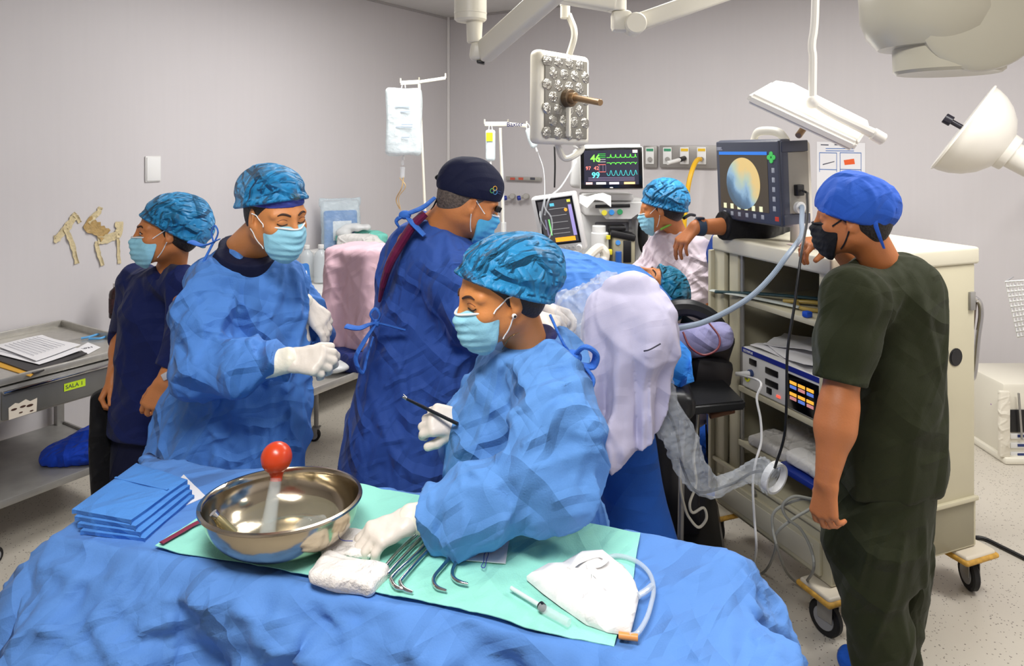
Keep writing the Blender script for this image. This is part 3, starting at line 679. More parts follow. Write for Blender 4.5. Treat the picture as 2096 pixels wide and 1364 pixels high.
# --- surgeon in the starry cap, left
def assistant():
    s = 1.0; Y = 2.16; o = W(566, 437, Y); R = ypr(230, -13, 3)
    P = T('person', 'person in blue gown with swirl patterned cap band looking down at table corner', 'person', (o[0]-.1, 2.35, 0)); G_['assist'] = P
    nb = W(497, 517, 2.3); shN = W(415, 585, 2.2); shF = W(585, 580, 2.45)
    elN = W(412, 745, 2.1); wrN = W(592, 738, 2.02); elF = W(640, 690, 2.52); wrF = W(622, 622, 2.40)
    B = SD(); head_sd(B, o, R, s); neck_sd(B, o, R, s, nb, .06)
    hip = A(nb[0]+.02, 2.4, .93); fL, fR = A(nb[0]+.1, 2.5, 0), A(nb[0]-.05, 2.42, 0)
    simple_body(B, nb, shN, shF, hip, fR, fL, A(.6, -.8, 0), .13)
    arm_sd(B, shN, elN, wrN); arm_sd(B, shF, elF, wrF)
    f1 = nrm(A(.97, -.1, .02)); n1 = nrm(A(0, -.75, .65)); c1 = ((38, 40, 25), (48, 48, 30), (52, 50, 30), (55, 50, 30))
    f2 = nrm(A(.72, -.2, -.6)); n2 = nrm(A(.5, -.55, .66)); c2 = ((10, 30, 20), (28, 36, 22), (34, 40, 24), (38, 40, 24))
    hand_sd(B, wrN, f1, n1, -1, c1, 1.0); hand_sd(B, wrF, f2, n2, 1, c2, 1.0)
    O('body', surf(B, .0036), SK2, P, sharp=0)
    eyes(P, B, o, R, s, True); mask_part(P, B, o, R, s, MASKB)
    hair_part(P, o, R, s, .055, -.075)
    # patterned cloth cap under the clear blue bouffant
    S = SD(); q = lambda *p: lp(o, R, s, p); S.add(sel(q(0, -.018, .032), A(.082, .105, .088)*s, R), .01)
    S.cut(q(0, .09, .044), R@nrm(A(0, .14, -1)), .003)
    m, nt, b = nodes('swirl_print'); Lk = nt.links.new; b.inputs['Roughness'].default_value = .8
    n1_ = N(nt, 'ShaderNodeTexNoise'); n1_.inputs['Scale'].default_value = 9; n1_.inputs['Distortion'].default_value = 1.6; Lk(ocoord(nt, (1, 1, 2.6)), n1_.inputs['Vector'])
    wv = N(nt, 'ShaderNodeTexWave', wave_type='RINGS'); wv.inputs['Scale'].default_value = 9; wv.inputs['Distortion'].default_value = 9; wv.inputs['Detail'].default_value = 3; Lk(ocoord(nt, (1, 1, 2)), wv.inputs['Vector'])
    cr = N(nt, 'ShaderNodeValToRGB'); e = cr.color_ramp.elements; e[0].position = .36; e[0].color = c4((38, 48, 140)); e[1].position = .66; e[1].color = c4((206, 196, 96))
    x_ = e.new(.5); x_.color = c4((70, 88, 178)); x_ = e.new(.58); x_.color = c4((150, 160, 190)); Lk(n1_.outputs['Fac'], cr.inputs[0])
    mx = N(nt, 'ShaderNodeMix', data_type='RGBA', blend_type='MULTIPLY'); mx.inputs[0].default_value = .35; Lk(cr.outputs[0], mx.inputs[6]); Lk(wv.outputs[0], mx.inputs[7]); Lk(mx.outputs[2], b.inputs['Base Color'])
    O('patterned_cap', surf(S, .004), m, P, sharp=60, label='blue swirl patterned cloth cap band')
    bouffant(P, o, R, s, bouff_mat('bouffant_sheer', (30, 150, 212), .72), c=(0, -.026, .052), r=(.093, .115, .092), ftop=.066, back=-.01, seed=9)
    S = SD()
    S.add(loft(rpx(2.32, [(515, 455, 560, .085, -.02), (532, 405, 600, .12), (570, 392, 615, .14), (640, 388, 618, .155), (700, 384, 620, .16), (760, 380, 622, .165), (830, 352, 630, .17), (900, 335, 626, .18), (960, 322, 616, .19), (1150, 315, 610, .19), (1330, 318, 610, .19)]), .05), .04)
    S.add(cap(W(440, 578, 2.2), W(415, 660, 2.13), .076, .072), .05); S.add(cap(W(415, 660, 2.13), W(414, 752, 2.09), .072, .072), .04)
    m1 = W(500, 752, 2.04); S.add(cap(W(414, 752, 2.09), m1, .072, .066), .04); S.add(cap(m1, W(560, 742, 2.03), .066, .06), .03)
    S.add(cap(shF, elF, .075, .07), .05)
    S.add(cap(W(375, 830, 2.34), W(345, 960, 2.36), .05, .06), .08)
    S.disp = wrinkle(((5, 5, 2.8, .034), (8, 8, 6, .014), (19, 19, 16, .006)), 33); S.amp = .06
    S.cut(W(574, 740, 2.025), nrm(wrN-m1), .004, .13)
    O('surgical_gown', surf(S, .0068), GOWN_B, P, sharp=0)
    S = SD(); S.add(ecap(W(500, 528, 2.26), W(500, 506, 2.275), (.098, .112), (.078, .088), A(.8, .5, 0)), .01); S.cut(W(505, 512, 2.25), nrm(A(.26, -.3, 1)), .003)
    O('scrub_collar', surf(S, .004), NAVYD, P, sharp=0)
    k = W(437, 496, 2.2); m = M()
    m.tube([k, k+A(-.006, 0, .03), k+A(.004, 0, .052), k+A(.014, 0, .03), k+A(.002, 0, -.002)], .004, flat=.6); m.tube([k, k+A(-.02, -.03, -.06), k+A(-.045, -.05, -.13)], .004)
    m.tube([k+A(.02, 0, .01), k+A(-.03, 0, -.01), k+A(-.075, .01, .0)], .012, rs=[.006, .012, .018], flat=.3)
    O('gown_tie', m, TIE, P)
    glove_part(P, wrN, f1, n1, -1, c1, m1, 1.0); glove_part(P, wrF, f2, n2, 1, c2, elF, 1.0, cuff=False)
    shoe(P, fL, A(.6, -.8, 0), BOOT); shoe(P, fR, A(.6, -.8, 0), BOOT)
assistant()
# --- circulating nurse in navy scrubs, far left
def circulating():
    s = 1.04; Y = 2.8; o = W(341, 472, Y); R = ypr(118, -2, 0)
    P = T('person', 'person in navy scrubs and blue cap standing beside the steel cart', 'person', (o[0]+.05, 2.95, 0))
    nb = W(352, 545, 2.88); shN = W(375, 580, 2.78); shF = W(280, 575, 3.0)
    elN = W(378, 700, 2.68); wrN = W(335, 782, 2.62); elF = W(252, 700, 3.05); wrF = W(232, 770, 2.9)
    B = SD(); head_sd(B, o, R, s, True); neck_sd(B, o, R, s, nb, .05)
    hip = A(nb[0]-.03, 2.95, .9); fL, fR = A(nb[0]-.0, 2.88, 0), A(nb[0]-.08, 3.04, 0)
    simple_body(B, nb, shN, shF, hip, fL, fR, A(-.9, -.4, 0), .12)
    arm_sd(B, shN, elN, wrN, (.05, .042, .036, .026)); arm_sd(B, shF, elF, wrF, (.05, .042, .036, .026))
    hand_sd(B, wrN, nrm(A(-.35, -.25, -.9)), nrm(A(.1, -.95, .25)), 1, ((30, 30, 20), (35, 35, 20), (40, 35, 20)), .98, thumb=(20, 10))
    hand_sd(B, wrF, nrm(A(-.28, -.35, -.9)), nrm(A(-.9, -.3, .3)), -1, ((45, 45, 30),)*4, .98)
    O('body', surf(B, .004), SK1, P, sharp=0)
    eyes(P, B, o, R, s, False); mask_part(P, B, o, R, s, MASKB); hair_part(P, o, R, s, .045, -.085, vol=.012)
    bouffant(P, o, R, s, BOUF, c=(0, -.036, .045), r=(.098, .124, .097), ftop=.058, back=-.07, droop=.035, seed=14)
    S = SD()
    S.add(loft(rpx(2.92, [(545, 325, 385, .07, -.02), (560, 295, 398, .1), (590, 268, 402, .115), (630, 252, 398, .135), (690, 248, 392, .14), (760, 243, 390, .13), (830, 238, 382, .135), (880, 236, 372, .14)]), .03), .03)
    S.add(cap(W(378, 590, 2.8), elN, .062, .066), .05); S.add(cap(elN, W(350, 752, 2.65), .062, .055), .03)
    S.add(cap(shF, elF, .064, .06), .05); S.add(cap(shF, shN, .066, .066), .04)
    S.disp = wrinkle(((5, 5, 2.0, .014), (12, 12, 6, .006)), 41); S.amp = .024
    S.cut(nb+A(-.02, -.02, .025), nrm(A(-.3, -.25, 1)), .01, .085); S.cut(W(349, 757, 2.65), nrm(wrN-elN), .004, .1); S.cut(W(250, 705, 3.04), nrm(wrF-elF), .004, .1)
    S.sub(cap(W(330, 540, 2.82), W(324, 566, 2.78), .04, .014), .01)
    O('scrub_top', surf(S, .006), NAVY, P, sharp=0)
    S = SD(); S.add(loft(rpx(2.95, [(850, 240, 370, .13), (930, 232, 362, .135), (1000, 228, 350, .13), (1200, 232, 330, .11)]), .02), .02)
    for f_ in (fL, fR): S.add(cap(A(f_[0], f_[1], .55), A(f_[0], f_[1], .07), .1, .085), .05)
    S.disp = wrinkle(((6, 6, 1.6, .016),), 43); S.amp = .02
    O('scrub_trousers', surf(S, .008), NAVYD, P, sharp=0)
    S = SD(); ax = nrm(wrN-elN); S.add(ecap(wrN-ax*.03, wrN-ax*.012, (.031, .026), (.03, .025), A(1, 0, 0)), .002); S.cut(wrN-ax*.012, ax, .002); S.cut(wrN-ax*.034, -ax, .002)
    wt = O('wristwatch', surf(S, .003), mat('watch_strap', (60, 55, 52), .5), P)
    O('watch_case', M().box(wrN-ax*.022+A(.012, -.03, .01), (.03, .01, .026), ypr(0, 0, -28), .003), mat('pale_case', (205, 200, 200), .3), wt)
    shoe(P, fL, A(-.9, -.4, 0), BOOT); shoe(P, fR, A(-.9, -.4, 0), BOOT)
    S = SD(); S.add(loft([(W(0, 795, 2.9)[2], W(212, 0, 2.9)[0], 2.88, .03, .05), (.62, W(216, 0, 2.9)[0], 2.88, .035, .08), (.38, W(222, 0, 2.9)[0], 2.9, .045, .1), (.2, W(226, 0, 2.9)[0], 2.92, .05, .1)], .03), .01)
    S.disp = wrinkle(((9, 9, 2.5, .022),), 47); S.amp = .03
    O('jacket', surf(S, .007), cloth('black_quilted', (24, 23, 24), crease=.5, scale=10), None, 'black jacket hanging from the hand of the person in navy scrubs', 'jacket', sharp=0)
circulating()
# --- operating surgeon, back to us
def surgeon():
    s = 1.05; Y = 2.55; o = W(962, 409, Y); R = ypr(-74, -24, 6)
    P = T('person', 'person in violet blue gown and navy cap seen from behind at operating table', 'person', (W(870, 0, 2.7)[0], 2.7, 0))
    nb = W(905, 475, 2.60); shN = W(900, 545, 2.5); shF = W(960, 520, 2.82)
    elN = W(985, 640, 2.45); wrN = W(1085, 648, 2.38); elF = W(1030, 620, 2.8); wrF = W(1110, 628, 2.5)
    B = SD(); head_sd(B, o, R, s); neck_sd(B, o, R, s, nb, .066); B.add(cap(nb, W(860, 500, 2.62), .08, .09), .05)
    hip = A(W(860, 0, 2.7)[0], 2.72, .95); fL, fR = A(hip[0], 2.85, 0), A(hip[0], 2.6, 0)
    simple_body(B, nb, shF, shN, hip, fL, fR, A(1, .1, 0), .14)
    arm_sd(B, shN, elN, wrN); arm_sd(B, shF, elF, wrF)
    cu = ((35, 40, 25), (42, 40, 25), (46, 44, 25), (48, 44, 25)); f1 = nrm(A(.8, -.1, -.3)); n1 = nrm(A(.2, -.5, .8))
    hand_sd(B, wrN, f1, n1, -1, cu); hand_sd(B, wrF, f1, nrm(A(.2, .5, .8)), 1, cu)
    O('body', surf(B, .0042), SK3 if 0 else SK1, P, sharp=0)
    mask_part(P, B, o, R, s, MASKB2); hair_part(P, o, R, s, .05, -.075, HAIRG, ex=.004)
    q = lambda *p: lp(o, R, s, p)
    S = SD(); S.add(sel(q(0, -.012, .045), A(.086, .112, .098)*s, R), .01); S.add(sel(q(0, -.035, .04), A(.084, .1, .09)*s, R), .02)
    S.disp = wrinkle(((16, 16, 9, .005),), 51, R); S.amp = .006
    S.cut(q(0, .09, .036), R@nrm(A(0, .2, -1)), .004)
    cp = O('surgical_cap', surf(S, .004), NAVYD, P, sharp=60, label='navy cloth cap with small ring emblem')
    # emblem: three small interlocked rings and two lines of tiny print
    for k, (dy, dz, c) in enumerate(((.0, .006, (236, 176, 60)), (-.007, -.004, (92, 176, 96)), (.006, -.005, (70, 140, 200)))):
        pts = []
        for a in np.linspace(0, 2*math.pi, 15):
            pts.append(trace(S, q(.2, .045+dy+.0075*math.cos(a), .068+dz+.0075*math.sin(a)), -R[:, 0])+R[:, 0]*.0008)
        O('emblem_ring', M().tube(pts, .0012, n=6, smooth=False), mat('emblem_%d' % k, c, .5), cp)
    m = M()
    for dz in (.004, -.003): m.tube([trace(S, q(.2, y, .066+dz), -R[:, 0])+R[:, 0]*.0006 for y in (.06, .068, .076)], .0006, n=5)
    O('emblem_lettering', m, mat('emblem_print', (70, 90, 150), .6), cp)
    k = W(899, 372, 2.52); m = M()
    m.tube([k+A(.005, 0, .03), k+A(-.012, 0, .015), k, k+A(.004, 0, -.03), k+A(-.016, 0, -.08), k+A(-.03, .0, -.1)], .006, rs=[.004, .008, .006, .007, .006, .003], flat=.5); m.tube([k, k+A(.012, -.01, .02), k+A(.02, 0, -.01), k+A(-.004, 0, -.05)], .005, flat=.5)
    O('cap_tie', m, mat('black_tie', (16, 17, 26), .7), cp)
    m = M(); m.box(q(.05, .088, .012), (.02, .014, .022), R, .003).box(q(.03, .1, .012), (.03, .012, .02), R, .003); O('headlamp_band', m, mat('black_plastic', (18, 18, 20), .4), P)
    S = SD()
    S.add(loft(rpx(2.68, [(440, 850, 930, .08, -.03), (470, 818, 985, .13, -.03), (510, 795, 1010, .155), (560, 782, 1030, .17), (640, 772, 1040, .18), (700, 765, 1040, .185), (780, 738, 1030, .2), (860, 712, 1022, .21), (940, 697, 1018, .22), (1040, 690, 1015, .225), (1200, 685, 1015, .23), (1330, 682, 1015, .23)]), .05), .05)
    S.add(cap(W(900, 540, 2.52), elN, .1, .1), .08); S.add(cap(elN, W(1060, 648, 2.4), .09, .07), .05); S.add(cap(shF, elF, .085, .085), .06); S.add(cap(elF, W(1085, 628, 2.56), .08, .065), .04)
    S.disp = wrinkle(((4.5, 4.5, 2.0, .034), (7, 7, 4, .013), (17, 17, 12, .005)), 55); S.amp = .06
    S.cut(nb+A(.03, 0, .03), nrm(A(.62, -.1, 1)), .02, .16)
    O('surgical_gown', surf(S, .0068), GOWN_C, P, sharp=0)
    # opening at the back showing the plum scrub top
    pts = [W(870, 437, 2.50), W(845, 462, 2.49), W(820, 500, 2.49), W(800, 535, 2.49), W(786, 575, 2.52), W(777, 615, 2.56)]
    O('scrub_collar', M().tube(pts, .03, rs=[.026, .03, .03, .028, .024, .012], flat=.55), cloth('plum_cotton', (104, 22, 62), crease=.15, scale=12), P)
    k = W(829, 440, 2.48); m = M()
    m.ell(k, (.022, .018, .016)); m.tube([W(890, 405, 2.5), W(865, 425, 2.48), k, k+A(-.03, 0, -.02), k+A(-.02, 0, -.045)], .012, rs=[.012, .016, .014, .014, .008], flat=.5)
    m.tube([k, k+A(.03, -.01, -.03), k+A(.07, -.02, -.07)], .018, rs=[.01, .02, .016], flat=.35)
    O('gown_tie', m, TIE, P); m = M()
    k2 = W(770, 662, 2.45); m.ell(k2, (.014, .012, .014))
    m.tube([W(708, 668, 2.42), W(735, 672, 2.42), k2, W(830, 676, 2.46)], .02, rs=[.022, .022, .012, .012], flat=.3)
    m.tube([k2, W(758, 645, 2.44), W(768, 632, 2.44), W(778, 645, 2.44), k2], .007, flat=.5)
    m.tube([k2, W(745, 700, 2.42), W(728, 735, 2.40), W(742, 765, 2.40), W(752, 730, 2.42), W(764, 690, 2.43)], .012, rs=[.008, .012, .013, .014, .012, .008], flat=.4)
    O('gown_tie', m, TIE, P)
    glove_part(P, wrN, f1, n1, -1, cu, elN, 1.0, cuff=False); glove_part(P, wrF, f1, nrm(A(.2, .5, .8)), 1, cu, elF, 1.0, cuff=False)
    shoe(P, fL, A(1, 0, 0), BOOT); shoe(P, fR, A(1, 0, 0), BOOT)
surgeon()
# --- anaesthetist in a pale lilac shirt
def anaes():
    s = 1.02; Y = 3.72; o = W(1352, 424, Y); R = ypr(72, -14, 0)
    P = T('person', 'person in pale lilac long-sleeved top and blue cap beside anaesthesia machine', 'person', (W(1385, 0, 3.8)[0], 3.85, 0))
    nb = W(1385, 478, 3.78); shN = W(1420, 510, 3.7); shF = W(1355, 505, 3.95); elN = W(1428, 600, 3.62); wrN = W(1385, 640, 3.5); elF = W(1310, 570, 3.95); wrF = W(1290, 562, 3.66)
    B = SD(); head_sd(B, o, R, s, True); neck_sd(B, o, R, s, nb, .05)
    hip = A(nb[0], 3.86, .92); fL, fR = A(nb[0], 3.8, 0), A(nb[0], 3.98, 0)
    simple_body(B, nb, shF, shN, hip, fL, fR, A(-1, 0, 0), .12); arm_sd(B, shN, elN, wrN); arm_sd(B, shF, elF, wrF)
    hand_sd(B, wrF, nrm(A(-.95, -.1, -.15)), nrm(A(-.1, -.3, .9)), -1, ((20, 20, 12),)*4, .95); hand_sd(B, wrN, nrm(A(-.9, -.4, -.2)), A(0, 0, 1), 1, ((20, 20, 12),)*4, .95)
    O('body', surf(B, .005), SK1, P, sharp=0)
    mask_part(P, B, o, R, s, MASKB); hair_part(P, o, R, s, .045, -.1, vol=.012)
    bouffant(P, o, R, s, BOUF, c=(0, -.03, .045), r=(.1, .112, .1), ftop=.045, back=-.05, droop=.01, seed=19, ridge=.005)
    S = SD(); S.add(loft(rpx(3.82, [(470, 1350, 1400, .08), (484, 1335, 1425, .12), (520, 1325, 1446, .15), (600, 1318, 1450, .16), (700, 1318, 1450, .16), (760, 1315, 1450, .16), (860, 1315, 1450, .16)]), .04), .03)
    S.add(cap(shN, elN, .085, .085), .05); S.add(cap(elN, W(1395, 632, 3.53), .075, .055), .03); S.add(cap(shF, elF, .07, .065), .05); S.add(cap(elF, W(1300, 563, 3.7), .06, .045), .03)
    S.disp = wrinkle(((5, 5, 2.4, .022), (12, 12, 12, .012)), 61); S.amp = .04; S.cut(W(1296, 562, 3.69), nrm(wrF-elF), .004, .09)
    O('long_sleeved_top', surf(S, .008), cloth('lilac_cotton', (212, 198, 206), crease=.4, scale=9), P, sharp=0)
    O('scrub_trousers', surf((lambda S2: (S2.add(cap(A(hip[0], 3.8, .8), A(hip[0], 3.8, .1), .14, .11), .01), S2.add(cap(A(hip[0], 3.96, .8), A(hip[0], 3.98, .1), .14, .11), .03), S2)[-1])(SD()), .012), NAVYD, P, sharp=0)
    m = M(); m.tube([W(1352, 470, 3.66), W(1375, 458, 3.68), W(1395, 446, 3.72), W(1410, 440, 3.78)], .006); O('neck_cord', m, mat('green_cord', (120, 170, 60), .6), P)
    m = M(); m.tube([W(1400, 447, 3.7), W(1412, 440, 3.75), W(1422, 441, 3.8)], .008); O('collar', m, mat('black_tie', (16, 17, 26), .7), P)
    shoe(P, fL, A(-1, 0, 0), BOOT); shoe(P, fR, A(-1, 0, 0), BOOT)
anaes()
# --- person half hidden behind the monitor
def hidden():
    s = 1.0; Y = 3.3; o = W(1530, 392, Y); R = ypr(92, -8, 0)
    P = T('person', 'person in navy scrubs behind the monitor stretching out a bare forearm', 'person', (W(1520, 0, 3.55)[0], 3.6, 0))
    nb = W(1525, 455, 3.52); shN = W(1580, 470, 3.42); shF = W(1500, 480, 3.68); elN = W(1545, 462, 3.2); wrN = W(1424, 465, 3.12); elF = W(1470, 570, 3.72); wrF = W(1441, 635, 3.56)
    B = SD(); head_sd(B, o, R, s); neck_sd(B, o, R, s, nb)
    hip = A(nb[0], 3.66, .92); fL, fR = A(nb[0], 3.6, 0), A(nb[0]+.02, 3.8, 0)
    simple_body(B, nb, shF, shN, hip, fL, fR, A(-1, 0, 0), .13); arm_sd(B, shN, elN, wrN, (.055, .05, .042, .03)); arm_sd(B, shF, elF, wrF, (.052, .043, .036, .027))
    hand_sd(B, wrN, nrm(A(-.62, -.1, -.62)), nrm(A(-.6, -.35, .7)), 1, ((34, 26, 12), (24, 26, 14), (30, 24, 12), (36, 22, 10)), 1.02, spread=1.6, thumb=(45, 5))
    hand_sd(B, wrF, nrm(A(-.1, -.2, -.95)), nrm(A(-.9, -.3, 0)), 1, ((35, 30, 15),)*4, 1.0)
    O('body', surf(B, .0042), SK3, P, sharp=0)
    mask_part(P, B, o, R, s, MASKB2); hair_part(P, o, R, s, .05, -.09)
    bouffant(P, o, R, s, BOUF, ftop=.05, back=-.03, seed=23)
    S = SD(); S.add(loft(rpx(3.6, [(462, 1490, 1560, .08), (478, 1465, 1600, .12), (520, 1450, 1620, .15), (640, 1445, 1615, .16), (760, 1448, 1610, .16), (900, 1450, 1610, .16)]), .04), .03)
    S.add(cap(shF, W(1468, 560, 3.7), .075, .07), .05); S.disp = wrinkle(((5, 5, 2.2, .02),), 63); S.amp = .03
    O('scrub_top', surf(S, .009), cloth('navy_scrub', (24, 62, 140), crease=.3, scale=7), P, sharp=0)
    S = SD(); S.add(cap(shN, elN, .085, .075), .03); S.add(cap(elN, W(1560, 462, 3.24), .075, .072), .03); S.add(cap(W(1560, 462, 3.24), W(1480, 462, 3.15), .076, .064), .03); S.cut(W(1478, 462, 3.15), nrm(wrN-elN), .003)
    S.disp = wrinkle(((9, 9, 9, .01),), 64); S.amp = .013
    O('undershirt_sleeve', surf(S, .006), cloth('black_knit', (18, 18, 22), crease=.2, scale=9), P, sharp=0)
    O('scrub_trousers', surf((lambda S2: (S2.add(cap(A(hip[0], 3.6, .8), A(hip[0], 3.6, .1), .14, .11), .01), S2.add(cap(A(hip[0], 3.78, .8), A(hip[0], 3.8, .1), .14, .11), .03), S2)[-1])(SD()), .012), NAVYD, P, sharp=0)
    ax = nrm(wrN-elN); S = SD(); S.add(ecap(wrN-ax*.03, wrN+ax*.0, (.041, .04), (.038, .036), A(0, 0, 1)), .002); S.cut(wrN-ax*.002, ax, .002); S.cut(wrN-ax*.036, -ax, .002)
    wt = O('wristwatch', surf(S, .003), mat('slate_strap', (44, 62, 84), .5), P)
    O('watch_case', M().box(wrN-ax*.018+A(0, -.012, .040), (.034, .034, .01), None, .003), mat('slate_case', (30, 42, 58), .3), wt)
    shoe(P, fL, A(-1, 0, 0), BOOT); shoe(P, fR, A(-1, 0, 0), BOOT)
hidden()
# --- man in olive scrubs
def olive():
    s = 1.0; Y = 2.22; o = W(1744, 443, Y); R = ypr(58, -6, -3)
    P = T('person', 'person in olive green scrubs and blue tied cap holding the grey cable', 'person', (W(1810, 0, 2.35)[0], 2.35, 0))
    nb = W(1800, 535, 2.24); shN = W(1745, 615, 2.12); shF = W(1865, 560, 2.42); elN = W(1716, 835, 2.06); wrN = W(1692, 985, 2.02)
    elF = W(1790, 590, 2.62); wrF = W(1703, 492, 2.48)
    B = SD(); head_sd(B, o, R, s); neck_sd(B, o, R, s, nb, .056)
    hip = A(W(1795, 0, 2.3)[0], 2.3, .92); fL, fR = A(W(1790, 0, 2.25)[0], 2.2, 0), A(W(1830, 0, 2.4)[0], 2.42, 0)
    simple_body(B, nb, shF, shN, hip, fR, fL, A(-.85, .45, 0), .13)
    arm_sd(B, shN, elN, wrN, (.052, .05, .048, .03)); arm_sd(B, shF, elF, wrF, (.05, .046, .042, .03))
    cu = ((40, 42, 25), (46, 44, 25), (48, 44, 25), (50, 44, 25))
    hand_sd(B, wrN, nrm(A(-.1, -.05, -1)), nrm(A(-.85, -.5, .05)), 1, ((30, 35, 20), (34, 38, 20), (38, 40, 20), (40, 40, 20)), 1.04, thumb=(22, 12))
    fF = nrm(A(-.95, -.1, -.12)); hand_sd(B, wrF, fF, nrm(A(-.2, -.2, .95)), -1, cu, .98)
    O('body', surf(B, .0036), SK3, P, sharp=0)
    mask_part(P, B, o, R, s, MASKK); hair_part(P, o, R, s, .05, -.08, ex=.006)
    q = lambda *p: lp(o, R, s, p); CAPM = cloth('cap_royal', (44, 92, 192), crease=.25, scale=14, var=.06)
    S = SD(); S.add(sel(q(0, -.012, .045), A(.088, .11, .093)*s, R), .01); S.add(sel(q(0, -.03, .028), A(.087, .104, .088)*s, R), .03)
    S.disp = wrinkle(((12, 12, 8, .009), (26, 26, 18, .003)), 71, R); S.amp = .012
    S.cut(q(0, .09, .03), R@nrm(A(0, .36, -1)), .004)
    cp = O('surgical_cap', surf(S, .004), CAPM, P, sharp=60)
    S2 = SD(); S2.add(sel(q(0, -.016, .024), A(.0885, .114, .092)*s, R), .01); S2.cut(q(0, .09, .026), R@nrm(A(0, .36, -1)), .003); S2.cut(q(0, .09, .056), R@nrm(A(0, -.36, 1)), .003)
    O('cap_band', surf(S2, .004), CAPM, cp, sharp=60)
    k = W(1796, 434, 2.135); m = M(); m.ell(k, (.014, .012, .012))
    m.tube([k, k+A(.03, 0, .015), k+A(.052, 0, .012), k+A(.04, 0, -.008), k], .008, rs=[.006, .012, .014, .012, .006], flat=.6)
    m.tube([k, k+A(-.012, -.01, -.03), k+A(.0, -.01, -.07), k+A(.02, 0, -.11)], .005, rs=[.005, .008, .006, .004], flat=.5); m.tube([k, k+A(-.03, 0, .005), k+A(-.028, -.01, -.02)], .006, flat=.5)
    O('cap_tie', m, CAPM, cp)
    OL = cloth('olive_cotton', (38, 42, 20), crease=.3, scale=6, var=.06)
    S = SD()
    S.add(loft(rpx(2.27, [(522, 1790, 1870, .085), (545, 1755, 1905, .115), (580, 1730, 1918, .14), (640, 1712, 1922, .15), (720, 1712, 1921, .15), (800, 1716, 1921, .15), (880, 1714, 1922, .15), (940, 1706, 1922, .155), (985, 1702, 1910, .155)]), .03), .04)
    S.add(cap(shN, W(1728, 700, 2.1), .088, .082), .06); S.add(cap(shN, nb+A(.02, .03, -.06), .08, .07), .05); S.add(cap(W(1728, 700, 2.1), W(1714, 795, 2.07), .08, .072), .04)
    S.add(cap(shF+A(-.02, 0, -.02), elF, .09, .075), .05)
    S.disp = wrinkle(((4.5, 4.5, 2.2, .02), (8, 8, 5, .009)), 74); S.amp = .035
    S.cut(W(1714, 781, 2.07), nrm(elN-shN), .003, .1); S.sub(cap(nb+A(-.03, -.03, .02), nb+A(-.05, -.05, .04), .052, .052), .01); S.cut(W(0, 992, 2.27), A(0, 0, -1), .004)
    O('scrub_top', surf(S, .006), OL, P, sharp=0)
    S = SD()
    S.add(loft(rpx(2.28, [(940, 1705, 1905, .15), (1020, 1700, 1898, .16), (1100, 1695, 1888, .16), (1160, 1710, 1880, .145)]), .03), .03)
    S.add(cap(W(1770, 1110, 2.24), W(1800, 1290, 2.2), .12, .085), .06); S.add(cap(W(1800, 1290, 2.2), A(fL[0], fL[1], .09), .088, .085), .04)
    S.add(cap(W(1830, 1120, 2.4), A(fR[0], fR[1], .09), .11, .085), .05)
    S.disp = wrinkle(((6, 6, 2.2, .022), (13, 13, 8, .008)), 77); S.amp = .035
    O('scrub_trousers', surf(S, .006), OL, P, sharp=0)
    shoe(P, fL, A(-.85, .45, 0), BOOT, 'boot_cover'); shoe(P, fR, A(-.85, .45, 0), BOOT, 'boot_cover')
olive()
# ------------------------------------------------------------------ shared metals and plastics
STEEL = mat('brushed_steel', (186, 183, 176), 0.36, .6, var=.08, vscale=25, bump=.05, bscale=90)
STEELM = mat('dull_steel', (158, 156, 152), 0.42, .5, var=.1, vscale=12)
CHROME = mat('chrome', (205, 205, 205), 0.1, 1.0)
BEIGE = mat('beige_enamel', (200, 193, 166), 0.38, var=.03, vscale=5)
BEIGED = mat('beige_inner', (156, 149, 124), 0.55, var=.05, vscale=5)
CREAM = mat('cream_plastic', (226, 221, 205), 0.35); LIGHTW = mat('lamp_white', (238, 234, 224), 0.3)
OFFW = mat('off_white_plastic', (222, 221, 218), 0.4, var=.02); GREYP = mat('grey_plastic', (150, 150, 152), 0.45)
BLK = mat('black_plastic', (18, 18, 20), .4); RUB = mat('black_rubber', (22, 21, 22), .7); SLATE = mat('slate_bezel', (66, 70, 84), .4)
PAPER = mat('paper', (232, 231, 233), .8, var=.02); INK = mat('ink', (60, 62, 78), .8)
CLEAR = mat('clear_plastic', (235, 240, 243), .12, alpha=.28); CLEARC = mat('crinkled_clear_plastic', (225, 232, 238), .1, alpha=.3, bump=1.0, bscale=38)
NAVYC = cloth('folded_navy', (30, 44, 104), crease=.4, scale=12)
def castor(P, at, r, d=(1, 0, 0), mtw=None, metal=None):
    at = np.asarray(at, float); d = nrm(d); ax = nrm(np.cross(d, A(0, 0, 1)))
    c = at+A(0, 0, r)-d*r*.35
    w_ = O('castor', M().lathe([(r*.45, -.014), (r*.9, -.015), (r, -.009), (r, .009), (r*.9, .015), (r*.45, .014)], c, ax, 28), mtw or RUB, P)
    O('wheel_hub', M().lathe([(.003, -.018), (r*.62, -.0165), (r*.66, -.013), (r*.66, .013), (r*.62, .0165), (.003, .018)], c, ax, 24), GREYP, w_)
    Rf = np.stack([d, ax, A(0, 0, 1)], 1)
    f = M(); f.box(c+A(0, 0, r*.55)+ax*.021+d*r*.15, (r*.95, .004, r*1.1), Rf, .002).box(c+A(0, 0, r*.55)-ax*.021+d*r*.15, (r*.95, .004, r*1.1), Rf, .002).box(at+A(0, 0, 2*r+.004), (.05, .05, .008), Rf, .002).cyl(at+A(0, 0, 2*r), at+A(0, 0, 2*r+.04), .012)
    O('castor_fork', f, metal or STEELM, w_)
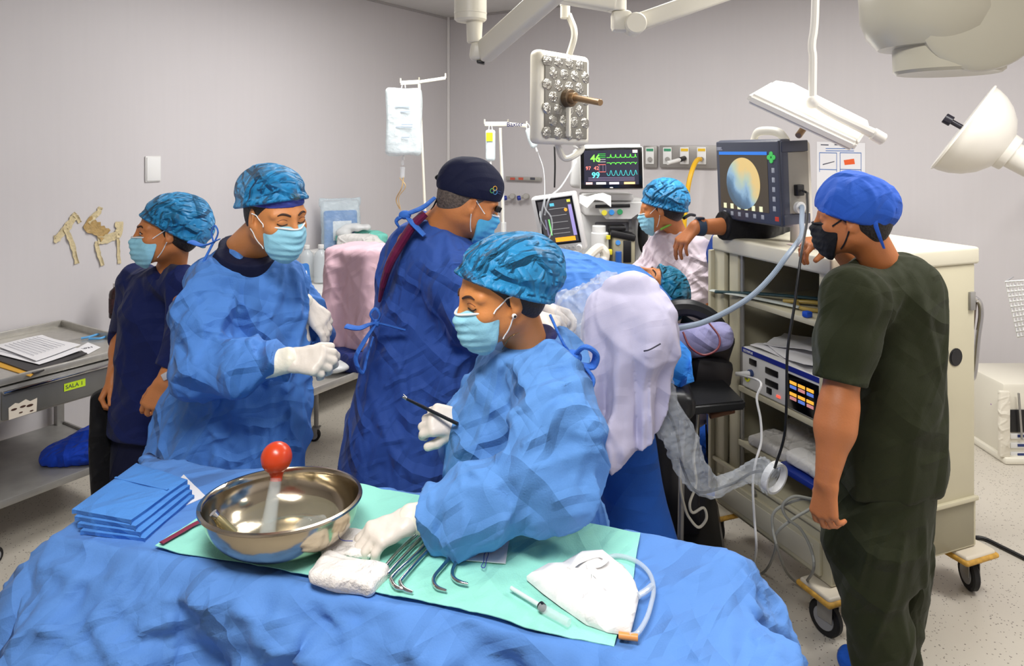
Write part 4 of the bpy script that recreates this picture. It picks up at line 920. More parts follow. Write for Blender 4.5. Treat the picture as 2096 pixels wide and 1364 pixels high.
def onwall(px, py, side, off=0.0):
    dx = (px-CX)/FPX; dz = -(py-HZ)/FPX
    n = np.array(VR) if side == 'left' else -np.array(UL)      # normal into the room
    t = ((np.array(C0)+n*off)@n)/(dx*n[0]+n[1]); return A(dx*t, t, EYE+dz*t)
nL, nB = np.array(VR), -np.array(UL); eL, eB = np.array(UL), np.array(VR); ZZ = A(0, 0, 1)
def wallR(side):
    e, n = (eL, nL) if side == 'left' else (eB, nB); return np.stack([e, n, ZZ], 1)
def blob(name, prims, mt, disp=None, h=.006, parent=None, seed=0, cuts=(), label=None, cat=None, group=None, sharp=0):
    S = SD()
    for p, k in prims: S.add(p, k)
    if disp: S.disp = wrinkle(disp, seed); S.amp = sum(d[3] for d in disp)*1.3
    for c in cuts: S.cut(*c)
    return O(name, surf(S, h), mt, parent, label, cat, group, sharp=sharp)

# ------------------------------------------------------------------ left wall: switch plate, tape scraps
p = onwall(313, 346, 'left', .006); t = T('switch_plate', 'blank white plate on the left wall above the navy-scrubbed person', 'wall plate', p)
O('plate', M().box(p, (.105, .012, .165), wallR('left'), .006), OFFW, t); O('cover_panel', M().box(p+nL*.008, (.09, .006, .15), wallR('left'), .003), WHITE, t)
TAPE = mat('aged_tape', (206, 190, 150), .55, var=.12, vscale=60, bump=.4, bscale=70); TAPEB = mat('brown_tape', (176, 146, 92), .5, var=.2, vscale=50, bump=.4, bscale=80)
def strip(pts, wpx, side='left', mt=TAPE, name='tape_strip', lab=None, seedv=0, grp=None):
    rs = random.Random(seedv); G = []; P = [A(*q) for q in pts]
    Q, _ = catmull(np.array(P), 5)
    for i, q in enumerate(Q):
        tn = Q[min(i+1, len(Q)-1)]-Q[max(i-1, 0)]; tn = nrm(A(tn[0], tn[1])); nn = A(-tn[1], tn[0])
        row = []
        for k in (-1, -.3, .3, 1):
            e = wpx*(1+.25*rs.uniform(-1, 1)); row.append(onwall(q[0]+nn[0]*k*e, q[1]+nn[1]*k*e, side, .003+rs.uniform(0, .009)*(1 if abs(k) == 1 else .3)))
        G.append(row)
    return O(name, M().grid(np.array(G), .0015), mt, None, lab, 'tape', grp, sharp=20)
strip([(155, 441), (140, 462), (118, 488), (110, 490)], 7, lab='leftmost curled tape strip, running down left on the left wall', seedv=1)
strip([(140, 462), (135, 470), (148, 500), (158, 540)], 5, lab='narrow tape strip hanging down below the leftmost curled strip', seedv=2)
strip([(150, 436), (157, 444), (164, 456)], 4, lab='short hooked tape end at top of the leftmost strip', seedv=3)
strip([(180, 455), (200, 436), (206, 424)], 5, lab='tape strip pointing up above the brown tape square', seedv=4)
strip([(176, 455), (196, 468), (216, 484)], 14, mt=TAPEB, name='tape_patch', lab='brown ribbed tape square on the left wall', seedv=5)
strip([(200, 492), (222, 488), (243, 476), (244, 454)], 8, lab='wide tape scrap below right of the brown square', seedv=6)
strip([(198, 494), (200, 512), (210, 544)], 4.5, lab='tape strip hanging from left end of the wide scrap', seedv=7)
strip([(241, 478), (242, 500), (244, 540)], 3.5, lab='rightmost thin tape strip hanging straight down', seedv=8)

# ------------------------------------------------------------------ steel cart at the left edge
a0, a1, b0, b1, zt = -4.34, -3.66, .03, .80, .81
Pt = T('steel_cart', 'stainless steel cart with drawer at left edge under papers and scissors', 'cart', room(-4.0, .41))
m = M(); m.box(room((a0+a1)/2, (b0+b1)/2, zt-.012), (a1-a0, b1-b0, .012), R0)
O('tabletop', m, STEEL, Pt)
m = M()
for (ca, cb, sa, sb) in (((a0+a1)/2, b0, a1-a0, .012), (a1, (b0+b1)/2, .012, b1-b0), (a0, (b0+b1)/2, .012, b1-b0)): m.box(room(ca, cb, zt+.004), (sa, sb, .05), R0, .003)
m.box(room((a0+a1)/2, b1, zt-.008), (a1-a0+.012, .016, .034), R0, .005); O('rim', m, STEEL, Pt)
for ca in (a0+.03, a1-.03):
    for cb in (b0+.03, b1-.03):
        O('leg', M().box(room(ca, cb, .09+(zt-.11)/2), (.04, .04, zt-.12), R0, .004), STEELM, Pt); castor(Pt, room(ca, cb, 0), .04, (-.3, -1, 0))
m = M(); m.box(room((a0+a1)/2, (b0+b1)/2, .26), (a1-a0-.02, b1-b0-.02, .01), R0).box(room((a0+a1)/2, b1-.015, .262), (a1-a0-.02, .012, .034), R0, .003).box(room(a1-.012, (b0+b1)/2, .262), (.012, b1-b0-.03, .034), R0, .003)
O('lower_shelf', m, STEELM, Pt)
m = M(); m.box(room((a0+a1)/2, b1-.2, .70), (a1-a0-.1, .4, .15), R0, .004); O('drawer_housing', m, STEELM, Pt)
dr = O('drawer', M().box(room((a0+a1)/2+.0, b1+.004, .698), (a1-a0-.12, .016, .125), R0, .003), mat('grey_steel', (128, 128, 126), .4, .6, var=.1), Pt)
O('drawer_lip', M().box(room((a0+a1)/2, b1+.016, .757), (a1-a0-.12, .024, .012), R0, .003), CHROME, dr)
lb = room(-3.98, b1+.0135, .705)
O('yellow_label', M().box(lb, (.095, .002, .035), R0), mat('lime_label', (196, 226, 40), .6), dr); text('lettering', 'SALA 1', .026, lb-eL*.042+A(0, 0, -.008)+nL*.0016, eL, ZZ, INK, dr)
lb = room(-4.2, b1+.0135, .662)
m = M(); m.prism([(-.055, -.03), (.055, -.028), (.058, .032), (.03, .026), (.012, .04), (-.015, .03), (-.03, .036), (-.056, .022)], lb, eL, ZZ, nL*.0015); O('torn_sticker', m, mat('torn_paper', (226, 216, 200), .8), dr)
m = M()
for x, y, s_ in ((-.035, .01, .012), (.0, .012, .012), (.028, .008, .014), (-.008, -.012, .008), (.035, -.018, .008)): m.ell(lb+eL*x+ZZ*y+nL*.002, (s_, .0015, s_*.4), R0)
O('sticker_ink', m, mat('rust_ink', (66, 38, 28), .8), dr)
# things on the cart
cz = zt-.005
def cpt(px, py, z=None): return Fz(px, py, cz if z is None else z)
cl = T('clipboard', 'dark clipboard under loose printed sheets on the steel cart', 'clipboard', cpt(90, 730)); q = [cpt(-40, 728), cpt(70, 768, cz), cpt(178, 726), cpt(60, 700)]
def quad_slab(q, z0, th, jit=0):
    G = np.zeros((7, 7, 3))
    for i in range(7):
        for j in range(7):
            u, v = i/6, j/6; p = (1-u)*(1-v)*q[0]+u*(1-v)*q[1]+u*v*q[2]+(1-u)*v*q[3]; p = p.copy(); p[2] = z0+th+jit*math.sin(u*5+v*3)*v
            G[i, j] = p
    return M().grid(G, th)
O('board', quad_slab(q, cz+.002, .006), mat('board_black', (40, 38, 40), .5), cl)
O('folder', quad_slab([cpt(-40, 740), cpt(62, 772), cpt(72, 764), cpt(-30, 728)], cz, .003), mat('manila_yellow', (214, 160, 50), .7), None, 'yellow folder edge sticking out beneath the clipboard', 'folder')
for k, (qq, lab) in enumerate((([cpt(-30, 724), cpt(80, 752), cpt(172, 722), cpt(70, 702)], 'lower printed sheet on the clipboard, squared to its edge'), ([cpt(-10, 716), cpt(74, 748), cpt(165, 716), cpt(86, 694)], 'top printed sheet on the clipboard, turned askew'))):
    s_ = T('paper_sheet', lab, 'paper', qq[0]); O('sheet', quad_slab(qq, cz+.012+k*.008, .0012, .004), PAPER, s_)
    m = M()
    for i in range(9):
        v = .12+i*.085; a = qq[0]*(1-v)+qq[3]*v; b = qq[1]*(1-v)+qq[2]*v; a = a*.9+b*.1; b = b*.8+a*.2; a = a.copy(); b = b.copy(); a[2] = b[2] = cz+.0145+k*.008+.004*math.sin(2)*v+.0015
        m.tube([a, b], .0008, n=5)
    O('printed_lines', m, mat('print_grey', (128, 130, 146), .8), s_)
nt_ = T('paper_note', 'small handwritten note slip beside the clipboard', 'paper', cpt(180, 715)); O('slip', quad_slab([cpt(158, 714), cpt(180, 726), cpt(206, 712), cpt(180, 702)], cz+.001, .0012), PAPER, nt_)
text('handwriting', '3021', .03, cpt(166, 716, cz+.0035), cpt(195, 710)-cpt(166, 716), A(0, 0, 1)*0+nrm(cpt(176, 704)-cpt(180, 724)), INK, nt_)
sc_ = T('scissors', 'blue handled steel scissors lying on the steel cart', 'scissors', cpt(180, 692, cz))
O('blade', M().tube([cpt(133, 698, cz+.006), cpt(168, 692, cz+.008)], .006, rs=[.002, .007], flat=.3), CHROME, sc_)
m = M(); m.tube([cpt(166, 693, cz+.008), cpt(182, 690, cz+.01), cpt(205, 684, cz+.01), cpt(217, 688, cz+.008), cpt(205, 693, cz+.008), cpt(182, 694, cz+.008)], .006); O('handle', m, mat('sky_blue_plastic', (90, 160, 214), .4), sc_)
# blue cloth on the lower shelf
p0 = Fz(170, 930, .27)
blob('folded_cloth', [(sel(Fz(175, 935, .27)+A(0, 0, .03), A(.17, .12, .05)), .02), (sel(Fz(195, 925, .27)+A(.0, .03, .07), A(.12, .1, .05)), .05), (sel(Fz(130, 938, .27)+A(0, 0, .02), A(.1, .1, .03)), .05)], cloth('royal_cloth', (14, 60, 176), crease=.4, scale=12), ((9, 9, 6, .02), (22, 22, 22, .006)), .007, seed=80, cuts=[(A(0, 0, .266), A(0, 0, -1), .002)], label='bright blue cloth bunched on the lower shelf of the left cart', cat='cloth')

# ------------------------------------------------------------------ second steel cart along the left wall
a0, a1, b0, b1, zt2 = -3.1, -1.2, .03, .74, .82
P2_ = T('steel_cart', 'long steel cart holding bottles and wrapped packs along the left wall', 'cart', room(-2.2, .4))
m = M(); m.box(room((a0+a1)/2, (b0+b1)/2, zt2-.01), (a1-a0, b1-b0, .02), R0, .003)
for (ca, cb, sa, sb) in (((a0+a1)/2, b1, a1-a0, .012), (a0, (b0+b1)/2, .012, b1-b0), (a1, (b0+b1)/2, .012, b1-b0)): m.box(room(ca, cb, zt2), (sa, sb, .05), R0, .003)
O('tabletop', m, OFFW, P2_)
for ca in (a0+.04, a1-.04):
    for cb in (b0+.04, b1-.04):
        O('leg', M().box(room(ca, cb, .09+(zt2-.1)/2), (.035, .035, zt2-.11), R0, .004), STEELM, P2_); castor(P2_, room(ca, cb, 0), .04, (-.3, -1, 0))
O('lower_shelf', M().box(room((a0+a1)/2, (b0+b1)/2, .22), (a1-a0-.02, b1-b0-.02, .03), R0, .004), STEELM, P2_)
def bottle(at, r, h, mt, capm, lab, grp=None, labelm=None, neck=.35):
    P = T('bottle', lab, 'bottle', at, grp)
    O('bottle_body', M().lathe([(r*.9, 0), (r, .006), (r, h*.68), (r*.85, h*.78), (r*neck, h*.87), (r*neck, h*.92)], at, n=28), mt, P)
    O('bottle_cap', M().lathe([(r*neck*1.15, h*.9), (r*neck*1.2, h*.91), (r*neck*1.2, h), (r*neck*1.05, h*1.005)], at, n=20), capm, P)
    if labelm: O('bottle_label', M().lathe([(r*1.01, h*.16), (r*1.015, h*.17), (r*1.015, h*.56), (r*1.01, h*.57)], at, n=28), labelm, P)
    return P
BROWN = mat('amber_brown', (44, 22, 22), .2); MILK = mat('milky_plastic', (214, 222, 226), .25, alpha=.6)
bb = lambda px, z, b: room(0, b, z)+(lambda t: eL*t)(((px-CX)/FPX*(room(0, b)[1])-room(0, b)[0])/(eL[0]-(px-CX)/FPX*eL[1]))
bottle(bb(237, zt2+.01, .2), .036, .20, BROWN, mat('cap_white', (220, 215, 210), .4), 'dark brown bottle with white cap behind the navy-scrubbed person', labelm=mat('brown_label', (60, 30, 34), .6, var=.5, vscale=50))
bottle(bb(261, zt2+.01, .22), .036, .22, MILK, OFFW, 'milky bottle beside the dark brown bottle')
bottle(bb(657, zt2+.01, .42), .05, .27, MILK, WHITE, 'taller clear plastic bottle nearest the pink draped box'); bottle(bb(628, zt2+.01, .30), .05, .26, MILK, WHITE, 'clear plastic bottle behind the masked man')
BPACK = cloth('blue_wrap', (58, 118, 192), crease=.35, scale=14)
def pack(cx, w_, h_, d_, tilt, lab, mt=BPACK, bag=True, z=zt2+.012, yaw=0.3):
    P = T('sterile_pack', lab, 'pack', A(cx[0], cx[1], z)); Rp = ypr(math.degrees(yaw), tilt, 0); c = A(cx[0], cx[1], z)+Rp@A(0, 0, h_/2)+A(0, 0, .01)
    S = SD(); S.add(sbox(c, (w_/2, d_/2, h_/2), Rp, .02), .01); S.disp = wrinkle(((14, 14, 14, .008),), 5); S.amp = .01; O('wrapped_bundle', surf(S, .006), mt, P, sharp=40)
    O('paper_label', M().box(c+Rp@A(.01, -d_/2-.001, -.01), (w_*.55, .003, h_*.5), Rp), PAPER, P)
    if bag:
        S = SD(); S.add(sbox(c+Rp@A(0, 0, .03), (w_/2+.02, d_/2+.008, h_/2+.05), Rp, .02), .01); S.add(sbox(c+Rp@A(0, 0, h_/2+.07), (w_/2+.03, .008, .03), Rp, .006), .02); S.disp = wrinkle(((20, 20, 20, .01),), 6); S.amp = .012
        O('clear_bag', surf(S, .008), mat('pale_clear_bag', (206, 228, 236), .15, alpha=.33, bump=.8, bscale=40), P, sharp=0)
    return P
q = bb(698, 0, .25); pack(q, .26, .30, .06, -10, 'blue wrapped pack in a clear bag leaning on wall above cart', z=1.00, yaw=.35)
q = bb(612, 0, .55); pack(q, .17, .17, .08, -22, 'low blue wrapped pack with white label beside clear bottles', bag=False, yaw=.7)
# white storage tub with gauze and green towel
q = bb(735, 0, .42); q = A(q[0], q[1], zt2+.005)
tb = T('storage_tub', 'white plastic tub heaped with gauze and linens behind the surgeon', 'tub', q)
O('tub_body', M().box(q+A(0, 0, .09), (.46, .3, .18), ypr(-28), .03), OFFW, tb); O('tub_rim', M().box(q+A(0, 0, .18), (.49, .33, .02), ypr(-28), .008), OFFW, tb)
blob('gauze_bundle', [(sbox(q+A(.0, -.02, .25), (.15, .09, .06), ypr(-20), .03), .02), (sel(q+A(.1, -.05, .22), (.12, .1, .05)), .05)], cloth('white_gauze', (228, 226, 222), crease=.4, scale=16), ((12, 12, 12, .014),), .007, seed=83, label='white gauze bundle heaped on the storage tub', cat='gauze')
blob('green_towel', [(sbox(q+A(.08, .07, .29), (.14, .05, .035), ypr(-30, 0, 8), .02), .02), (sbox(q+A(-.08, .04, .27), (.1, .05, .03), ypr(-10), .02), .03)], cloth('mint_cloth', (122, 206, 190), crease=.4, scale=16), ((12, 12, 12, .012),), .007, seed=84, label='folded mint green towel on top of the storage tub', cat='towel')
blob('crumpled_bag', [(sel(q+A(-.02, .02, .36), (.11, .06, .03)), .02), (sel(q+A(-.12, 0, .32), (.06, .05, .04)), .04)], mat('white_film', (228, 230, 230), .3, alpha=.8), ((18, 18, 18, .02),), .006, seed=85, label='crumpled white plastic bag lying over the green towel', cat='bag')
# second, taller box behind the packs
q = bb(660, 0, .2); O('white_bin', M().box(A(q[0]+.02, q[1], zt2+.1), (.22, .26, .19), R0, .02), OFFW, None, 'white bin standing on the long steel cart under the bagged pack', 'bin')

# ------------------------------------------------------------------ low steel trolley with pink draped box
zq = .55; c = Fz(700, 800, zq)
lt = T('low_trolley', 'low steel trolley under the pink sheet between two gowned people', 'trolley', (c[0]-.1, c[1]+.25, 0))
ce = c+A(-.12, 0, 0)+nL*(-.28)+eL*.1; ce[2] = zq
m = M(); m.box(ce, (.8, .55, .016), R0).box(ce+nL*.28+ZZ*.005, (.8, .012, .04), R0, .004).box(ce-nL*.28+ZZ*.005, (.8, .012, .04), R0, .004); O('tabletop', m, STEEL, lt)
for sa in (-.37, .37):
    for sb in (-.25, .25):
        pp = ce+eL*sa+nL*sb; O('leg', M().cyl(A(pp[0], pp[1], .1), A(pp[0], pp[1], zq-.005), .014), STEELM, lt); castor(lt, (pp[0], pp[1], 0), .04)
PINK = cloth('pink_sheet', (206, 172, 182), crease=.28, scale=5)
cb = Fz(722, 735, .60); cb = A(cb[0]+.03, cb[1]+.12, .0)
blob('draped_box', [(sbox(cb+A(0, .02, .93), (.18, .16, .30), ypr(-32), .04), .02), (cap(cb+A(-.16, -.08, 1.12), cb+A(-.2, -.12, .68), .03, .05), .08)], PINK, ((5, 5, 2.5, .016), (11, 11, 5, .006)), .008, seed=86, cuts=[(A(0, 0, .66), A(0, 0, -1), .004)], label='box covered with a pale pink sheet on the low trolley', cat='draped box')
blob('folded_cloth', [(sbox(cb+A(-.05, -.02, .615), (.22, .19, .05), ypr(-32), .03), .02)], NAVYC, ((9, 9, 14, .016),), .007, seed=87, label='navy cloth folded beneath the pink draped box', cat='cloth')
pb = Fz(672, 762, zq+.02)
blob('plastic_bag', [(sel(pb+A(0, .03, .03), (.13, .09, .035), ypr(-30)), .02)], mat('white_film2', (226, 228, 226), .25, alpha=.7, bump=.6, bscale=40), ((14, 14, 14, .016),), .006, seed=88, cuts=[(A(0, 0, zq+.01), A(0, 0, -1), .002)], label='translucent plastic bag lying on the low trolley', cat='bag')

# ------------------------------------------------------------------ drip stands
def drip_stand(Y, base, top, arms, lab, ppy):
    P = T('drip_stand', lab, 'drip stand', (W(base, 0, Y)[0], Y, 0)); x = W(base, 0, Y)[0]; tp = W(*ppy, Y)
    O('pole', M().cyl(A(x, Y, .12), A(x, Y, 1.1), .014).cyl(A(x, Y, 1.05), tp, .009), CREAM, P)
    for k in range(4):
        a = k*math.pi/2+.4; e = A(x+.24*math.cos(a), Y+.24*math.sin(a), .085); O('base_leg', M().cyl(A(x, Y, .13), e, .012), CREAM, P); castor(P, (e[0], e[1], 0), .03)
    m = M()
    for (pts) in arms: m.box((W(*pts[0], Y)+W(*pts[1], Y))/2, (np.linalg.norm(W(*pts[1], Y)-W(*pts[0], Y)), .02, pts[2]), frame(A(0, 1, 0), A(0, 0, 1)) if 0 else ypr(0, 0, math.degrees(math.atan2(W(*pts[0], Y)[2]-W(*pts[1], Y)[2], W(*pts[1], Y)[0]-W(*pts[0], Y)[0]))), .004)
    for pts in arms:
        for e in (pts[0], pts[1]):
            m.tube([W(*e, Y), W(*e, Y)+A(0, -.005, .03)], .005)
    O('hanger_arm', m, CREAM, P); return P
Y1 = 4.5
drip_stand(Y1, 875, 0, [((820, 170), (858, 168), .026), ((858, 168), (912, 160), .02)], 'tall drip stand holding a large clear fluid bag near the corner', (858, 172))
FB = mat('fluid_bag', (222, 232, 234), .2, alpha=.78, bump=.5, bscale=25)
def fluid_bag(px, py0, py1, wpx, Y, lab, mt=FB, tag=None, depth=.03, tilt=0):
    c = W(px, (py0+py1)/2, Y); hh = (py1-py0)/2/FPX*Y; ww = wpx/2/FPX*Y; R = ypr(0, 0, tilt); P = T('fluid_bag', lab, 'fluid bag', c)
    S = SD(); S.add(sbox(c, (ww, depth, hh), R, min(.025, depth*.9)), .01); S.disp = wrinkle(((13, 13, 13, .012),), int(px)); S.amp = .015; O('pouch', surf(S, .006), mt, P, sharp=0)
    m = M(); t_ = c+R@A(0, 0, hh); b_ = c-R@A(0, 0, hh); m.tube([t_-R@A(.012, 0, 0), t_+R@A(-.006, 0, .03), t_+R@A(.006, 0, .03), t_+R@A(.012, 0, 0)], .003); O('hang_loop', m, WHITE, P)
    O('port', M().cyl(b_, b_-R@A(0, 0, .03), .007), WHITE, P)
    if tag: O('bag_label', M().box(c+R@A(-ww*.2, -depth-.004, hh*tag[1]), (ww*1.3, .003, hh*.55), R, 0), tag[0], P)
    return P
bgP = fluid_bag(826, 180, 318, 72, Y1-.04, 'large clear fluid bag hanging from the tall drip stand', depth=.045)
m = M()
for x, z, w_ in ((.0, .09, .09), (.02, .06, .06), (.03, -.02, .07), (.01, -.035, .1), (.02, -.1, .05)): m.box(W(826, 249, Y1-.04)+A(x, -.05, z), (w_, .002, .006))
O('bag_print', m, mat('faint_print', (168, 182, 196), .6), bgP)
dl = T('drip_line', 'drip chamber and thin line hanging below the large fluid bag', 'drip line', W(824, 345, Y1-.04))
O('drip_chamber', M().cyl(W(824, 322, Y1-.04), W(824, 338, Y1-.04), .009).cyl(W(824, 342, Y1-.04), W(824, 364, Y1-.04), .016, .013), CLEAR, dl)
O('tubing', M().tube([W(826, 362, Y1-.04), W(822, 385, Y1-.04), W(811, 408, Y1), W(818, 428, Y1)], .004).tube([W(818, 364, Y1-.04), W(830, 382, Y1-.04), W(816, 404, Y1-.02), W(820, 430, Y1)], .003), mat('amber_tube', (206, 176, 128), .35), dl)
Y2 = 4.6
s2 = drip_stand(Y2, 1032, 0, [((992, 254), (1040, 254), .03), ((1040, 254), (1078, 258), .024)], 'drip stand with labelled arm and two small bags behind the navy cap', (1024, 262))
text('lettering', 'Baxter', .04, W(1037, 259, Y2-.022), A(1, 0, .02), ZZ, mat('navy_print', (30, 32, 84), .6), s2, bold=.0006)
fluid_bag(1004, 266, 330, 20, Y2-.03, 'small fluid bag with a lime label on the left arm of the stand', tag=(mat('lime_tag', (206, 236, 30), .6), .55), depth=.018)
fluid_bag(1089, 262, 303, 15, Y2-.03, 'small tilted fluid bag on right arm of the stand', depth=.016, tilt=-20)
O('drip_line', M().tube([W(1101, 312, Y2), W(1112, 345, Y2-.1), W(1115, 385, Y2-.3), W(1113, 410, 4.2), W(1105, 440, 4.0), W(1118, 470, 4.0)], .003).tube([W(1026, 300, Y2-.03), W(1030, 380, Y2-.03), W(1031, 455, Y2-.03)], .006).cyl(W(1031, 455, Y2-.03), W(1031, 482, Y2-.03), .018), CLEAR, None, 'thin clear lines running down from the small fluid bags', 'drip line')

# ------------------------------------------------------------------ back wall fittings
def outlet_panel(px0, px1, lab, items):
    a, b = onwall(px0, 321, 'right', .02), onwall(px1, 321, 'right', .02); c = (a+b)/2; L = np.linalg.norm(b-a)
    P = T('gas_outlet_panel', lab, 'outlet panel', c); O('panel', M().box(c, (L, .03, .185), wallR('right')@np.eye(3), .006), mat('panel_grey', (152, 148, 144), .4, .3), P)
    for px, col in items:
        p = onwall(px, 319, 'right', .04); pl = O('outlet', M().box(p, (.075, .008, .14), wallR('right'), .004), WHITE, P)
        O('colour_band', M().box(onwall(px, 307, 'right', .0455), (.06, .003, .022), wallR('right')), mat('band_'+col[0], col[1], .5), pl)
        O('socket', M().cyl(onwall(px, 326, 'right', .04), onwall(px, 326, 'right', .07), .019), STEELM, pl)
GRN, YEL = ('green', (64, 150, 112)), ('yellow', (232, 190, 40))
outlet_panel(1318, 1346, 'single gas outlet panel on back wall just right of vitals monitor', [(1330, GRN)])
pnl = outlet_panel(1351, 1468, 'wide row of gas outlets with yellow hose on the back wall', [(1366, GRN), (1401, YEL), (1436, YEL)])
hs = T('gas_hose', 'yellow hose curving down from the right gas outlet', 'hose', onwall(1430, 326, 'right', .1))
O('hose', M().tube([onwall(1436, 326, 'right', .07), onwall(1427, 328, 'right', .16), onwall(1418, 345, 'right', .25), onwall(1409, 380, 'right', .3), onwall(1402, 440, 'right', .3), onwall(1398, 520, 'right', .3), onwall(1400, 600, 'right', .28)], .019), mat('yellow_hose', (236, 184, 34), .4), hs)
O('probe', M().cyl(onwall(1436, 326, 'right', .06), onwall(1436, 326, 'right', .1), .017), CHROME, hs)
vp = T('vacuum_probe', 'white suction probe plugged into middle gas outlet', 'probe', onwall(1390, 330, 'right', .1))
O('probe_body', M().cyl(onwall(1401, 324, 'right', .06), onwall(1392, 327, 'right', .14), .02), BLK, vp); O('probe_handle', M().cyl(onwall(1392, 327, 'right', .13), onwall(1366, 334, 'right', .24), .016), WHITE, vp)
rl = T('equipment_rail', 'steel equipment rail with small red tags on back wall', 'rail', onwall(1072, 366, 'right', .03))
O('rail', M().box((onwall(1036, 364, 'right', .03)+onwall(1108, 368, 'right', .03))/2, (np.linalg.norm(onwall(1036, 364, 'right', .03)-onwall(1108, 368, 'right', .03)), .02, .035), wallR('right'), .004), STEEL, rl)
for px, c_ in ((1049, (200, 90, 70)), (1066, (200, 90, 70)), (1090, (80, 80, 90))): O('tag', M().box(onwall(px, 366, 'right', .043), (.05, .003, .022), wallR('right')), mat('tag_%d' % c_[0], c_, .6), rl)
for px, lab in ((1045, 'left wall valve with blue knob under the equipment rail'), (1073, 'right wall valve with blue knob under the equipment rail')):
    P = T('wall_valve', lab, 'valve', onwall(px, 404, 'right', .05), 'wall valves under the rail')
    O('valve_body', M().cyl(onwall(px+6, 402, 'right', 0), onwall(px+3, 402, 'right', .1), .026).cyl(onwall(px+8, 402, 'right', .06), onwall(px-6, 404, 'right', .08), .014), STEEL, P); O('valve_knob', M().cyl(onwall(px-8, 405, 'right', .07), onwall(px-14, 406, 'right', .09), .022), mat('blue_knob', (30, 50, 150), .4), P)
ps = T('wall_poster', 'printed instruction sheet on back wall behind the blue tied cap', 'poster', onwall(1722, 345, 'right', .004))
def wq(pxs, off, mt, name, par):
    P4 = [onwall(x, y, 'right', off) for x, y in pxs]; m = M(); m.add(np.array(P4+[p_+nB*.0006 for p_ in P4]), [(0, 1, 2, 3), (7, 6, 5, 4), (0, 4, 5, 1), (1, 5, 6, 2), (2, 6, 7, 3), (3, 7, 4, 0)]); return O(name, m, mt, par)
wq([(1672, 290), (1771, 293), (1771, 420), (1672, 412)], .002, PAPER, 'sheet', ps)
BL_ = mat('print_blue', (60, 110, 180), .7)
for x0, x1 in ((1677, 1713), (1719, 1763)):
    wq([(x0, 312), (x1, 312.5), (x1, 314), (x0, 313.5)], .003, BL_, 'frame_line', ps); wq([(x0, 313), (x0+1, 313), (x0+1, 352), (x0, 352)], .003, BL_, 'frame_line', ps); wq([(x1-1, 313), (x1, 313), (x1, 352), (x1-1, 352)], .003, BL_, 'frame_line', ps); wq([(x0, 346), (x1, 347), (x1, 348.5), (x0, 347.5)], .003, BL_, 'frame_line', ps)
for y in (303.5, 308): wq([(1690, y), (1748, y+.5), (1748, y+2), (1690, y+1.5)], .003, BL_, 'heading_line', ps)
for x0, x1 in ((1680, 1696), (1708, 1728)): wq([(x0, 295.5), (x1, 296), (x1, 298), (x0, 297.5)], .003, INK, 'logo_line', ps)
wq([(1727, 328), (1748, 325), (1750, 336), (1729, 338)], .003, mat('print_orange', (232, 96, 40), .7), 'picture_patch', ps)
wq([(1684, 336), (1708, 330), (1708, 331.5), (1684, 338)], .003, INK, 'picture_line', ps)
# ------------------------------------------------------------------ ceiling-hung equipment
def plate_lamp(corners, thick, P, mt, back):
    """corners TL, TR, BR, BL of a panel; back: vector away from the lit face"""
    q = [np.asarray(c, float) for c in corners]; G = []
    n = 14
    for i in range(n):
        row = []
        for j in range(n):
            u, v = i/(n-1), j/(n-1)
            row.append((1-u)*(1-v)*q[0]+u*(1-v)*q[1]+u*v*q[2]+(1-u)*v*q[3])
        G.append(row)
    return np.array(G)
Yl = 3.4
L1 = T('surgical_light', 'square multi-lens surgical light with bronze centre handle', 'surgical light', W(1160, 200, Yl))
ctr = W(1156, 202, Yl); ex = nrm(A(.66, -.72, -.02)); ex = nrm(W(1213, 212, Yl+.13)-W(1104, 201, Yl-.13)); ey = nrm(W(1161, 110, Yl+.02)-W(1149, 300, Yl-.02)); nz = nrm(np.cross(ex, ey)); nz = nz if nz[1] < 0 else -nz; ey = nrm(np.cross(nz, ex)); ey = ey if ey[2] > 0 else -ey
Rl = np.stack([ex, nz, ey], 1); hw, hh = .185, .222
O('housing', M().box(ctr-nz*.03, (hw*2, .075, hh*2), Rl, .03, 4), CREAM, L1)
O('lens_tray', M().box(ctr+nz*.008, (hw*1.62, .012, hh*1.72), Rl, .004), mat('lens_tray', (120, 116, 106), .5), L1)
lensm = mat('lens_glass', (178, 176, 168), .16, .9, bump=.9, bscale=70)
for i in range(7):
    for j in range(4):
        x = (-.75+j*.5)*hw*.78*1.05+(.02 if i % 2 else -.02)*1; z = (-.84+i*.28)*hh*.9
        if abs(i-3) < 1 and j in (1, 2): continue
        m = M(); m.ell(ctr+Rl@A(x, .011, z), (.037, .009, .030), Rl@ypr(0, 0, 20*((i+j) % 3)), 7, 5); O('lens', m, lensm, L1, sharp=10)
O('centre_strip', M().box(ctr+Rl@A(0, .02, -hh*.45), (.014, .03, hh*.75), Rl, .003), CREAM, L1)
BRONZE = mat('bronze_handle', (160, 130, 96), .35, .6)
O('handle_collar', M().cyl(ctr+nz*.01, ctr+nz*.045, .045, .042), mat('bronze_dark', (110, 92, 72), .4, .6), L1)
O('handle', M().cyl(ctr+nz*.04, ctr+nz*.07, .026).cyl(ctr+nz*.06, W(1229, 210, Yl-.25), .015), BRONZE, L1)
O('yoke_arm', M().tube([ctr+ey*(hh-.03)-nz*.03+ex*.05, W(1176, 70, Yl+.04), W(1164, 30, Yl+.08)], .016).cyl(W(1157, 38, Yl+.08), W(1157, -60, Yl+.08), .024).cyl(W(1157, 12, Yl+.08), W(1157, 9, Yl+.08), .026), CREAM, L1)
O('yoke_arm', M().tube([ctr-ey*(hh-.01)-nz*.05, W(1152, 322, Yl+.1), W(1170, 322, Yl+.1), W(1190, 300, Yl+.12), ctr-ey*(hh*.7)-nz*.06], .016), CREAM, L1)
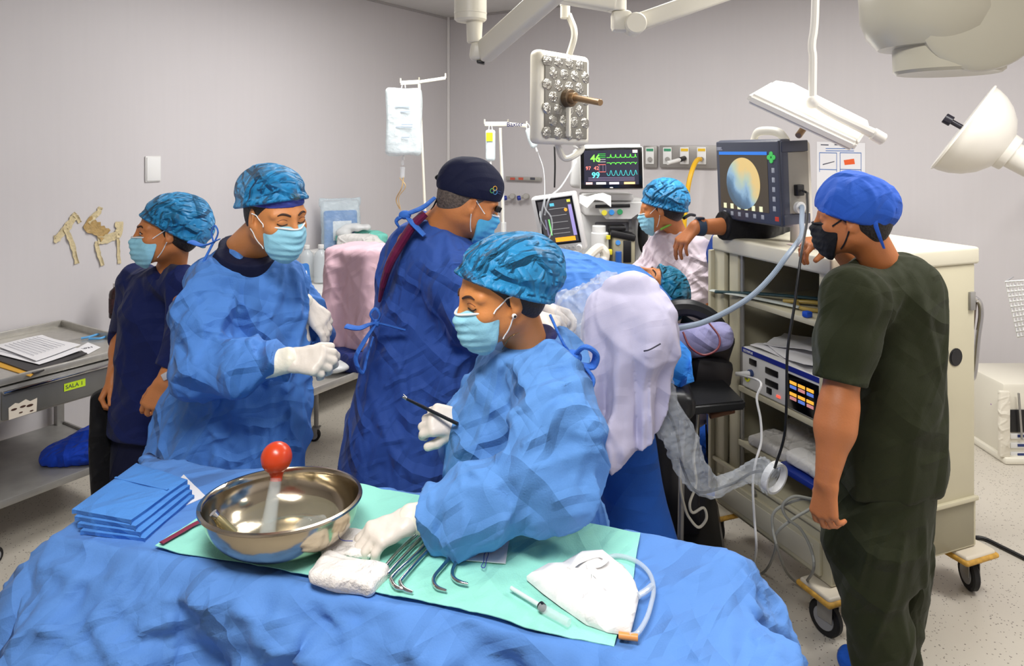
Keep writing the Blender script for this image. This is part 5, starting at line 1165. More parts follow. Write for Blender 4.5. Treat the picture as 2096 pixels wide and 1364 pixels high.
# long horizontal arm across the top edge with the joint and the rising arm
Ya = 3.0
L2 = T('ceiling_arm', 'cream jointed ceiling arm with round pivot disc at top centre', 'ceiling arm', W(1270, 40, Ya))
def bar(a, b, w_, h_, R=None, bev=.015):
    d = nrm(b-a); up = nrm(A(0, 0, 1)-d*d[2]); s_ = np.cross(d, up); return M().box((a+b)/2, (np.linalg.norm(b-a), w_, h_), np.stack([d, s_, up], 1), bev, 3)
O('upper_arm', bar(W(1085, -22, Ya), W(1262, 8, Ya), .09, .07), CREAM, L2)
O('joint', M().cyl(W(1262, -12, Ya), W(1262, 24, Ya), .042).box(W(1272, 44, Ya), (.085, .08, .09), None, .02), CREAM, L2)
pc = W(1299, 50, Ya-.03); O('pivot_disc', M().cyl(pc+A(0, .05, 0), pc-A(0, .045, 0), .045), CREAM, L2)
O('lower_arm', bar(W(1290, 52, Ya), W(1530, -32, Ya), .07, .075), CREAM, L2)
O('ceiling_mount', M().cyl(W(1085, -40, Ya), A(W(1085, 0, Ya)[0], Ya, CEIL), .06), CREAM, L2)
Yb = 3.2
L3 = T('ceiling_arm', 'cream ceiling arm with cylindrical drop and elbow at top left of centre', 'ceiling arm', W(963, 60, Yb))
O('drop_cylinder', M().cyl(W(963, 44, Yb), W(963, -215, Yb), .073).cyl(W(963, 29, Yb), W(963, 26, Yb), .0745), CREAM, L3)
O('neck', M().cyl(W(971, 88, Yb), W(971, 40, Yb), .033, .038), CREAM, L3)
O('elbow', M().box(W(977, 106, Yb), (.065, .075, .085), ypr(0, 0, 8), .022, 3), CREAM, L3); O('elbow_cap', M().box(W(984, 128, Yb-.01), (.035, .05, .012), ypr(0, 0, 12), .003), BLK, L3)
O('rising_arm', bar(W(990, 107, Yb-.02), W(1148, -32, Yb-.5), .06, .105), CREAM, L3)
# lamp slab over the monitor
Yc = 2.75
L4 = T('surgical_light', 'white slab-shaped surgical light hanging above the round-image monitor', 'surgical light', W(1665, 230, Yc))
pT = [W(1535, 190, Yc-.12), W(1583, 163, Yc+.22), W(1622, 167, Yc+.26), W(1782, 246, Yc+.16), W(1778, 262, Yc+.12), W(1757, 293, Yc-.18)]
nU = nrm(np.cross(pT[5]-pT[0], pT[1]-pT[0])); nU = nU if nU[2] > 0 else -nU
V = [p+0 for p in pT]+[p-nU*.042 for p in pT]; cT = np.mean(pT, 0)
bm = bmesh.new(); vs = [bm.verts.new(Vector(v)) for v in V]
bm.faces.new(vs[:6]); bm.faces.new(vs[6:][::-1])
for i in range(6): bm.faces.new((vs[i], vs[i+6], vs[(i+1) % 6+6], vs[(i+1) % 6]))
bmesh.ops.recalc_face_normals(bm, faces=bm.faces); bmesh.ops.bevel(bm, geom=list(bm.edges), offset=.012, segments=3, affect='EDGES'); bm.verts.index_update()
mm = M(); mm.add(np.array([v.co[:] for v in bm.verts]), [tuple(v.index for v in f.verts) for f in bm.faces]); bm.free()
O('housing', mm, LIGHTW, L4)
bl = W(1663, 209, Yc-.1); O('ball_joint', M().ell(bl, (.026, .026, .026)), LIGHTW, L4)
O('drop_pole', M().tube([bl+A(0, 0, .01), W(1664, 120, Yc-.1), W(1662, 90, Yc-.1), W(1669, 0, Yc-.1), A(W(1670, 0, Yc-.1)[0], Yc-.1, CEIL-.01)], .0145), LIGHTW, L4)
O('side_arm', M().tube([bl+nU*.0, W(1700, 232, Yc-.12), W(1795, 277, Yc-.16)], .016, rs=[.013, .015, .02]).cyl(W(1786, 273, Yc-.16), W(1808, 286, Yc-.16), .023), LIGHTW, L4)
O('handle', M().cyl(cT-nU*.04, W(1634, 278, Yc), .013), BRONZE, L4)
# near boom head, upper right
Yd = 1.95; c = W(1940, 108, Yd)
L5 = T('boom_head', 'large beige round boom head with a downward cylinder at the top right corner', 'boom head', c)
BM = mat('boom_beige', (194, 188, 168), .3)
O('lower_cylinder', M().lathe([(.04, -.052), (.125, -.058), (.134, -.05), (.136, .0), (.136, .12)], c, n=56), BM, L5)
O('upper_dome', M().lathe([(.03, .04), (.15, .05), (.18, .085), (.196, .13), (.2, .2), (.18, .28), (.1, .3)], c+A(-.015, .02, -.035), n=56), BM, L5)
dc = W(2005, 35, Yd-.12); dn = nrm(A(-.42, -.86, -.12))
O('side_disc', M().lathe([(.02, .05), (.12, .05), (.135, .04), (.14, .02), (.14, -.1), (.12, -.12)], dc, dn, 56), BM, L5)
O('rear_disc', M().lathe([(.02, .04), (.13, .04), (.14, .02), (.14, -.08), (.12, -.1)], W(2125, 0, Yd-.05), dn, 48), BM, L5)
O('ceiling_mount', M().cyl(c+A(0, .0, .2), A(c[0], c[1], CEIL), .07), BM, L5)
# domed examination lamp by the right wall
Ye = 3.75; ap = nrm(A(-.78, .46, .60)); c = W(1985, 285, Ye)
c = c-ap*0
L6 = T('dome_lamp', 'white bowl-shaped lamp tilted up in front of the right side of the back wall', 'lamp', c)
rim = W(1971, 262, Ye); R_ = .255
prof = [(R_, 0), (R_*.985, -.03), (R_*.93, -.075), (R_*.82, -.125), (R_*.64, -.175), (R_*.42, -.21), (R_*.2, -.225), (.001, -.226)]
m = M(); outer = prof; inner = [(r*.97+.0, h+.006) for r, h in prof]
m.lathe([(R_+.006, .004), (R_+.007, -.004)]+prof[0:], rim, ap, 64); O('reflector', m, LIGHTW, L6)
O('inner_bowl', M().lathe([(R_-.002, .006), (R_*.9, -.06), (R_*.6, -.13), (.02, -.16)], rim, ap, 64), mat('bowl_inner', (228, 224, 214), .25), L6)
O('knob', M().cyl(rim-ap*.06, rim+ap*.075, .014).cyl(rim+ap*.06, rim+ap*.1, .028), mat('knob_black', (24, 22, 34), .35), L6)
nk = rim-ap*.222; O('neck_collar', M().cyl(nk+ap*.03, nk-ap*.03, .1, .095).cyl(nk-ap*.02, nk-ap*.15, .07, .066), LIGHTW, L6)
O('collar_screw', M().ell(nk-ap*.085+nrm(np.cross(ap, A(0, 0, 1)))*.0+A(.02, -.066, 0), (.01, .006, .01)), BLK, L6)
O('support_arm', M().tube([nk-ap*.14, nk-ap*.2, nk-ap*.36, onwall(2150, 350, 'right', .03)], .026), LIGHTW, L6)

# ------------------------------------------------------------------ anaesthesia machine with two screens
Ym = 4.75
AM = T('anaesthesia_machine', 'pale anaesthesia machine with tilted ventilator screen against the back wall', 'anaesthesia machine', (W(1260, 0, Ym+.1)[0], Ym+.1, 0))
def bx(px0, py0, px1, py1, Y, d, mt, name, par=None, bev=.01, yaw=0):
    a, b = W(px0, py0, Y), W(px1, py1, Y); return O(name, M().box((a+b)/2+A(0, d/2, 0), (abs(b[0]-a[0]), d, abs(a[2]-b[2])), ypr(yaw) if yaw else None, bev), mt, par if par is not None else AM)
MW = mat('machine_white', (216, 216, 214), .4, var=.02); MG = mat('machine_grey', (176, 178, 180), .45)
bx(1192, 440, 1328, 575, Ym, .5, MW, 'column', bev=.02)
bx(1218, 455, 1288, 556, Ym-.012, .03, mat('recess_grey', (128, 128, 134), .6), 'recess_panel')
bx(1195, 412, 1330, 442, Ym-.12, .5, MW, 'worktop', bev=.02)
m = M(); P0 = W(1222, 420, Ym-.16); m.prism([(0, 0), (.33, .012), (.33, -.035), (.26, -.06), (.22, -.09), (.06, -.09), (.02, -.05)], P0, A(1, 0, 0), A(0, 0, 1), A(0, .12, 0)); O('control_fascia', m, MW, AM)
O('slot', M().box(W(1254, 422, Ym-.166), (.225, .012, .022), ypr(0, 0, -1.5), .003), BLK, AM)
for k, (px, c_) in enumerate(((1237, (206, 196, 60)), (1252, (50, 130, 200)), (1269, (40, 140, 84)))): O('gas_knob', M().cyl(W(px, 436-k, Ym-.165), W(px, 436-k, Ym-.2), .018), mat('knob_%d' % k, c_, .4), AM)
bx(1170, 560, 1340, 600, Ym-.22, .7, mat('worksurface_grey', (112, 112, 112), .5), 'lower_tray', bev=.01)
bx(1190, 600, 1335, 745, Ym-.1, .55, MW, 'base_cabinet', bev=.02)
bx(1180, 745, 1345, 790, Ym-.2, .7, MG, 'chassis', bev=.02)
for px, yy in ((1190, Ym-.15), (1338, Ym-.15), (1200, Ym+.4), (1335, Ym+.4)): castor(AM, (W(px, 0, Ym)[0], yy, 0), .06)
m = M(); m.cyl(W(1228, 556, Ym-.15), W(1228, 475, Ym-.15), .058).cyl(W(1226, 475, Ym-.15), W(1226, 462, Ym-.15), .044); O('vaporiser', m, MW, AM, label='pale vaporiser with yellow cap')
O('vaporiser_cap', M().cyl(W(1245, 482, Ym-.22), W(1245, 490, Ym-.22), .014).box(W(1245, 516, Ym-.21), (.05, .03, .035), None, .006), mat('yellow_cap', (222, 208, 50), .4), AM)
can = T('absorber_unit', 'black and beige absorber unit on the anaesthesia machine tray', 'absorber', W(1274, 555, Ym-.2))
O('absorber_body', M().box(W(1274, 520, Ym-.14), (.145, .13, .235), None, .012), BEIGED, can); O('absorber_head', M().box(W(1272, 480, Ym-.14), (.165, .15, .045), ypr(0, 0, 12), .01).box(W(1262, 466, Ym-.14), (.11, .1, .03), None, .008), BLK, can)
O('blue_badge', M().cyl(W(1265, 497, Ym-.20), W(1265, 497, Ym-.211), .016), mat('badge_blue', (60, 130, 200), .4), can); O('glass_panel', M().box(W(1284, 515, Ym-.208), (.05, .01, .14), None, .003), BLK, can); O('water_trap', M().cyl(W(1266, 538, Ym-.22), W(1266, 515, Ym-.22), .02).box(W(1266, 542, Ym-.215), (.05, .02, .025), None, .004), mat('trap_blue', (40, 90, 170), .3), can)
O('side_bottle', M().ell(W(1316, 478, Ym-.1), (.035, .04, .13)), BLK, AM)
sb_ = bx(1300, 448, 1328, 575, Ym-.02, .05, MW, 'side_panel', bev=.01); O('gauge_strip', M().box(W(1290, 456, Ym-.03), (.02, .01, .07), None, .003), GREYP, AM)
# vitals monitor
def screen(P, TL, TR, BR, BL, frame_mt, depth, back_mt, scr_mt, margin=(.06, .06, .06, .1)):
    TL, TR, BR, BL = map(lambda v: np.asarray(v, float), (TL, TR, BR, BL)); ex = nrm((TR-TL)+(BR-BL)); ey = nrm((TL-BL)+(TR-BR)); nn = nrm(np.cross(ex, ey)); ey = np.cross(nn, ex)
    c = (TL+TR+BR+BL)/4; w_ = (np.linalg.norm(TR-TL)+np.linalg.norm(BR-BL))/2; h_ = (np.linalg.norm(TL-BL)+np.linalg.norm(TR-BR))/2
    R = np.stack([ex, ey, nn], 1)
    O('housing', M().box(c-nn*depth/2, (w_+.012, h_+.012, depth), R, .015, 3), back_mt, P)
    O('bezel', M().box(c+nn*.001, (w_, h_, .012), R, .008, 3), frame_mt, P)
    l, r, t, b = margin; sw, sh = w_*(1-l-r), h_*(1-t-b); sc0 = c+ex*(l-r)*w_/2+ey*(b-t)*h_/2+nn*.0075
    s_ = O('display', M().box(sc0, (sw, sh, .002), R), scr_mt, P)
    def at(u, v, z=.0016): return sc0+ex*(u-.5)*sw+ey*(.5-v)*sh+nn*z
    return at, ex, ey, nn, sw, sh, s_, R
def emi(name, c, s=1.0): return mat(name, c, .5, emis=s)
VM = T('vitals_monitor', 'wide patient vitals monitor showing green and teal traces', 'monitor', W(1252, 390, Ym-.25))
at, ex, ey, nn, sw, sh, scr, R = screen(VM, W(1191, 303, Ym-.2), W(1318, 302, Ym-.28), W(1312, 385, Ym-.3), W(1186, 388, Ym-.22), mat('gloss_black', (8, 8, 10), .15), .06, OFFW, emi('screen_navy', (14, 14, 34), .8))
def trace_line(fn, u0, u1, n, mt, r=.0016, name='waveform'):
    m = M(); m.tube([at(u, fn(u)) for u in np.linspace(u0, u1, n)], r, n=5, smooth=False); O(name, m, mt, scr)
def spikes(v0, amp, per, wid, base=.0):
    def f(u):
        ph = (u % per)/per; return v0-amp*math.exp(-((ph-.5)/wid)**2)
    return f
G1, TE = emi('led_green', (90, 230, 60), 1.0), emi('led_teal', (50, 170, 170), .9)
trace_line(spikes(.22, .1, .09, .08), .42, .97, 110, G1); trace_line(spikes(.37, -.05, .09, .1), .42, .97, 110, G1)
trace_line(spikes(.74, .15, .09, .2), .42, .97, 90, TE)
for v, mt_ in ((.11, 1), (.16, 1), (.21, 1), (.27, 0), (.34, 0), (.42, 2), (.63, 2), (.8, 3), (.84, 3), (.88, 3)):
    m = M(); m.box(at(.5 if mt_ == 3 else .33, v), (sw*(.85 if mt_ == 3 else .14), .004, .001), R); O('screen_line', m, (emi('dim_white', (150, 150, 150), .6), emi('dim_green', (40, 150, 50), .7), emi('dim_red', (190, 90, 80), .6), emi('dim_violet', (96, 86, 110), .5))[mt_], scr)
for u in (.28, .35, .4): O('screen_line', M().box(at(u, .53), (.003, sh*.2, .001), R), emi('dim_violet', (96, 86, 110), .5), scr)
for body, u, v, s_, c_ in (('46', .12, .33, .058, (110, 235, 60)), ('97  42', .03, .57, .03, (240, 110, 100)), ('99', .14, .8, .046, (80, 220, 220))): text('lettering', body, s_*1.1, at(u, v, .002), ex, ey, emi('digits_'+body[:2], c_, 1.2), scr, bold=.0008 if len(body) == 2 else 0)
for u, w_, c_ in ((.06, .12, (220, 170, 165)), (.28, .18, (190, 195, 190)), (.52, .18, (200, 190, 205)), (.8, .2, (230, 180, 120))): O('soft_key', M().box(at(u+.03, .96), (sw*w_, .014, .001), R, 0), emi('key_%d' % int(u*100), c_, .8), scr)
O('alarm_flag', M().box(at(.94, .05), (.03, .018, .001), R), emi('flag_rose', (226, 190, 190), .9), scr)
O('power_button', M().ell(at(.5, 1.09, .002), (.011, .011, .004)), WHITE, VM)
O('mount_arm', M().box(W(1215, 330, Ym-.02), (.16, .1, .1), None, .02).box(W(1183, 345, Ym-.05), (.09, .12, .26), ypr(0, 0, 6), .03, 3).box(W(1240, 402, Ym-.05), (.34, .2, .045), None, .015).cyl(W(1245, 400, Ym), W(1245, 425, Ym), .03), MW, VM)
O('top_tray', M().box(W(1240, 299, Ym), (.42, .25, .02), ypr(0, 0, -1), .006), OFFW, VM)
vs2 = T('ventilator_screen', 'tilted grey screen with orange bar left of vitals monitor', 'monitor', W(1150, 520, Ym-.6)); Yv = Ym-.75
at, ex, ey, nn, sw, sh, scr, R = screen(vs2, W(1090, 407, Yv+.05), W(1176, 396, Yv-.05), W(1194, 510, Yv-.02), W(1108, 520, Yv+.08), MW, .06, MW, emi('screen_grey', (64, 62, 64), .75), (.14, .08, .07, .17))
O('screen_border', M().box((at(0, 0)+at(1, 1))/2-nn*.0035, (sw*1.12, sh*1.1, .003), R), BLK, vs2)
O('menu_strip', M().box(at(.94, .5), (sw*.1, sh*.72, .001), R), emi('lilac', (150, 140, 196), .9), scr)
O('orange_bar', M().box(at(.62, .93), (sw*.6, sh*.1, .001), R), emi('orange', (246, 160, 40), 1.1), scr)
O('teal_patch', M().box(at(.42, .1), (sw*.13, sh*.07, .001), R), emi('patch_teal', (90, 180, 200), .9), scr); O('yellow_patch', M().box(at(.93, .05), (sw*.1, sh*.06, .001), R), emi('patch_yellow', (210, 206, 80), .9), scr); O('amber_dot', M().ell(at(.8, .25), (.01, .01, .001), R), emi('amber', (230, 160, 60), 1), scr)
for u, c_ in ((.14, (110, 104, 130)), (.24, (120, 210, 120))): O('level_bar', M().box(at(u, .62), (.008, sh*.38, .001), R), emi('bar_%d' % c_[0], c_, .9), scr)
for v in (.2, .36, .52, .68, .78): O('screen_line', M().box(at(.55, v), (sw*.5, .003, .001), R), emi('dim_white', (150, 150, 150), .6), scr)
O('dial', M().cyl(at(.98, 1.16, -.004), at(.98, 1.16, .02), .018), MW, vs2)
for u in (.4, .55, .68, .8): O('panel_button', M().cyl(at(u, 1.14, -.004), at(u, 1.14, .004), .007), MG, vs2)
O('support_post', M().cyl(W(1155, 512, Yv+.1), W(1155, 650, Yv+.1), .03).cyl(W(1155, 650, Yv+.1), W(1200, 640, Ym), .03), MW, vs2)
m = M(); m.tube([W(1115, 405, Yv-.02), W(1108, 440, Yv-.02), W(1107, 465, Yv), W(1108, 500, Yv)], .005).tube([W(1116, 405, Yv-.03), W(1115, 425, Yv-.04), W(1128, 445, Yv-.04), W(1130, 470, Yv-.04), W(1124, 488, Yv-.04), W(1115, 505, Yv-.04)], .004)
m.tube([W(1180, 330, Ym-.4), W(1150, 380, Ym-.6), W(1125, 405, Yv-.03), W(1115, 440, Yv)], .005)
O('breathing_tubes', m, CLEAR, None, 'clear thin tubes hanging in front of the tilted screen', 'tube')
O('black_cable', M().tube([W(1135, 300, Ym+.2), W(1136, 340, Ym+.2), W(1135, 384, Ym+.2)], .006), BLK, None, 'black cable hanging down left of the vitals monitor', 'cable')
O('paper_drape', M().grid(np.array([[W(1186+16*i, 400+(4 if j else 0)+4*math.sin(i*1.7), Ym-.35-.05*j)+A(0, 0, -.012*j*(1+.6*math.sin(i*2.1))) for j in range(4)] for i in range(5)]), .004), cloth('white_crumple', (226, 224, 220), crease=.5, scale=20), None, 'crumpled white sheet lying under the vitals monitor', 'sheet')
ba = T('circuit_holder', 'cream bent breathing circuit arm rising behind the blue drape', 'tube arm', W(1210, 545, 4.1))
O('hose_arm', M().tube([W(1176, 556, 3.85), W(1195, 535, 3.95), W(1215, 515, 4.05), W(1228, 508, 4.1), W(1238, 518, 4.1), W(1236, 535, 4.1)], .028), CREAM, ba); O('connector', M().cyl(W(1236, 528, 4.08), W(1228, 560, 4.05), .026, .03), OFFW, ba)
tr = T('glass_jar', 'clear suction jars behind the blue drape below the tilted screen', 'jar', W(1155, 560, 4.2)); O('jar_body', M().lathe([(.07, 0), (.085, .02), (.085, .13), (.088, .14)], W(1155, 565, 4.15), n=28), CLEAR, tr); O('jar_rim', M().lathe([(.084, 0), (.092, 0), (.092, .012), (.084, .012)], W(1155, 537, 4.15), n=28, closed=True), mat('rim_violet', (90, 92, 130), .4), tr)
wt_ = T('white_tray', 'white shelf edge behind the puffy blue cap', 'tray', W(1090, 522, 4.2)); O('tray_top', M().box(W(1085, 524, 4.2), (.3, .25, .022), ypr(-15), .006), OFFW, wt_); O('tray_post', M().cyl(W(1095, 526, 4.25), W(1095, 900, 4.25), .018), MW, wt_)

# ------------------------------------------------------------------ endoscopy cart
Cc = A(1.418, 3.085, 0); u1 = nrm(A(.36, -.933)); E1 = A(u1[0], u1[1], 0); E2 = A(-u1[1], u1[0], 0); RC = np.stack([E1, E2, ZZ], 1)
def CT(u, v, z): return Cc+E1*u+E2*v+A(0, 0, z)
hu, hv = .345, .385
EC = T('endoscopy_cart', 'tall beige open-fronted trolley carrying the round-image monitor', 'trolley', Cc)
O('top_board', M().box(CT(0, 0, 1.385), (2*hu+.02, 2*hv+.02, .07), RC, .012, 3), mat('cream_board', (218, 212, 190), .35, var=.03), EC)
O('side_panel', M().box(CT(hu-.012, 0, .775), (.024, 2*hv-.02, 1.15), RC, .003), BEIGE, EC)
O('side_panel', M().box(CT(-hu+.012, 0, .775), (.024, 2*hv-.02, 1.15), RC, .003), BEIGE, EC)
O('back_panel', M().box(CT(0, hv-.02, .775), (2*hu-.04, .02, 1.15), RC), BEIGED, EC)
for x, w_ in ((-hu+.035, .07), (-hu+.115, .06), (hu-.03, .06)): O('stile', M().box(CT(x, -hv+.012+(.015 if w_ == .06 and x < 0 else 0), .78), (w_, .025, 1.16), RC, .004), BEIGE, EC)
O('folded_door', M().box(CT(-hu-.012, -hv+.06, .80), (.022, .16, 1.1), RC, .004), BEIGE, EC)
O('perforated_rail', M().box(CT(-hu+.155, -hv+.03, .85), (.018, .012, 1.0), RC, .002), STEELM, EC)
for z in (1.15, .76, .52): O('shelf', M().box(CT(.06, -.01, z), (2*hu-.17, 2*hv-.05, .025), RC, .004), BEIGE, EC)
O('base_box', M().box(CT(0, 0, .295), (2*hu, 2*hv, .2), RC, .006), BEIGE, EC)
O('ledge', M().box(CT(0, -hv-.004, .395), (2*hu+.004, .02, .018), RC, .005), BEIGE, EC); O('ledge', M().box(CT(hu+.004, 0, .395), (.02, 2*hv, .018), RC, .005), BEIGE, EC)
dw = O('drawer', M().box(CT(.0, -hv-.008, .28), (2*hu-.08, .018, .125), RC, .004), BEIGE, EC); O('drawer_recess', M().box(CT(.0, -hv-.018, .28), (2*hu-.14, .004, .085), RC, .0015), mat('recess_beige', (206, 200, 180), .4), dw)
O('drawer_lock', M().cyl(CT(-.05, -hv-.016, .37), CT(-.05, -hv-.03, .37), .009), STEELM, dw)
O('cable_hole', M().cyl(CT(hu+.0, hv-.12, .98), CT(hu+.003, hv-.12, .98), .036).cyl(CT(hu+.0, hv-.12, .98), CT(hu+.005, hv-.12, .98), .03, n=24), BLK, EC)
O('hinge', M().box(CT(hu+.004, hv-.03, 1.2), (.012, .03, .075), RC, .002), STEELM, EC)
GOLD = mat('worn_yellow_bumper', (196, 150, 62), .6, var=.25, vscale=40)
for su in (-1, 1):
    for sv in (-1, 1):
        c_ = CT(su*(hu-.03), sv*(hv-.03), .18); pl = O('corner_plate', M().box(c_, (.15, .17, .022), RC, .02, 3), mat('plate_cream', (216, 206, 186), .4), EC)
        O('bumper', M().box(c_-A(0, 0, .012), (.17, .19, .022), RC, .02, 3), GOLD, pl)
        castor(EC, CT(su*(hu-.01), sv*(hv-.01), 0), .066, (.5, -.85, 0) if su > 0 and sv < 0 else (.25, -.97, 0) if sv < 0 else (-.1, -1, 0))
# top of the cart: pink paper
O('pink_form', M().grid(np.array([[CT(.02+.3*i/6, -.30+.2*j/4, 1.4225+.002*math.sin(i)) for j in range(5)] for i in range(7)]), .0012), mat('pink_paper', (228, 206, 216), .8), None, 'pale pink form lying on the trolley top under the hand', 'paper')
# monitor
Mo = T('endoscopy_monitor', 'slate framed monitor with round endoscope picture on the beige trolley', 'monitor', CT(-.05, -.2, 1.42))
TL, TR, BR, BL = W(1460, 291, 3.22), W(1589, 289, 2.84), W(1607, 464, 2.80), W(1481, 446, 3.18)
at, ex, ey, nn, sw, sh, scr, R = screen(Mo, TL, TR, BR, BL, SLATE, .06, SLATE, emi('screen_olive', (66, 58, 46), .55), (.06, .16, .13, .14))
c0 = (TL+TR+BR+BL)/4; w_, h_ = np.linalg.norm(TR-TL), np.linalg.norm(TR-BR)
O('rear_housing', M().box(c0-nn*.105, (w_*.99, h_*.98, .12), R, .02, 3), mat('monitor_cream', (208, 204, 192), .4), Mo)
O('side_bay', M().box(c0+ex*(w_/2+.003)-nn*.085-ey*.0, (.006, h_*.72, .1), R, .002), mat('bay_grey', (146, 142, 132), .45), Mo)
O('side_frame', M().box(c0+ex*(w_/2+.004)-nn*.07+ey*h_*.43, (.008, h_*.13, .13), R, .003), SLATE, Mo); O('side_frame', M().box(c0+ex*(w_/2+.004)-nn*.07-ey*h_*.43, (.008, h_*.12, .13), R, .003), SLATE, Mo)
O('carry_handle', M().tube([c0+ey*h_*.48-ex*.08-nn*.1, c0+ey*(h_*.5+.035)-ex*.05-nn*.1, c0+ey*(h_*.5+.042)+ex*.02-nn*.1, c0+ey*(h_*.5+.03)+ex*.09-nn*.1, c0+ey*h_*.48+ex*.13-nn*.1], .012, flat=1.6), mat('monitor_cream', (208, 204, 192), .4), Mo)
O('rear_lid', M().box(c0-nn*.2-ey*.02, (w_*.5, h_*.6, .09), R, .02, 3), OFFW, Mo)
bar_ = O('title_bar', M().box(at(.5, .025), (sw, sh*.055, .001), R), emi('bar_blue', (40, 104, 184), .9), scr)
# the round endoscope picture: its own screen image
m, nt, b = nodes('endoscope_picture'); Lk = nt.links.new
gr = N(nt, 'ShaderNodeTexCoord'); mp = N(nt, 'ShaderNodeSeparateXYZ'); Lk(gr.outputs['Generated'], mp.inputs[0])
nz = N(nt, 'ShaderNodeTexNoise'); nz.inputs['Scale'].default_value = 2.2; nz.inputs['Detail'].default_value = 5; Lk(gr.outputs['Generated'], nz.inputs['Vector'])
s1 = N(nt, 'ShaderNodeMath', operation='MULTIPLY_ADD'); s1.inputs[1].default_value = .5; Lk(nz.outputs['Fac'], s1.inputs[0]); mz = N(nt, 'ShaderNodeMath', operation='MULTIPLY'); mz.inputs[1].default_value = .6; Lk(mp.outputs[2], mz.inputs[0]); Lk(mz.outputs[0], s1.inputs[2])
s2_ = N(nt, 'ShaderNodeMath', operation='MULTIPLY_ADD'); s2_.inputs[1].default_value = .5; Lk(mp.outputs[0], s2_.inputs[0]); Lk(s1.outputs[0], s2_.inputs[2])
cr = N(nt, 'ShaderNodeValToRGB'); e = cr.color_ramp.elements; e[0].position = .5; e[0].color = c4((66, 84, 98)); e[1].position = 1.0; e[1].color = c4((196, 170, 112))
for ps_, cc in ((.64, (84, 112, 136)), (.72, (126, 156, 176)), (.84, (160, 172, 150))): x_ = e.new(ps_); x_.color = c4(cc)
Lk(s2_.outputs[0], cr.inputs[0]); Lk(cr.outputs[0], b.inputs['Base Color']); Lk(cr.outputs[0], b.inputs['Emission Color']); b.inputs['Emission Strength'].default_value = .75
O('round_picture', M().lathe([(.001, 0), (sh*.44, 0), (sh*.44, .0012), (.001, .0014)], at(.5, .54, .001), nn, 56), m, scr)
KEY = mat('key_grey', (168, 172, 178), .5)
for k in range(6): O('key', M().box(at(.08+.158*k, 1.08, -.001), (.018, .018, .003), R, .001), KEY, Mo)
for k in range(5): O('key', M().box(at(1.1, .3+.155*k, -.001), (.017, .02, .003), R, .001), KEY, Mo)
for k, (du, dv) in enumerate(((0, -.055), (0, .055), (-.045, 0), (.045, 0))): O('arrow_key', M().cyl(at(1.08+du, .09+dv, -.001), at(1.08+du, .09+dv, .003), .01), mat('arrow_green', (70, 190, 90), .4, emis=.3), Mo)
for k in range(6): O('screen_icon', M().box(at(.1+.15*k, .95), (.02, .022, .001), R), emi('icon_pale', (214, 216, 176), .7), scr)
O('red_badge', M().box(at(1.14, 1.08, -.001), (.022, .018, .002), R), mat('badge_red', (206, 60, 36), .5), Mo)
O('logo_block', M().box(at(.0, -.075, .0), (.034, .0035, .0006), R).box(at(.0, -.055, .0), (.034, .0035, .0006), R).box(at(.01, -.035, .0), (.04, .0035, .0006), R).box(at(.0, -.055, .0), (.006, .014, .0006), R), mat('print_pale', (170, 174, 186), .5), Mo)
O('stand_post', M().cyl(CT(-.02, -.2, 1.415), CT(-.02, -.2, 1.53), .032), mat('monitor_cream', (208, 204, 192), .4), Mo)
pg = c0+ex*(w_/2+.012)-nn*.075
O('cable_plug', M().box(pg-ey*.03, (.03, .045, .035), R, .004), BLK, Mo); O('camera_socket', M().cyl(pg-ey*.1-ex*.01, pg-ey*.1+ex*.012, .024), MW, Mo)
k0 = pg-ey*.03; gN = W(1640, 490, 2.50)
O('camera_cable', M().tube([k0+ex*.02, k0+ex*.05-ey*.01, W(1652, 400, 2.68), W(1652, 450, 2.52), W(1640, 520, 2.40), W(1627, 620, 2.36), W(1612, 720, 2.34), W(1610, 820, 2.34), W(1606, 890, 2.36), W(1590, 945, 2.38), W(1580, 962, 2.40), W(1540, 968, 2.42), W(1500, 990, 2.40), W(1430, 1008, 2.36), W(1398, 960, 2.34), W(1388, 900, 2.34), W(1370, 850, 2.34), W(1340, 820, 2.34)], .0045), BLK, None, 'thin black camera cable running down in front of the trolley into the clear sleeve', 'cable')
O('light_cable', M().tube([pg-ey*.1+ex*.01, W(1642, 425, 2.72), W(1641, 455, 2.62), gN+A(0, 0, .01), W(1610, 525, 2.42), W(1580, 565, 2.40), W(1540, 605, 2.38), W(1490, 637, 2.36), W(1440, 660, 2.36), W(1400, 670, 2.36), W(1372, 676, 2.36)], .009), mat('grey_blue_cable', (142, 156, 172), .4), None, 'thick grey cable held by the olive-clad person sweeping left to the drape', 'cable')
# electrosurgical unit
ES = T('electrosurgical_unit', 'white box with dark touch display on the middle trolley shelf', 'generator', CT(.05, -.15, .775))
esc = CT(.055, -.15, .775+.088); O('case', M().box(esc, (.46, .44, .175), RC, .01, 3), OFFW, ES)
F0 = lambda u, z, d=.0: esc+E1*u+A(0, 0, z)-E2*(.221+d)
O('blue_stripe', M().box(F0(0, .076), (.45, .004, .02), RC), mat('stripe_navy', (28, 44, 140), .4), ES); text('lettering', 'OLYMPUS', .014, F0(-.215, .071, .003), E1, ZZ, mat('print_white', (220, 222, 230), .5), ES, bold=.0004)
dsp = O('touch_display', M().box(F0(.13, -.012), (.17, .005, .135), RC, .002), mat('gloss_black', (8, 8, 10), .15), ES)
for i in range(3):
    for j in range(2):
        O('screen_tile', M().box(F0(.085+i*.045, .025-j*.045, .004), (.036, .002, .012), RC), emi('tile_amber', (232, 170, 60), .9), dsp); O('screen_tile', M().box(F0(.085+i*.045, .008-j*.045, .004), (.034, .002, .012), RC), emi(*((('tile_rose', (196, 130, 130), .7)) if (i+j) % 2 else ('tile_blue', (90, 120, 200), .7))), dsp)
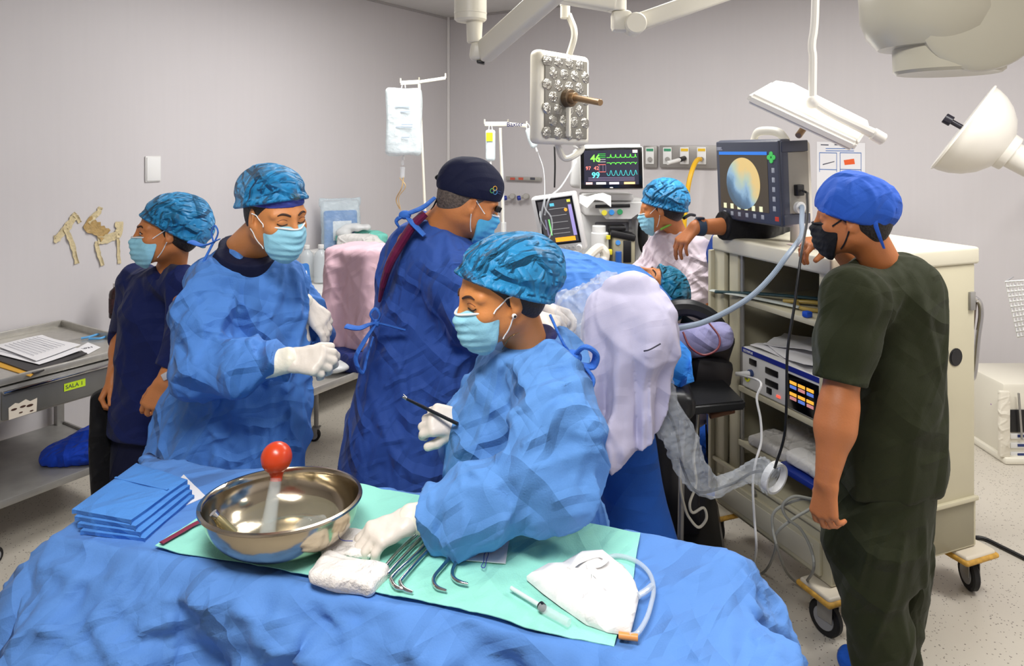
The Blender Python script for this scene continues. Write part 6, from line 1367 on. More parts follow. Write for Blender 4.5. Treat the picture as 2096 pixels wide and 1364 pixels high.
for x, z, w_ in ((-.155, .038, .045), (-.04, .03, .075), (-.04, -.018, .075), (-.055, -.052, .03)): O('socket', M().box(F0(x, z, .001), (w_, .006, .026), RC, .003), BLK, ES)
O('plug_socket', M().cyl(F0(-.165, -.012), F0(-.165, -.012, .012), .016), mat('socket_navy', (36, 60, 110), .4), ES); O('plug', M().cyl(F0(-.165, -.012, .008), F0(-.195, -.018, .06), .011, .009), WHITE, ES)
O('yellow_ring', M().lathe([(.009, 0), (.016, 0), (.016, .004), (.009, .004)], F0(-.19, -.04), -E2, 24, closed=True), mat('ring_yellow', (222, 226, 40), .4), ES)
O('power_light', M().box(F0(.0, -.058, .002), (.02, .004, .01), RC), emi('led_red', (230, 90, 70), 1), ES)
w0 = F0(-.195, -.018, .058)
O('foot_cable', M().tube([w0, W(1556, 782, 2.72), W(1549, 815, 2.68), W(1557, 860, 2.66), W(1558, 905, 2.64), W(1547, 945, 2.62), W(1541, 990, 2.62), W(1544, 1060, 2.62), W(1548, 1125, 2.64), Fz(1538, 1165, .02), Fz(1512, 1193, .006), Fz(1480, 1200, .006), Fz(1440, 1185, .006), Fz(1400, 1150, .006)], .0045), WHITE, None, 'thin white cable hanging from the white box down to the floor', 'cable')
pts = []
for a in np.linspace(0, 1.6*math.pi, 12): pts.append(W(1622+42*math.cos(a+1.2), 1080-58*math.sin(a+1.2), 2.42))
O('grey_cord', M().tube([W(1662, 1022, 2.42), W(1625, 1017, 2.42), W(1602, 1035, 2.42), W(1612, 1062, 2.42), W(1640, 1085, 2.42), W(1662, 1130, 2.42), W(1664, 1170, 2.44), Fz(1640, 1196, .05), Fz(1612, 1175, .1), W(1594, 1130, 2.44), W(1582, 1080, 2.44), W(1588, 1045, 2.44), W(1640, 1022, 2.43), W(1666, 1035, 2.43), W(1620, 1065, 2.43), W(1590, 1092, 2.45), W(1586, 1130, 2.5), Fz(1565, 1170, .03), Fz(1520, 1190, .006), Fz(1470, 1178, .006), Fz(1430, 1163, .006)], .005), mat('cord_grey', (140, 140, 132), .5), None, 'looped grey cord hanging in front of the trolley drawer', 'cord')
# shelf contents
sh1 = 1.163
O('catheter_pack', M().tube([CT(-.28, -.43, sh1+.01), CT(-.1, -.3, sh1+.025), CT(.2, -.12, sh1+.04)], .014, flat=.5), mat('dark_teal_tube', (40, 66, 72), .3), None, 'dark teal catheter packet sticking out of the top shelf', 'packet')
O('catheter_pack', M().tube([CT(-.32, -.42, sh1+.008), CT(-.12, -.36, sh1+.012), CT(.1, -.3, sh1+.012)], .02, flat=.25), mat('pale_packet', (190, 196, 190), .3), None, 'pale paper packet at left end of the top shelf', 'packet')
O('tube_bundle', M().tube([CT(-.02, -.28, sh1+.012), CT(.1, -.2, sh1+.02), CT(.22, -.22, sh1+.014), CT(.1, -.3, sh1+.01), CT(.0, -.18, sh1+.016), CT(.2, -.1, sh1+.012)], .008), mat('amber_tubing', (176, 150, 72), .35), None, 'coil of amber tubing on the top trolley shelf', 'tubing')
O('blue_clip', M().box(CT(.2, -.36, sh1+.012), (.03, .03, .024), RC, .006), mat('clip_blue', (30, 80, 190), .4), None, 'small bright blue clip on the top trolley shelf', 'clip')
def sheets(c_, w_, d_, z, n, lab, grp, mt=PAPER, yaw=0, name='paper_sheet', cat='paper'):
    rs = random.Random(int(z*1000))
    Rz = RC@ypr(yaw); G = np.array([[c_+Rz@A((i/6-.5)*w_, (j/6-.5)*d_, .004+.012*math.sin(i*.9+n)*math.sin(j*.8+n)**2) for j in range(7)] for i in range(7)]); G[..., 2] += z
    return O(name, M().grid(G, .0016), mt, None, lab, cat, grp, sharp=20)
sheets(CT(.02, -.2, 0), .36, .26, .953, 1, 'lowest crumpled white sheet on top of the white box', None, yaw=8); sheets(CT(.07, -.22, 0), .3, .24, .966, 2, 'middle folded white sheet on top of the white box', None, yaw=-12); sheets(CT(-.02, -.17, 0), .26, .22, .981, 4, 'topmost curled white sheet on the white box', None, yaw=25)
for k, (x, y, yaw, lab) in enumerate(((-.02, -.28, 10, 'left crinkled white packet on the lower trolley shelf'), (.1, -.24, -20, 'middle crinkled white packet on lower trolley shelf'), (.04, -.16, 40, 'rear crinkled white packet standing behind the others on the lower shelf'))):
    c_ = CT(x, y, .56+.02*k); blob('paper_packet', [(sbox(c_, (.12, .085, .022), RC@ypr(yaw, 8*k), .015), .01)], cloth('white_packet', (214, 210, 204), crease=.5, scale=20), ((16, 16, 16, .014),), .006, seed=90+k, cuts=[(A(0, 0, .534), A(0, 0, -1), .002)], label=lab, cat='packet')
c_ = CT(.2, -.36, .535); ty = T('blue_tray', 'blue tray with folded white cloth on lower trolley shelf', 'tray', c_); O('tray', M().box(c_+A(0, 0, .012), (.22, .12, .024), RC, .006), mat('tray_blue', (24, 50, 140), .4), ty)
blob('folded_gauze', [(sbox(CT(.2, -.35, .59), (.09, .05, .028), RC, .02), .01)], cloth('white_gauze', (228, 226, 222)), ((16, 16, 16, .012),), .006, seed=94, label='folded white gauze resting on the blue tray', cat='gauze', cuts=[(A(0, 0, .56), A(0, 0, -1), .002)])

# ------------------------------------------------------------------ right edge
ch = T('chrome_frame', 'bent chrome frame chair back behind the right side of the trolley', 'frame', Fz(1995, 900, 0)); Yf = 3.35
O('frame_tube', M().tube([W(1968, 780, Yf), W(1988, 777, Yf), W(1995, 760, Yf), W(2002, 690, Yf), W(2008, 645, Yf), W(2004, 618, Yf), W(1985, 606, Yf), W(1968, 603, Yf)], .012), CHROME, ch)
O('back_plate', M().prism([(0, 0), (.065, -.03), (.052, -.16), (.0, -.14)], W(1972, 606, Yf+.01), A(1, 0, 0), ZZ, A(0, .012, 0)), mat('brown_steel', (130, 116, 106), .25, .8), ch)
O('frame_leg', M().cyl(W(1976, 770, Yf+.02), A(W(1976, 0, Yf)[0], Yf+.02, .03), .012).cyl(A(W(1981, 0, Yf)[0], Yf+.02, 0), A(W(1981, 0, Yf)[0], Yf+.02, .05), .018), CHROME, ch)
wb = T('wire_basket', 'white wire grid basket at the right edge', 'basket', W(2090, 690, 3.1)); m = M(); Yw = 3.1
gq = [W(2058, 577, Yw), W(2160, 570, Yw-.25), W(2180, 672, Yw-.3), W(2083, 690, Yw)]
for k in range(12):
    t = k/11; m.cyl(gq[0]*(1-t)+gq[3]*t, gq[1]*(1-t)+gq[2]*t, .0035, n=8)
for k in range(14):
    t = k/13; m.cyl(gq[0]*(1-t)+gq[1]*t, gq[3]*(1-t)+gq[2]*t, .0035, n=8)
O('wire_front', m, WHITE, wb); m = M(); dpt = A(.19, .22, -.02)
for k in range(9):
    t = k/8; a = gq[0]*(1-t)+gq[3]*t; m.cyl(a, a+dpt*(1-t*.7), .003, n=8)
O('wire_side', m, GREYP, wb)
pu = T('infusion_rack', 'cream equipment rack with dark screens on the floor at the right edge', 'equipment rack', Fz(2075, 950, 0)); c = Fz(2110, 945, 0); Ypp = c[1]
O('rack_case', M().box(A(c[0]+.06, Ypp+.2, .24), (.44, .4, .42), None, .02), CREAM, pu); O('base_plate', M().box(A(c[0]+.06, Ypp+.18, .02), (.48, .46, .04), None, .012), CREAM, pu); O('side_cover', M().box(W(2050, 872, Ypp+.0)+A(0, -.02, .02), (.06, .03, .38), None, .01), cloth('cream_wrap', (226, 220, 204), crease=.3, scale=12), pu)
O('dark_screen', M().box(W(2085, 862, Ypp-.005), (.1, .01, .13), None, .004), BLK, pu)
for y in (893, 912, 931): O('module', M().box(W(2085, y, Ypp-.005), (.1, .012, .032), None, .004), OFFW, pu); O('module_display', M().box(W(2092, y, Ypp-.013), (.05, .004, .014), None), mat('display_navy', (34, 52, 110), .3), pu)
O('rack_rod', M().cyl(W(2085, 805, Ypp-.03), W(2092, 900, Ypp-.03), .006), STEELM, pu)
O('metal_rod', M().cyl(Fz(1962, 842, .12), Fz(2046, 912, .012), .012), mat('bronze_rod', (150, 140, 124), .4, .5), None, 'thin metal rod leaning from the trolley to the floor at right', 'rod')
O('floor_cable', M().tube([Fz(1975, 1103, .01), Fz(2010, 1102, .01), Fz(2050, 1120, .01), Fz(2110, 1150, .01)], .009), BLK, None, 'thick black cable on the floor leaving the right edge', 'cable')
O('floor_cable', M().tube([Fz(1972, 899, .01), Fz(2005, 902, .01), Fz(2045, 908, .01)], .012), BLK, None, 'black cable along the wall base behind the trolley', 'cable')
O('purple_cap', M().ell(W(2035, 828, 4.2), (.02, .02, .02)), mat('purple', (130, 60, 160), .5), None, 'small purple cap beside the equipment rack', 'cap')
# ------------------------------------------------------------------ operating table, patient and drapes
OT = T('operating_table', 'black padded operating table with side board under the patient', 'operating table', (W(1400, 0, 3.0)[0], 3.0, 0))
O('table_base', M().box((W(1385, 0, 2.9)[0], 2.95, .12), (.4, .7, .24), ypr(-12), .04), BLK, OT)
O('column', M().box((W(1370, 0, 3.0)[0], 3.05, .5), (.22, .3, .62), None, .03), mat('column_steel', (60, 60, 64), .3, .6), OT)
PADM = mat('black_vinyl', (24, 25, 27), .38, bump=.1, bscale=40)
O('table_pad', M().box((W(1300, 0, 3.0)[0], 3.0, .90), (.4, .95, .1), ypr(-8), .04, 3), PADM, OT)
q = [Fz(1356, 772, .88), Fz(1470, 764, .88), Fz(1527, 821, .88), Fz(1409, 833, .88)]
bm = bmesh.new(); vs = [bm.verts.new(Vector(p)) for p in q]+[bm.verts.new(Vector(p-A(0, 0, .035))) for p in q]
bm.faces.new(vs[:4]); bm.faces.new(vs[4:][::-1])
for i in range(4): bm.faces.new((vs[i], vs[i+4], vs[(i+1) % 4+4], vs[(i+1) % 4]))
bmesh.ops.recalc_face_normals(bm, faces=bm.faces); bmesh.ops.bevel(bm, geom=list(bm.edges), offset=.008, segments=3, affect='EDGES'); bm.verts.index_update()
mm = M(); mm.add(np.array([v.co[:] for v in bm.verts]), [tuple(v.index for v in f.verts) for f in bm.faces]); bm.free(); O('leg_board', mm, PADM, OT)
cq = sum(q)/4
O('board_post', M().cyl(cq+A(-.08, 0, -.03), cq+A(-.09, .0, -.62), .012).box(cq+A(.05, .05, -.07), (.2, .03, .03), ypr(-20), .004), STEELM, OT); O('board_clamp', M().tube([cq+A(-.0, -.05, -.05), cq+A(.09, -.04, -.05), cq+A(.1, 0, -.09), cq+A(.02, .02, -.1)], .008).cyl(cq+A(.02, -.02, -.1), cq+A(.12, 0, -.085), .012), mat('copper_handle', (120, 84, 62), .4, .5), OT)
O('arm_support', M().tube([W(1372, 640, 2.95), W(1385, 630, 2.95), W(1420, 632, 2.95), W(1455, 650, 2.95), W(1478, 680, 2.95)], .035), PADM, OT)
O('gear_box', M().box(W(1432, 745, 3.02), (.17, .3, .12), ypr(10, 0, 10), .03).box(W(1440, 700, 3.05), (.16, .25, .16), ypr(10, 0, 20), .03), mat('dark_gear', (34, 32, 34), .4), OT)
O('red_tube', M().tube([W(1398, 680, 2.85), W(1412, 710, 2.82), W(1440, 727, 2.8), W(1468, 715, 2.8), W(1472, 690, 2.82), W(1450, 660, 2.85)], .004), mat('dark_red_tube', (116, 30, 38), .4), None, 'thin dark red tube looping beside the table pad', 'tube')
# patient
PT = T('person', 'person lying under blue drapes with closed eyes and teal cap', 'person', W(1320, 640, 3.2)); Yp = 3.2
o = W(1338, 592, Yp); Rr = frame(nrm(A(-.32, -.2, .92)), nrm(A(.80, -.1, .42))); s = 1.0
B = SD(); head_sd(B, o, Rr, s); nbp = W(1290, 612, Yp+.02); neck_sd(B, o, Rr, s, nbp, .056)
hipP = W(1225, 660, 2.75)
B.add(ecap(W(1280, 625, Yp), hipP, (.17, .1), (.15, .1), A(.3, .9, 0)), .06)
arm_sd(B, W(1300, 640, Yp-.12), W(1375, 700, 2.97), W(1425, 693, 2.92)); hand_sd(B, W(1425, 693, 2.92), nrm(A(.6, .75, -.1)), A(0, 0, 1), 1, ((60, 70, 40),)*4, .85)
knL, knR = W(1285, 640, 2.45), W(1195, 650, 2.80); B.add(cap(hipP, knL, .085, .065), .05); B.add(cap(knL, W(1290, 800, 2.45), .06, .042), .03); B.add(cap(hipP, knR, .085, .065), .05); B.add(cap(knR, W(1190, 790, 2.80), .06, .042), .03)
for f_ in (W(1290, 800, 2.45), W(1190, 790, 2.80)): B.add(ecap(f_, f_+A(.0, -.11, -.02), (.036, .035), (.04, .026), A(1, 0, 0)), .02)
O('body', surf(B, .0045), SK1, PT, sharp=0); eyes(PT, B, o, Rr, s, True); hair_part(PT, o, Rr, s, .045, -.09)
bouffant(PT, o, Rr, s, BOUF2, c=(0, -.03, .055), r=(.098, .12, .1), ftop=.055, back=-.05, seed=31)
blob('lilac_sleeve', [(cap(W(1372, 700, 2.95), W(1430, 695, 2.9), .075, .06), .03), (cap(W(1430, 695, 2.9), W(1470, 690, 2.88), .06, .055), .03)], cloth('grey_lilac', (150, 148, 188), crease=.4, scale=10), ((8, 8, 8, .018),), .007, parent=PT, seed=96)
# blue drape over the torso
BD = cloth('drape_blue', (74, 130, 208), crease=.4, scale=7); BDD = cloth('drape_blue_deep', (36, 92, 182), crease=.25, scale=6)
blob('patient_drape', [(ecap(W(1298, 622, 3.12), W(1180, 630, 2.85), (.2, .13), (.26, .17), A(.2, .9, .2)), .03), (cap(W(1195, 592, 2.95), W(1270, 598, 3.05), .09, .07), .1), (cap(W(1150, 620, 2.8), W(1140, 760, 2.7), .16, .2), .12), (cap(W(1290, 640, 3.0), W(1240, 760, 2.75), .12, .2), .12)], BD, ((6, 6, 5, .022), (13, 13, 13, .009)), .008, seed=97, label='light blue drape covering the patient lying on the operating table', cat='drape', cuts=[(A(0, 0, .72), A(0, 0, -1), .01)])
# lavender sheet over the raised leg
LAV = cloth('lavender_sheet', (206, 202, 226), crease=.18, scale=5, fine=.15)
S = SD()
rows = rpx(2.36, [(588, 1262, 1318, .05), (598, 1236, 1345, .09), (618, 1214, 1362, .12), (660, 1202, 1369, .135), (715, 1198, 1367, .14), (770, 1203, 1352, .14), (830, 1212, 1342, .14), (890, 1220, 1336, .135), (960, 1226, 1330, .13)])
S.add(loft(rows, .04), .02); S.add(cap(W(1285, 625, 2.33), W(1330, 690, 2.22), .07, .03), .12); S.add(cap(W(1280, 640, 2.26), W(1262, 900, 2.22), .03, .035), .06); S.add(cap(W(1225, 660, 2.3), W(1228, 860, 2.27), .03, .03), .05)
cx_, cy_ = W(1285, 0, 2.36)[0], 2.36
base = wrinkle(((4.5, 4.5, 2.2, .03), (6, 6, 4, .02), (14, 14, 9, .006)), 99)
def lavd(P):
    an = np.arctan2(P[:, 1]-cy_, P[:, 0]-cx_); t = np.clip((1.32-P[:, 2])/.35, 0, 1)
    w_ = vn(P*3, 77); return base(P)*(.6+.4*t)-.05*t*(tri(an*1.55+w_*.9+P[:, 2]*.5)-.5)-.015*t*ridge(an*2.3+w_+.3)
S.disp = lavd; S.amp = .1
S.cut(W(1265, 925, 2.3), nrm(A(.40, -.1, -.75)), .004); S.cut(W(1318, 948, 2.3), nrm(A(.8, -.1, -.35)), .006)
O('lavender_drape', surf(S, .0065), LAV, None, 'pale lavender sheet draped over the raised leg of the patient', 'drape', sharp=0)
O('fold_mark', M().tube([W(1318, 719, 2.13), W(1330, 716, 2.12), W(1352, 704, 2.13)], .0022), mat('pen_mark', (52, 50, 66), .6), None, 'thin dark instrument tip showing at fold of the lavender sheet', 'instrument')
# deep blue drape falling to the floor below
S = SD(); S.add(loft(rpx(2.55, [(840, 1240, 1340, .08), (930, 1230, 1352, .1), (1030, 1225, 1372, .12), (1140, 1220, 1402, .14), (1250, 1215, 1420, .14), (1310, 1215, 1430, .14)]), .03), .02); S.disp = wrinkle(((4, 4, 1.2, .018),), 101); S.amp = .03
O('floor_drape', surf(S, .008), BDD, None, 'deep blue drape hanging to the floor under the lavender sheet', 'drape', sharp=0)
# bright cloth hanging over the board
G = []
edge = [((1336, 672), (1334, 720), (1340, 792)), ((1352, 676), (1360, 730), (1358, 776)), ((1368, 684), (1376, 735), (1374, 784)), ((1388, 696), (1398, 745), (1392, 794)), ((1404, 712), (1410, 745), (1406, 788)), ((1412, 722), (1417, 752), (1419, 781))]
for k, row in enumerate(edge):
    Q, _ = catmull(np.array([W(*row[0], 2.75), W(*row[1], 2.62+.03*math.sin(k*2)), W(*row[2], 2.58+.03*math.cos(k*2.3))]), 8); G.append(Q)
O('side_drape', M().grid(np.array(G), .004), cloth('cloth_azure', (44, 128, 214), crease=.4, scale=9), None, 'bright blue cloth corner hanging over the black board', 'drape', sharp=25)
# clear sleeve with white ring
CS = T('plastic_sleeve', 'clear crinkled plastic camera sleeve ending in a white ring', 'sleeve', W(1585, 978, 2.42))
pts = [W(1340, 765, 2.32), W(1352, 800, 2.34), W(1372, 860, 2.34), W(1396, 915, 2.34), W(1424, 965, 2.36), W(1458, 1000, 2.38), W(1495, 985, 2.40), W(1530, 968, 2.41), W(1560, 968, 2.42), W(1582, 976, 2.42)]
Q, rs = catmull(np.array(pts), 8, [.04, .045, .052, .054, .05, .034, .026, .03, .045, .055]); rg = random.Random(4); n = 26; V = []; T_ = np.gradient(Q, axis=0); T_ /= np.linalg.norm(T_, axis=1, keepdims=True)
for i in range(len(Q)):
    u = nrm(np.cross(T_[i], A(0, 1, 0))); v = np.cross(T_[i], u); row = []
    for j in range(n):
        a = 2*math.pi*j/n; r = rs[i]*(1+.16*math.sin(a*3+i*.35)+rg.uniform(-.11, .11)); row.append(Q[i]+u*math.cos(a)*r+v*math.sin(a)*r*.75)
    row.append(row[0]); V.append(row)
O('sleeve_film', M().grid(np.array(V)), CLEARC, CS, sharp=12)
O('white_ring', M().lathe([(.046, -.012), (.054, -.012), (.054, .012), (.046, .012)], W(1585, 978, 2.42), nrm(A(.5, -.82, -.15)), 40, closed=True), WHITE, CS)
blob('plastic_film', [(ecap(W(1245, 595, 2.5), W(1175, 640, 2.45), (.07, .05), (.1, .06), A(0, 1, 0)), .02), (cap(W(1190, 640, 2.4), W(1195, 700, 2.3), .06, .04), .04)], CLEARC, ((16, 16, 16, .03), (34, 34, 34, .01)), .006, seed=103, label='crumpled clear plastic film over the blue drape beside the lavender sheet', cat='film')
# hoses and cords near the floor
O('cream_cable', M().tube([W(1428, 850, 2.75), W(1425, 900, 2.7), W(1420, 940, 2.68), W(1425, 990, 2.66), W(1412, 1030, 2.6), W(1418, 1050, 2.6), W(1440, 1040, 2.6), W(1446, 1062, 2.6), W(1430, 1080, 2.6), W(1412, 1062, 2.6), W(1402, 1040, 2.6), W(1393, 1000, 2.55), W(1392, 950, 2.55)], .005), mat('cord_cream', (206, 200, 180), .5), None, 'knotted cream cord hanging below the black board', 'cord')
for k, (px, py, r, lab) in enumerate(((1428, 930, .12, 'round blue wrapped bundle on the floor behind the knotted cord'), (1459, 992, .09, 'smaller blue wrapped bundle on the floor beside the trolley'))):
    c_ = Fz(px, py, 0); blob('blue_bundle', [(sel(c_+A(0, 0, r*.75), (r, r, r*.95)), .02), (cap(c_+A(0, 0, r), c_+A(0, 0, r*2), r*.6, r*.3), .04)], BOOT, ((12, 12, 12, .02),), .008, seed=105+k, label=lab, cat='bundle', cuts=[(A(0, 0, .001), A(0, 0, -1), .002)])
c_ = W(1140, 655, 2.1)

# ------------------------------------------------------------------ instrument table in the foreground
ZT = .96; TO = A(-1.031, 1.601, 0); th = math.radians(-17); t1 = A(math.cos(th), math.sin(th), 0); t2 = A(-math.sin(th), math.cos(th), 0); TL_, TD = 1.45, .38; RT = np.stack([t1, t2, ZZ], 1)
def TT(u, v, z=0): return TO+t1*u+t2*v+A(0, 0, ZT+z)
def uv(px, py, z=ZT):
    p = Fz(px, py, z)-TO; return p@t1, p@t2
IT = T('instrument_table', 'steel instrument table hidden under the big blue drape', 'table', TO+t1*TL_/2+t2*TD/2)
O('tabletop', M().box(TT(TL_/2, TD/2, -.03), (TL_-.06, TD-.06, .03), RT, .004), STEEL, IT)
for u in (.08, TL_-.08):
    for v in (.06, TD-.06): O('leg', M().cyl(TT(u, v, -ZT+.0), TT(u, v, -.05), .016), STEEL, IT)
na, nb_ = 300, 230
av = np.concatenate([np.linspace(-.8, 0, 90), np.linspace(0, TL_, 120)[1:], np.linspace(TL_, TL_+.7, 93)[1:]])
bv = np.concatenate([np.linspace(-.75, 0, 90), np.linspace(0, TD, 46)[1:], np.linspace(TD, TD+.5, 40)[1:]])
Am, Bm = np.meshgrid(av, bv, indexing='ij')
def drape(Am, Bm):
    exu = np.where(Am < 0, Am, np.where(Am > TL_, Am-TL_, 0)); exv = np.where(Bm < 0, Bm, np.where(Bm > TD, Bm-TD, 0))
    dist = np.sqrt(exu**2+exv**2); un = exu/np.maximum(dist, 1e-6); vn_ = exv/np.maximum(dist, 1e-6)
    ux = np.clip(Am, 0, TL_); vx = np.clip(Bm, 0, TD)
    edge = ux+vx+.4*un-.4*vn_
    P2 = np.stack([edge.ravel()*3.2, (dist.ravel()*.9), np.zeros(edge.size)], 1)
    wf = vn(P2, 5); fold = (tri(edge.ravel()*2.6+wf*1.6)-.5).reshape(Am.shape)*2
    r = .024
    flare = np.where(un < -.3, .60, np.where(un > .3, .5, np.where(vn_ > .3, .06, .32)))
    lim = r*math.pi*.4
    arc = np.minimum(dist/r, math.pi*.4)
    hz = r*np.sin(arc)+np.maximum(dist-lim, 0)*flare; dz = r*(1-np.cos(arc))+np.maximum(dist-lim, 0)*np.sqrt(1-flare**2)
    k = np.clip(dist/.22, 0, 1); hz = hz+k*fold*.045
    P = TO+(ux+un*hz)[..., None]*t1+(vx+vn_*hz)[..., None]*t2; P[..., 2] = ZT-dz+.002
    nn = np.cross(np.gradient(P, axis=0), np.gradient(P, axis=1)); nn /= np.maximum(np.linalg.norm(nn, axis=2, keepdims=True), 1e-9)
    P3 = np.stack([Am.ravel(), Bm.ravel(), np.zeros(Am.size)], 1)
    w1 = -wrinkle(((6, 6, 1, .07), (7, 7, 1, .017), (14, 14, 1, .010), (28, 28, 1, .005)), 201)(P3).reshape(Am.shape)
    m_ = np.where(dist > 0, np.clip(dist/.06, .08, 1), .08)
    m_ = m_*(1-.75*np.clip(np.abs(un*vn_)*2, 0, 1))
    P = P+nn*(w1*m_)[..., None]
    P[..., 2] += np.exp(-((Bm+.004)/.014)**2)*.008*(.6+.5*fold)*(np.abs(Am-TL_/2) < TL_/2)
    cw = np.clip(np.abs(un*vn_)*3, 0, 1)[..., None]
    for _ in range(25):
        S_ = P.copy(); S_[1:-1, 1:-1] = (P[:-2, 1:-1]+P[2:, 1:-1]+P[1:-1, :-2]+P[1:-1, 2:])/4; P = P*(1-cw)+S_*cw
    P[..., 2] = np.maximum(P[..., 2], .02); return P
O('table_drape', M().grid(drape(Am, Bm), .0015), cloth('drape_front', (90, 138, 206), crease=.42, scale=7), None, 'large crumpled blue drape covering the instrument table in the foreground', 'drape', sharp=0)
def flat(us, vs, z, mt, name, lab, cat, amp=.002, th_=.0015, edge=.006, seed=1, n=(60, 30), grp=None, parent=None, quad=None):
    U, Vv = np.meshgrid(np.linspace(0, 1, n[0]), np.linspace(0, 1, n[1]), indexing='ij')
    if quad is not None:
        q = [TO*0+p for p in quad]; P = ((1-U)*(1-Vv))[..., None]*q[0]+(U*(1-Vv))[..., None]*q[1]+(U*Vv)[..., None]*q[2]+((1-U)*Vv)[..., None]*q[3]
    else:
        u = us[0]+(us[1]-us[0])*U; v = vs[0]+(vs[1]-vs[0])*Vv
        P3 = np.stack([u.ravel()*6, v.ravel()*6, u.ravel()*0], 1); e1 = (vn(P3, seed+1)-.5).reshape(u.shape)*2*edge; e2 = (vn(P3, seed+2)-.5).reshape(u.shape)*2*edge
        P = TO+(u+e1)[..., None]*t1+(v+e2)[..., None]*t2
    P = P.copy(); P3 = P.reshape(-1, 3)*1.0; P3[:, 2] = 0
    w_ = wrinkle(((7, 7, 1, amp), (18, 18, 1, amp*.6)), seed)(P3).reshape(U.shape)
    P[..., 2] = ZT+z+w_+amp*1.2
    return O(name, M().grid(P, th_), mt, parent, lab, cat, grp, sharp=30)
MINT = cloth('mint_towel', (150, 222, 204), crease=.22, scale=9, fine=.4)
gt = flat((.262, 1.262), (.008, .382), .010, MINT, 'green_towel', 'mint green surgical towel spread over the blue drape under the basin', 'towel', .003, edge=.014, seed=7, n=(140, 60))
O('hem_stripe', M().tube([Fz(330, 1112, ZT+.02), Fz(360, 1095, ZT+.02), Fz(398, 1073, ZT+.02), Fz(430, 1058, ZT+.02)], .007, flat=.25), mat('maroon_stripe', (126, 36, 66), .8), gt)
# folded towels
TW = cloth('towel_blue', (78, 138, 212), crease=.22, scale=12, fine=.5)
base_q = [Fz(147, 1052, 1.0), Fz(268, 1074, 1.0), Fz(384, 990, 1.0), Fz(279, 956, 1.0)]; cq_ = sum(base_q)/4
labs = ['lowest folded blue towel of the stack at the left of the table', 'second folded blue towel from the bottom of the stack', 'third folded blue towel, just under the topmost', 'topmost folded blue towel of the stack, with a seam across it']
for k in range(4):
    z = ZT+.006+k*.0125; sh_ = A(.01*(3-k)*.8, -.004*(3-k), 0)
    ang = math.radians((3-k)*1.6); rot = np.array([[math.cos(ang), -math.sin(ang), 0], [math.sin(ang), math.cos(ang), 0], [0, 0, 1]])
    qq = [(rot@(p-cq_))+cq_+sh_ for p in base_q]; U, Vv = np.meshgrid(np.linspace(0, 1, 24), np.linspace(0, 1, 20), indexing='ij')
    P = ((1-U)*(1-Vv))[..., None]*qq[0]+(U*(1-Vv))[..., None]*qq[1]+(U*Vv)[..., None]*qq[2]+((1-U)*Vv)[..., None]*qq[3]
    ed = np.minimum.reduce([U, 1-U, Vv, 1-Vv]); P[..., 2] = z+.0105-.004*np.exp(-ed/.03)+.0012*np.sin(U*9+k)*np.sin(Vv*7)
    tw = O('folded_towel', M().grid(P, .0105), TW, None, labs[k], 'towel', 'folded blue towels on the instrument table', sharp=50)
a = base_q[3]*.62+base_q[0]*.38; b_ = base_q[2]*.66+base_q[1]*.34; a = a.copy(); b_ = b_.copy(); a[2] = b_[2] = ZT+.0555
O('seam_fold', M().tube([a*.97+b_*.03, (a+b_)/2, b_*.97+a*.03], .0035, flat=.4), TW, tw)
flat(None, None, .003, PAPER, 'paper_sheet', 'white paper sheet under the folded blue towels', 'paper', .001, quad=[Fz(300, 1052, ZT), Fz(345, 1052, ZT), Fz(422, 1020, ZT), Fz(376, 975, ZT)], n=(16, 16))
# basin
BS = T('basin', 'large polished steel basin holding water on the mint green towel', 'basin', TT(0, 0, .015)*0+A(W(578, 0, 1.575)[0], 1.575, ZT+.014)); bc = A(W(584, 0, 1.55)[0], 1.55, ZT+.018); bax = nrm(A(-.10, .06, 1)); bc = bc+A(.0, .0, -.002)
pr = []; R_ = .163
for t in np.linspace(0, 1, 16): pr.append((.055+(R_-.055)*math.sin(t*math.pi/2)**.8 if t > 0 else .05, 0.086*(1-math.cos(t*math.pi/2))**1.05))
outer = [(.001, 0), (.045, 0)]+pr; inner = [(r-.0025, h+.0025) for r, h in outer[::-1]]
rimp = [(R_+.006, .087), (R_+.010, .090), (R_+.009, .094), (R_+.002, .095)]
POL = mat('polished_steel', (188, 176, 154), .16, 1.0, bump=.03, bscale=30); m = M(); m.lathe(outer+rimp+[(max(r, .0008), h) for r, h in inner], bc, bax, 96); O('bowl', m, POL, BS, sharp=60)
wl_ = .042; m = M(); m.lathe([(.0008, 0), (.116, 0), (.116, .001), (.0008, .001)], bc+A(0, 0, wl_), A(0, 0, 1), 64); O('water', m, mat('water', (150, 146, 120), .03, alpha=.16), BS)
# evacuator: red bulb, glass neck and glass vessel
EV = T('bulb_evacuator', 'red rubber bulb on a glass evacuator standing in the basin', 'evacuator', bc+A(-.03, 0, .02)); GLS = mat('clear_glass', (220, 228, 226), .05, alpha=.15); RED = mat('red_rubber', (198, 62, 24), .28)
bt, bbm, bt2 = W(566, 937, 1.56), W(548, 1088, 1.50), W(566, 975, 1.555)
O('bulb', M().ell(bt, (.0335, .0335, .0335)).tube([bt-A(0, 0, .02), bt2, W(565, 985, 1.552)], .014, rs=[.02, .013, .0125]), RED, EV)
gl = M(); dd = nrm(bbm-bt2); gl.lathe([(.012, 0), (.013, .01), (.0145, .05), (.0175, .11), (.019, .125), (.017, .126), (.0155, .11), (.0125, .05), (.0105, .01), (.0103, 0)], W(565, 980, 1.552), dd, 28, closed=True); O('glass_neck', gl, GLS, EV)
gv = M(); g0, g1 = W(600, 1088, 1.50), W(662, 1068, 1.56); gv.tube([g0, g0*.6+g1*.4, g1], .02, rs=[.008, .021, .014], n=24); O('glass_vessel', gv, GLS, EV)
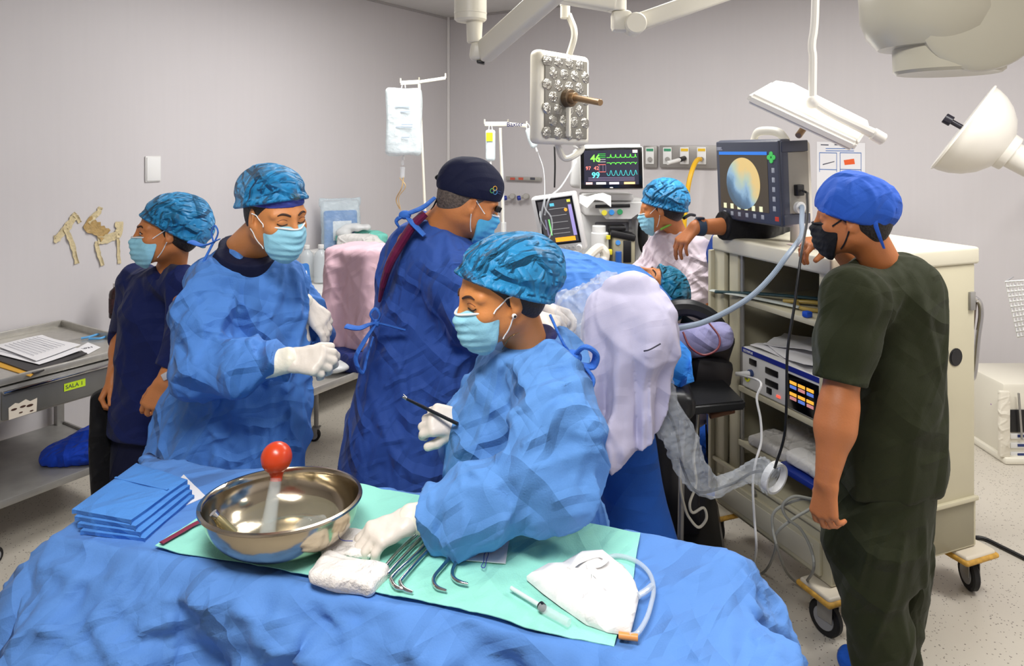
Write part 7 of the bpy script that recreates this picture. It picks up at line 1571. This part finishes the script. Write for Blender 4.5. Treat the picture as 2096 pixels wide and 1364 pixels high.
FT = T('luer_fitting', 'brass coloured fitting leaning inside the left of the basin', 'fitting', W(455, 1070, 1.47)); O('fitting_body', M().tube([W(440, 1055, 1.46), W(452, 1068, 1.465), W(480, 1092, 1.475)], .009, rs=[.007, .0105, .008], smooth=False, n=16), mat('pale_brass', (176, 164, 120), .25, .7), FT); O('fitting_tip', M().cyl(W(436, 1050, 1.458), W(443, 1058, 1.46), .0085), CHROME, FT)
# gauze pads
GZ = cloth('gauze_white', (234, 228, 222), crease=.3, scale=26, fine=.9)
blob('gauze_pad', [(sbox(Fz(722, 1112, ZT+.02)+A(0, 0, 0), (.055, .05, .008), RT@ypr(15), .01), .01)], GZ, ((26, 26, 26, .005),), .0035, seed=110, label='white gauze pad under the gloved hand', cat='gauze', group=None)
blob('gauze_pad', [(sbox(Fz(712, 1176, ZT+.018), (.078, .04, .017), RT@ypr(-3), .015), .01), (sbox(Fz(700, 1172, ZT+.03), (.06, .034, .014), RT@ypr(6), .012), .01)], GZ, ((18, 18, 18, .007),), .0035, seed=111, label='bunched white gauze at the front table edge beside the rods', cat='gauze')
O('suture_thread', M().tube([Fz(690, 1078, ZT+.045), Fz(685, 1092, ZT+.045), Fz(700, 1106, ZT+.045), Fz(722, 1108, ZT+.045)], .0008, n=6), mat('suture_blue', (60, 70, 150), .5), None, 'thin blue suture thread on the gauze under the gloved hand', 'suture')
# curved steel sounds
rods = [((868, 1080), (815, 1130), (783, 1168), (780, 1172)), ((885, 1078), (835, 1130), (797, 1172), (795, 1178)), ((905, 1072), (858, 1128), (806, 1178), (803, 1192), (812, 1203), (828, 1207)), ((925, 1078), (880, 1122), (826, 1182), (820, 1195), (829, 1207), (845, 1213)), ((965, 1090), (940, 1118), (908, 1158), (890, 1180), (888, 1193), (896, 1204), (914, 1210)), ((975, 1088), (952, 1115), (932, 1155), (926, 1172), (929, 1184), (940, 1192), (958, 1196))]
rl_ = ['leftmost straight steel rod beside the gauze', 'second steel rod from the left, nearly straight', 'third steel rod from the left, with a hooked tip', 'fourth steel rod from the left, hooked tip lowest of all', 'fifth steel rod from the left, standing apart with curved tip', 'rightmost curved steel rod, next to the suture packet']
for k, (r_, lab) in enumerate(zip(rods, rl_)): O('urethral_sound', M().tube([Fz(x, y, ZT+.022) for x, y in r_], .0042, n=12, rs=[.0042]*(len(r_)-1)+[.0026]), CHROME, None, lab, 'surgical rod', 'curved steel rods on the mint towel')
sp_ = T('suture_packet', 'white paper packet with blue looped suture on the mint towel', 'packet', Fz(993, 1140, ZT+.016))
flat(None, None, .016, PAPER, 'packet_sheet', None, None, .001, quad=[Fz(943, 1163, ZT), Fz(1035, 1170, ZT), Fz(1044, 1106, ZT), Fz(962, 1100, ZT)], n=(16, 16), parent=sp_)
O('looped_suture', M().tube([Fz(x, y, ZT+.022) for x, y in ((998, 1112), (1003, 1122), (992, 1134), (990, 1150), (985, 1160), (992, 1162), (996, 1146), (1000, 1132), (996, 1118), (1006, 1112))], .0009, n=6), mat('suture_blue', (60, 70, 150), .5), sp_)
# white cloth, tubing, syringe
WC = cloth('white_cloth', (236, 234, 232), crease=.3, scale=14, fine=.3)
pp = [(1078, 1188), (1115, 1172), (1150, 1160), (1190, 1142), (1235, 1140), (1275, 1165), (1300, 1200), (1308, 1225), (1300, 1262), (1290, 1302), (1245, 1296), (1200, 1280), (1150, 1245), (1110, 1215)]
cpx = np.mean([p[0] for p in pp]), np.mean([p[1] for p in pp]); rings = []
for f, z in ((1, .014), (1.0, .022), (.92, .032), (.75, .04), (.5, .044), (.2, .047), (.01, .047)): rings.append([Fz(cpx[0]+(x-cpx[0])*f, cpx[1]+(y-cpx[1])*f, ZT+.016)+A(0, 0, z-.014+(.005*math.sin(i*2.2) if 0 < f < .95 else 0)) for i, (x, y) in enumerate(pp)]+[Fz(cpx[0]+(pp[0][0]-cpx[0])*f, cpx[1]+(pp[0][1]-cpx[1])*f, ZT+.016)+A(0, 0, z-.014)])
wc = O('white_cloth', M().grid(np.array(rings)), WC, None, 'white folded cloth with loose strap lying at the right of the mint towel', 'cloth', sharp=0)
O('strap', M().tube([Fz(x, y, ZT+.05) for x, y in ((1165, 1165), (1185, 1150), (1222, 1138), (1240, 1145), (1225, 1158), (1200, 1160))], .006, flat=.4), WC, wc)
tb_ = T('clear_tubing', 'clear tubing looping around the white cloth at right table end', 'tubing', Fz(1320, 1200, ZT+.02))
O('tube_loop', M().tube([Fz(x, y, ZT+.02) for x, y in ((1225, 1148), (1262, 1138), (1300, 1148), (1328, 1172), (1338, 1205), (1332, 1240), (1322, 1270), (1305, 1296), (1288, 1302))]+[], .0045), mat('clear_tube', (206, 216, 226), .08, alpha=.5), tb_)
O('tube_connector', M().tube([Fz(1306, 1220, ZT+.025), Fz(1322, 1210, ZT+.025), Fz(1334, 1200, ZT+.025)], .006), mat('clear_tube', (206, 216, 226)), tb_)
O('orange_tip', M().cyl(Fz(1266, 1301, ZT+.018), Fz(1306, 1306, ZT+.018), .006), mat('orange_plastic', (226, 150, 80), .4), tb_)
sy = T('syringe', 'clear syringe with dark plunger lying half under white cloth', 'syringe', Fz(1100, 1240, ZT+.02))
O('barrel', M().cyl(Fz(1105, 1243, ZT+.024), Fz(1165, 1276, ZT+.024), .0075), CLEAR, sy); O('plunger', M().cyl(Fz(1106, 1240, ZT+.024), Fz(1112, 1246, ZT+.024), .008), BLK, sy); O('plunger_rod', M().cyl(Fz(1046, 1204, ZT+.022), Fz(1106, 1241, ZT+.024), .004), mat('pale_plastic', (216, 226, 226), .3), sy)
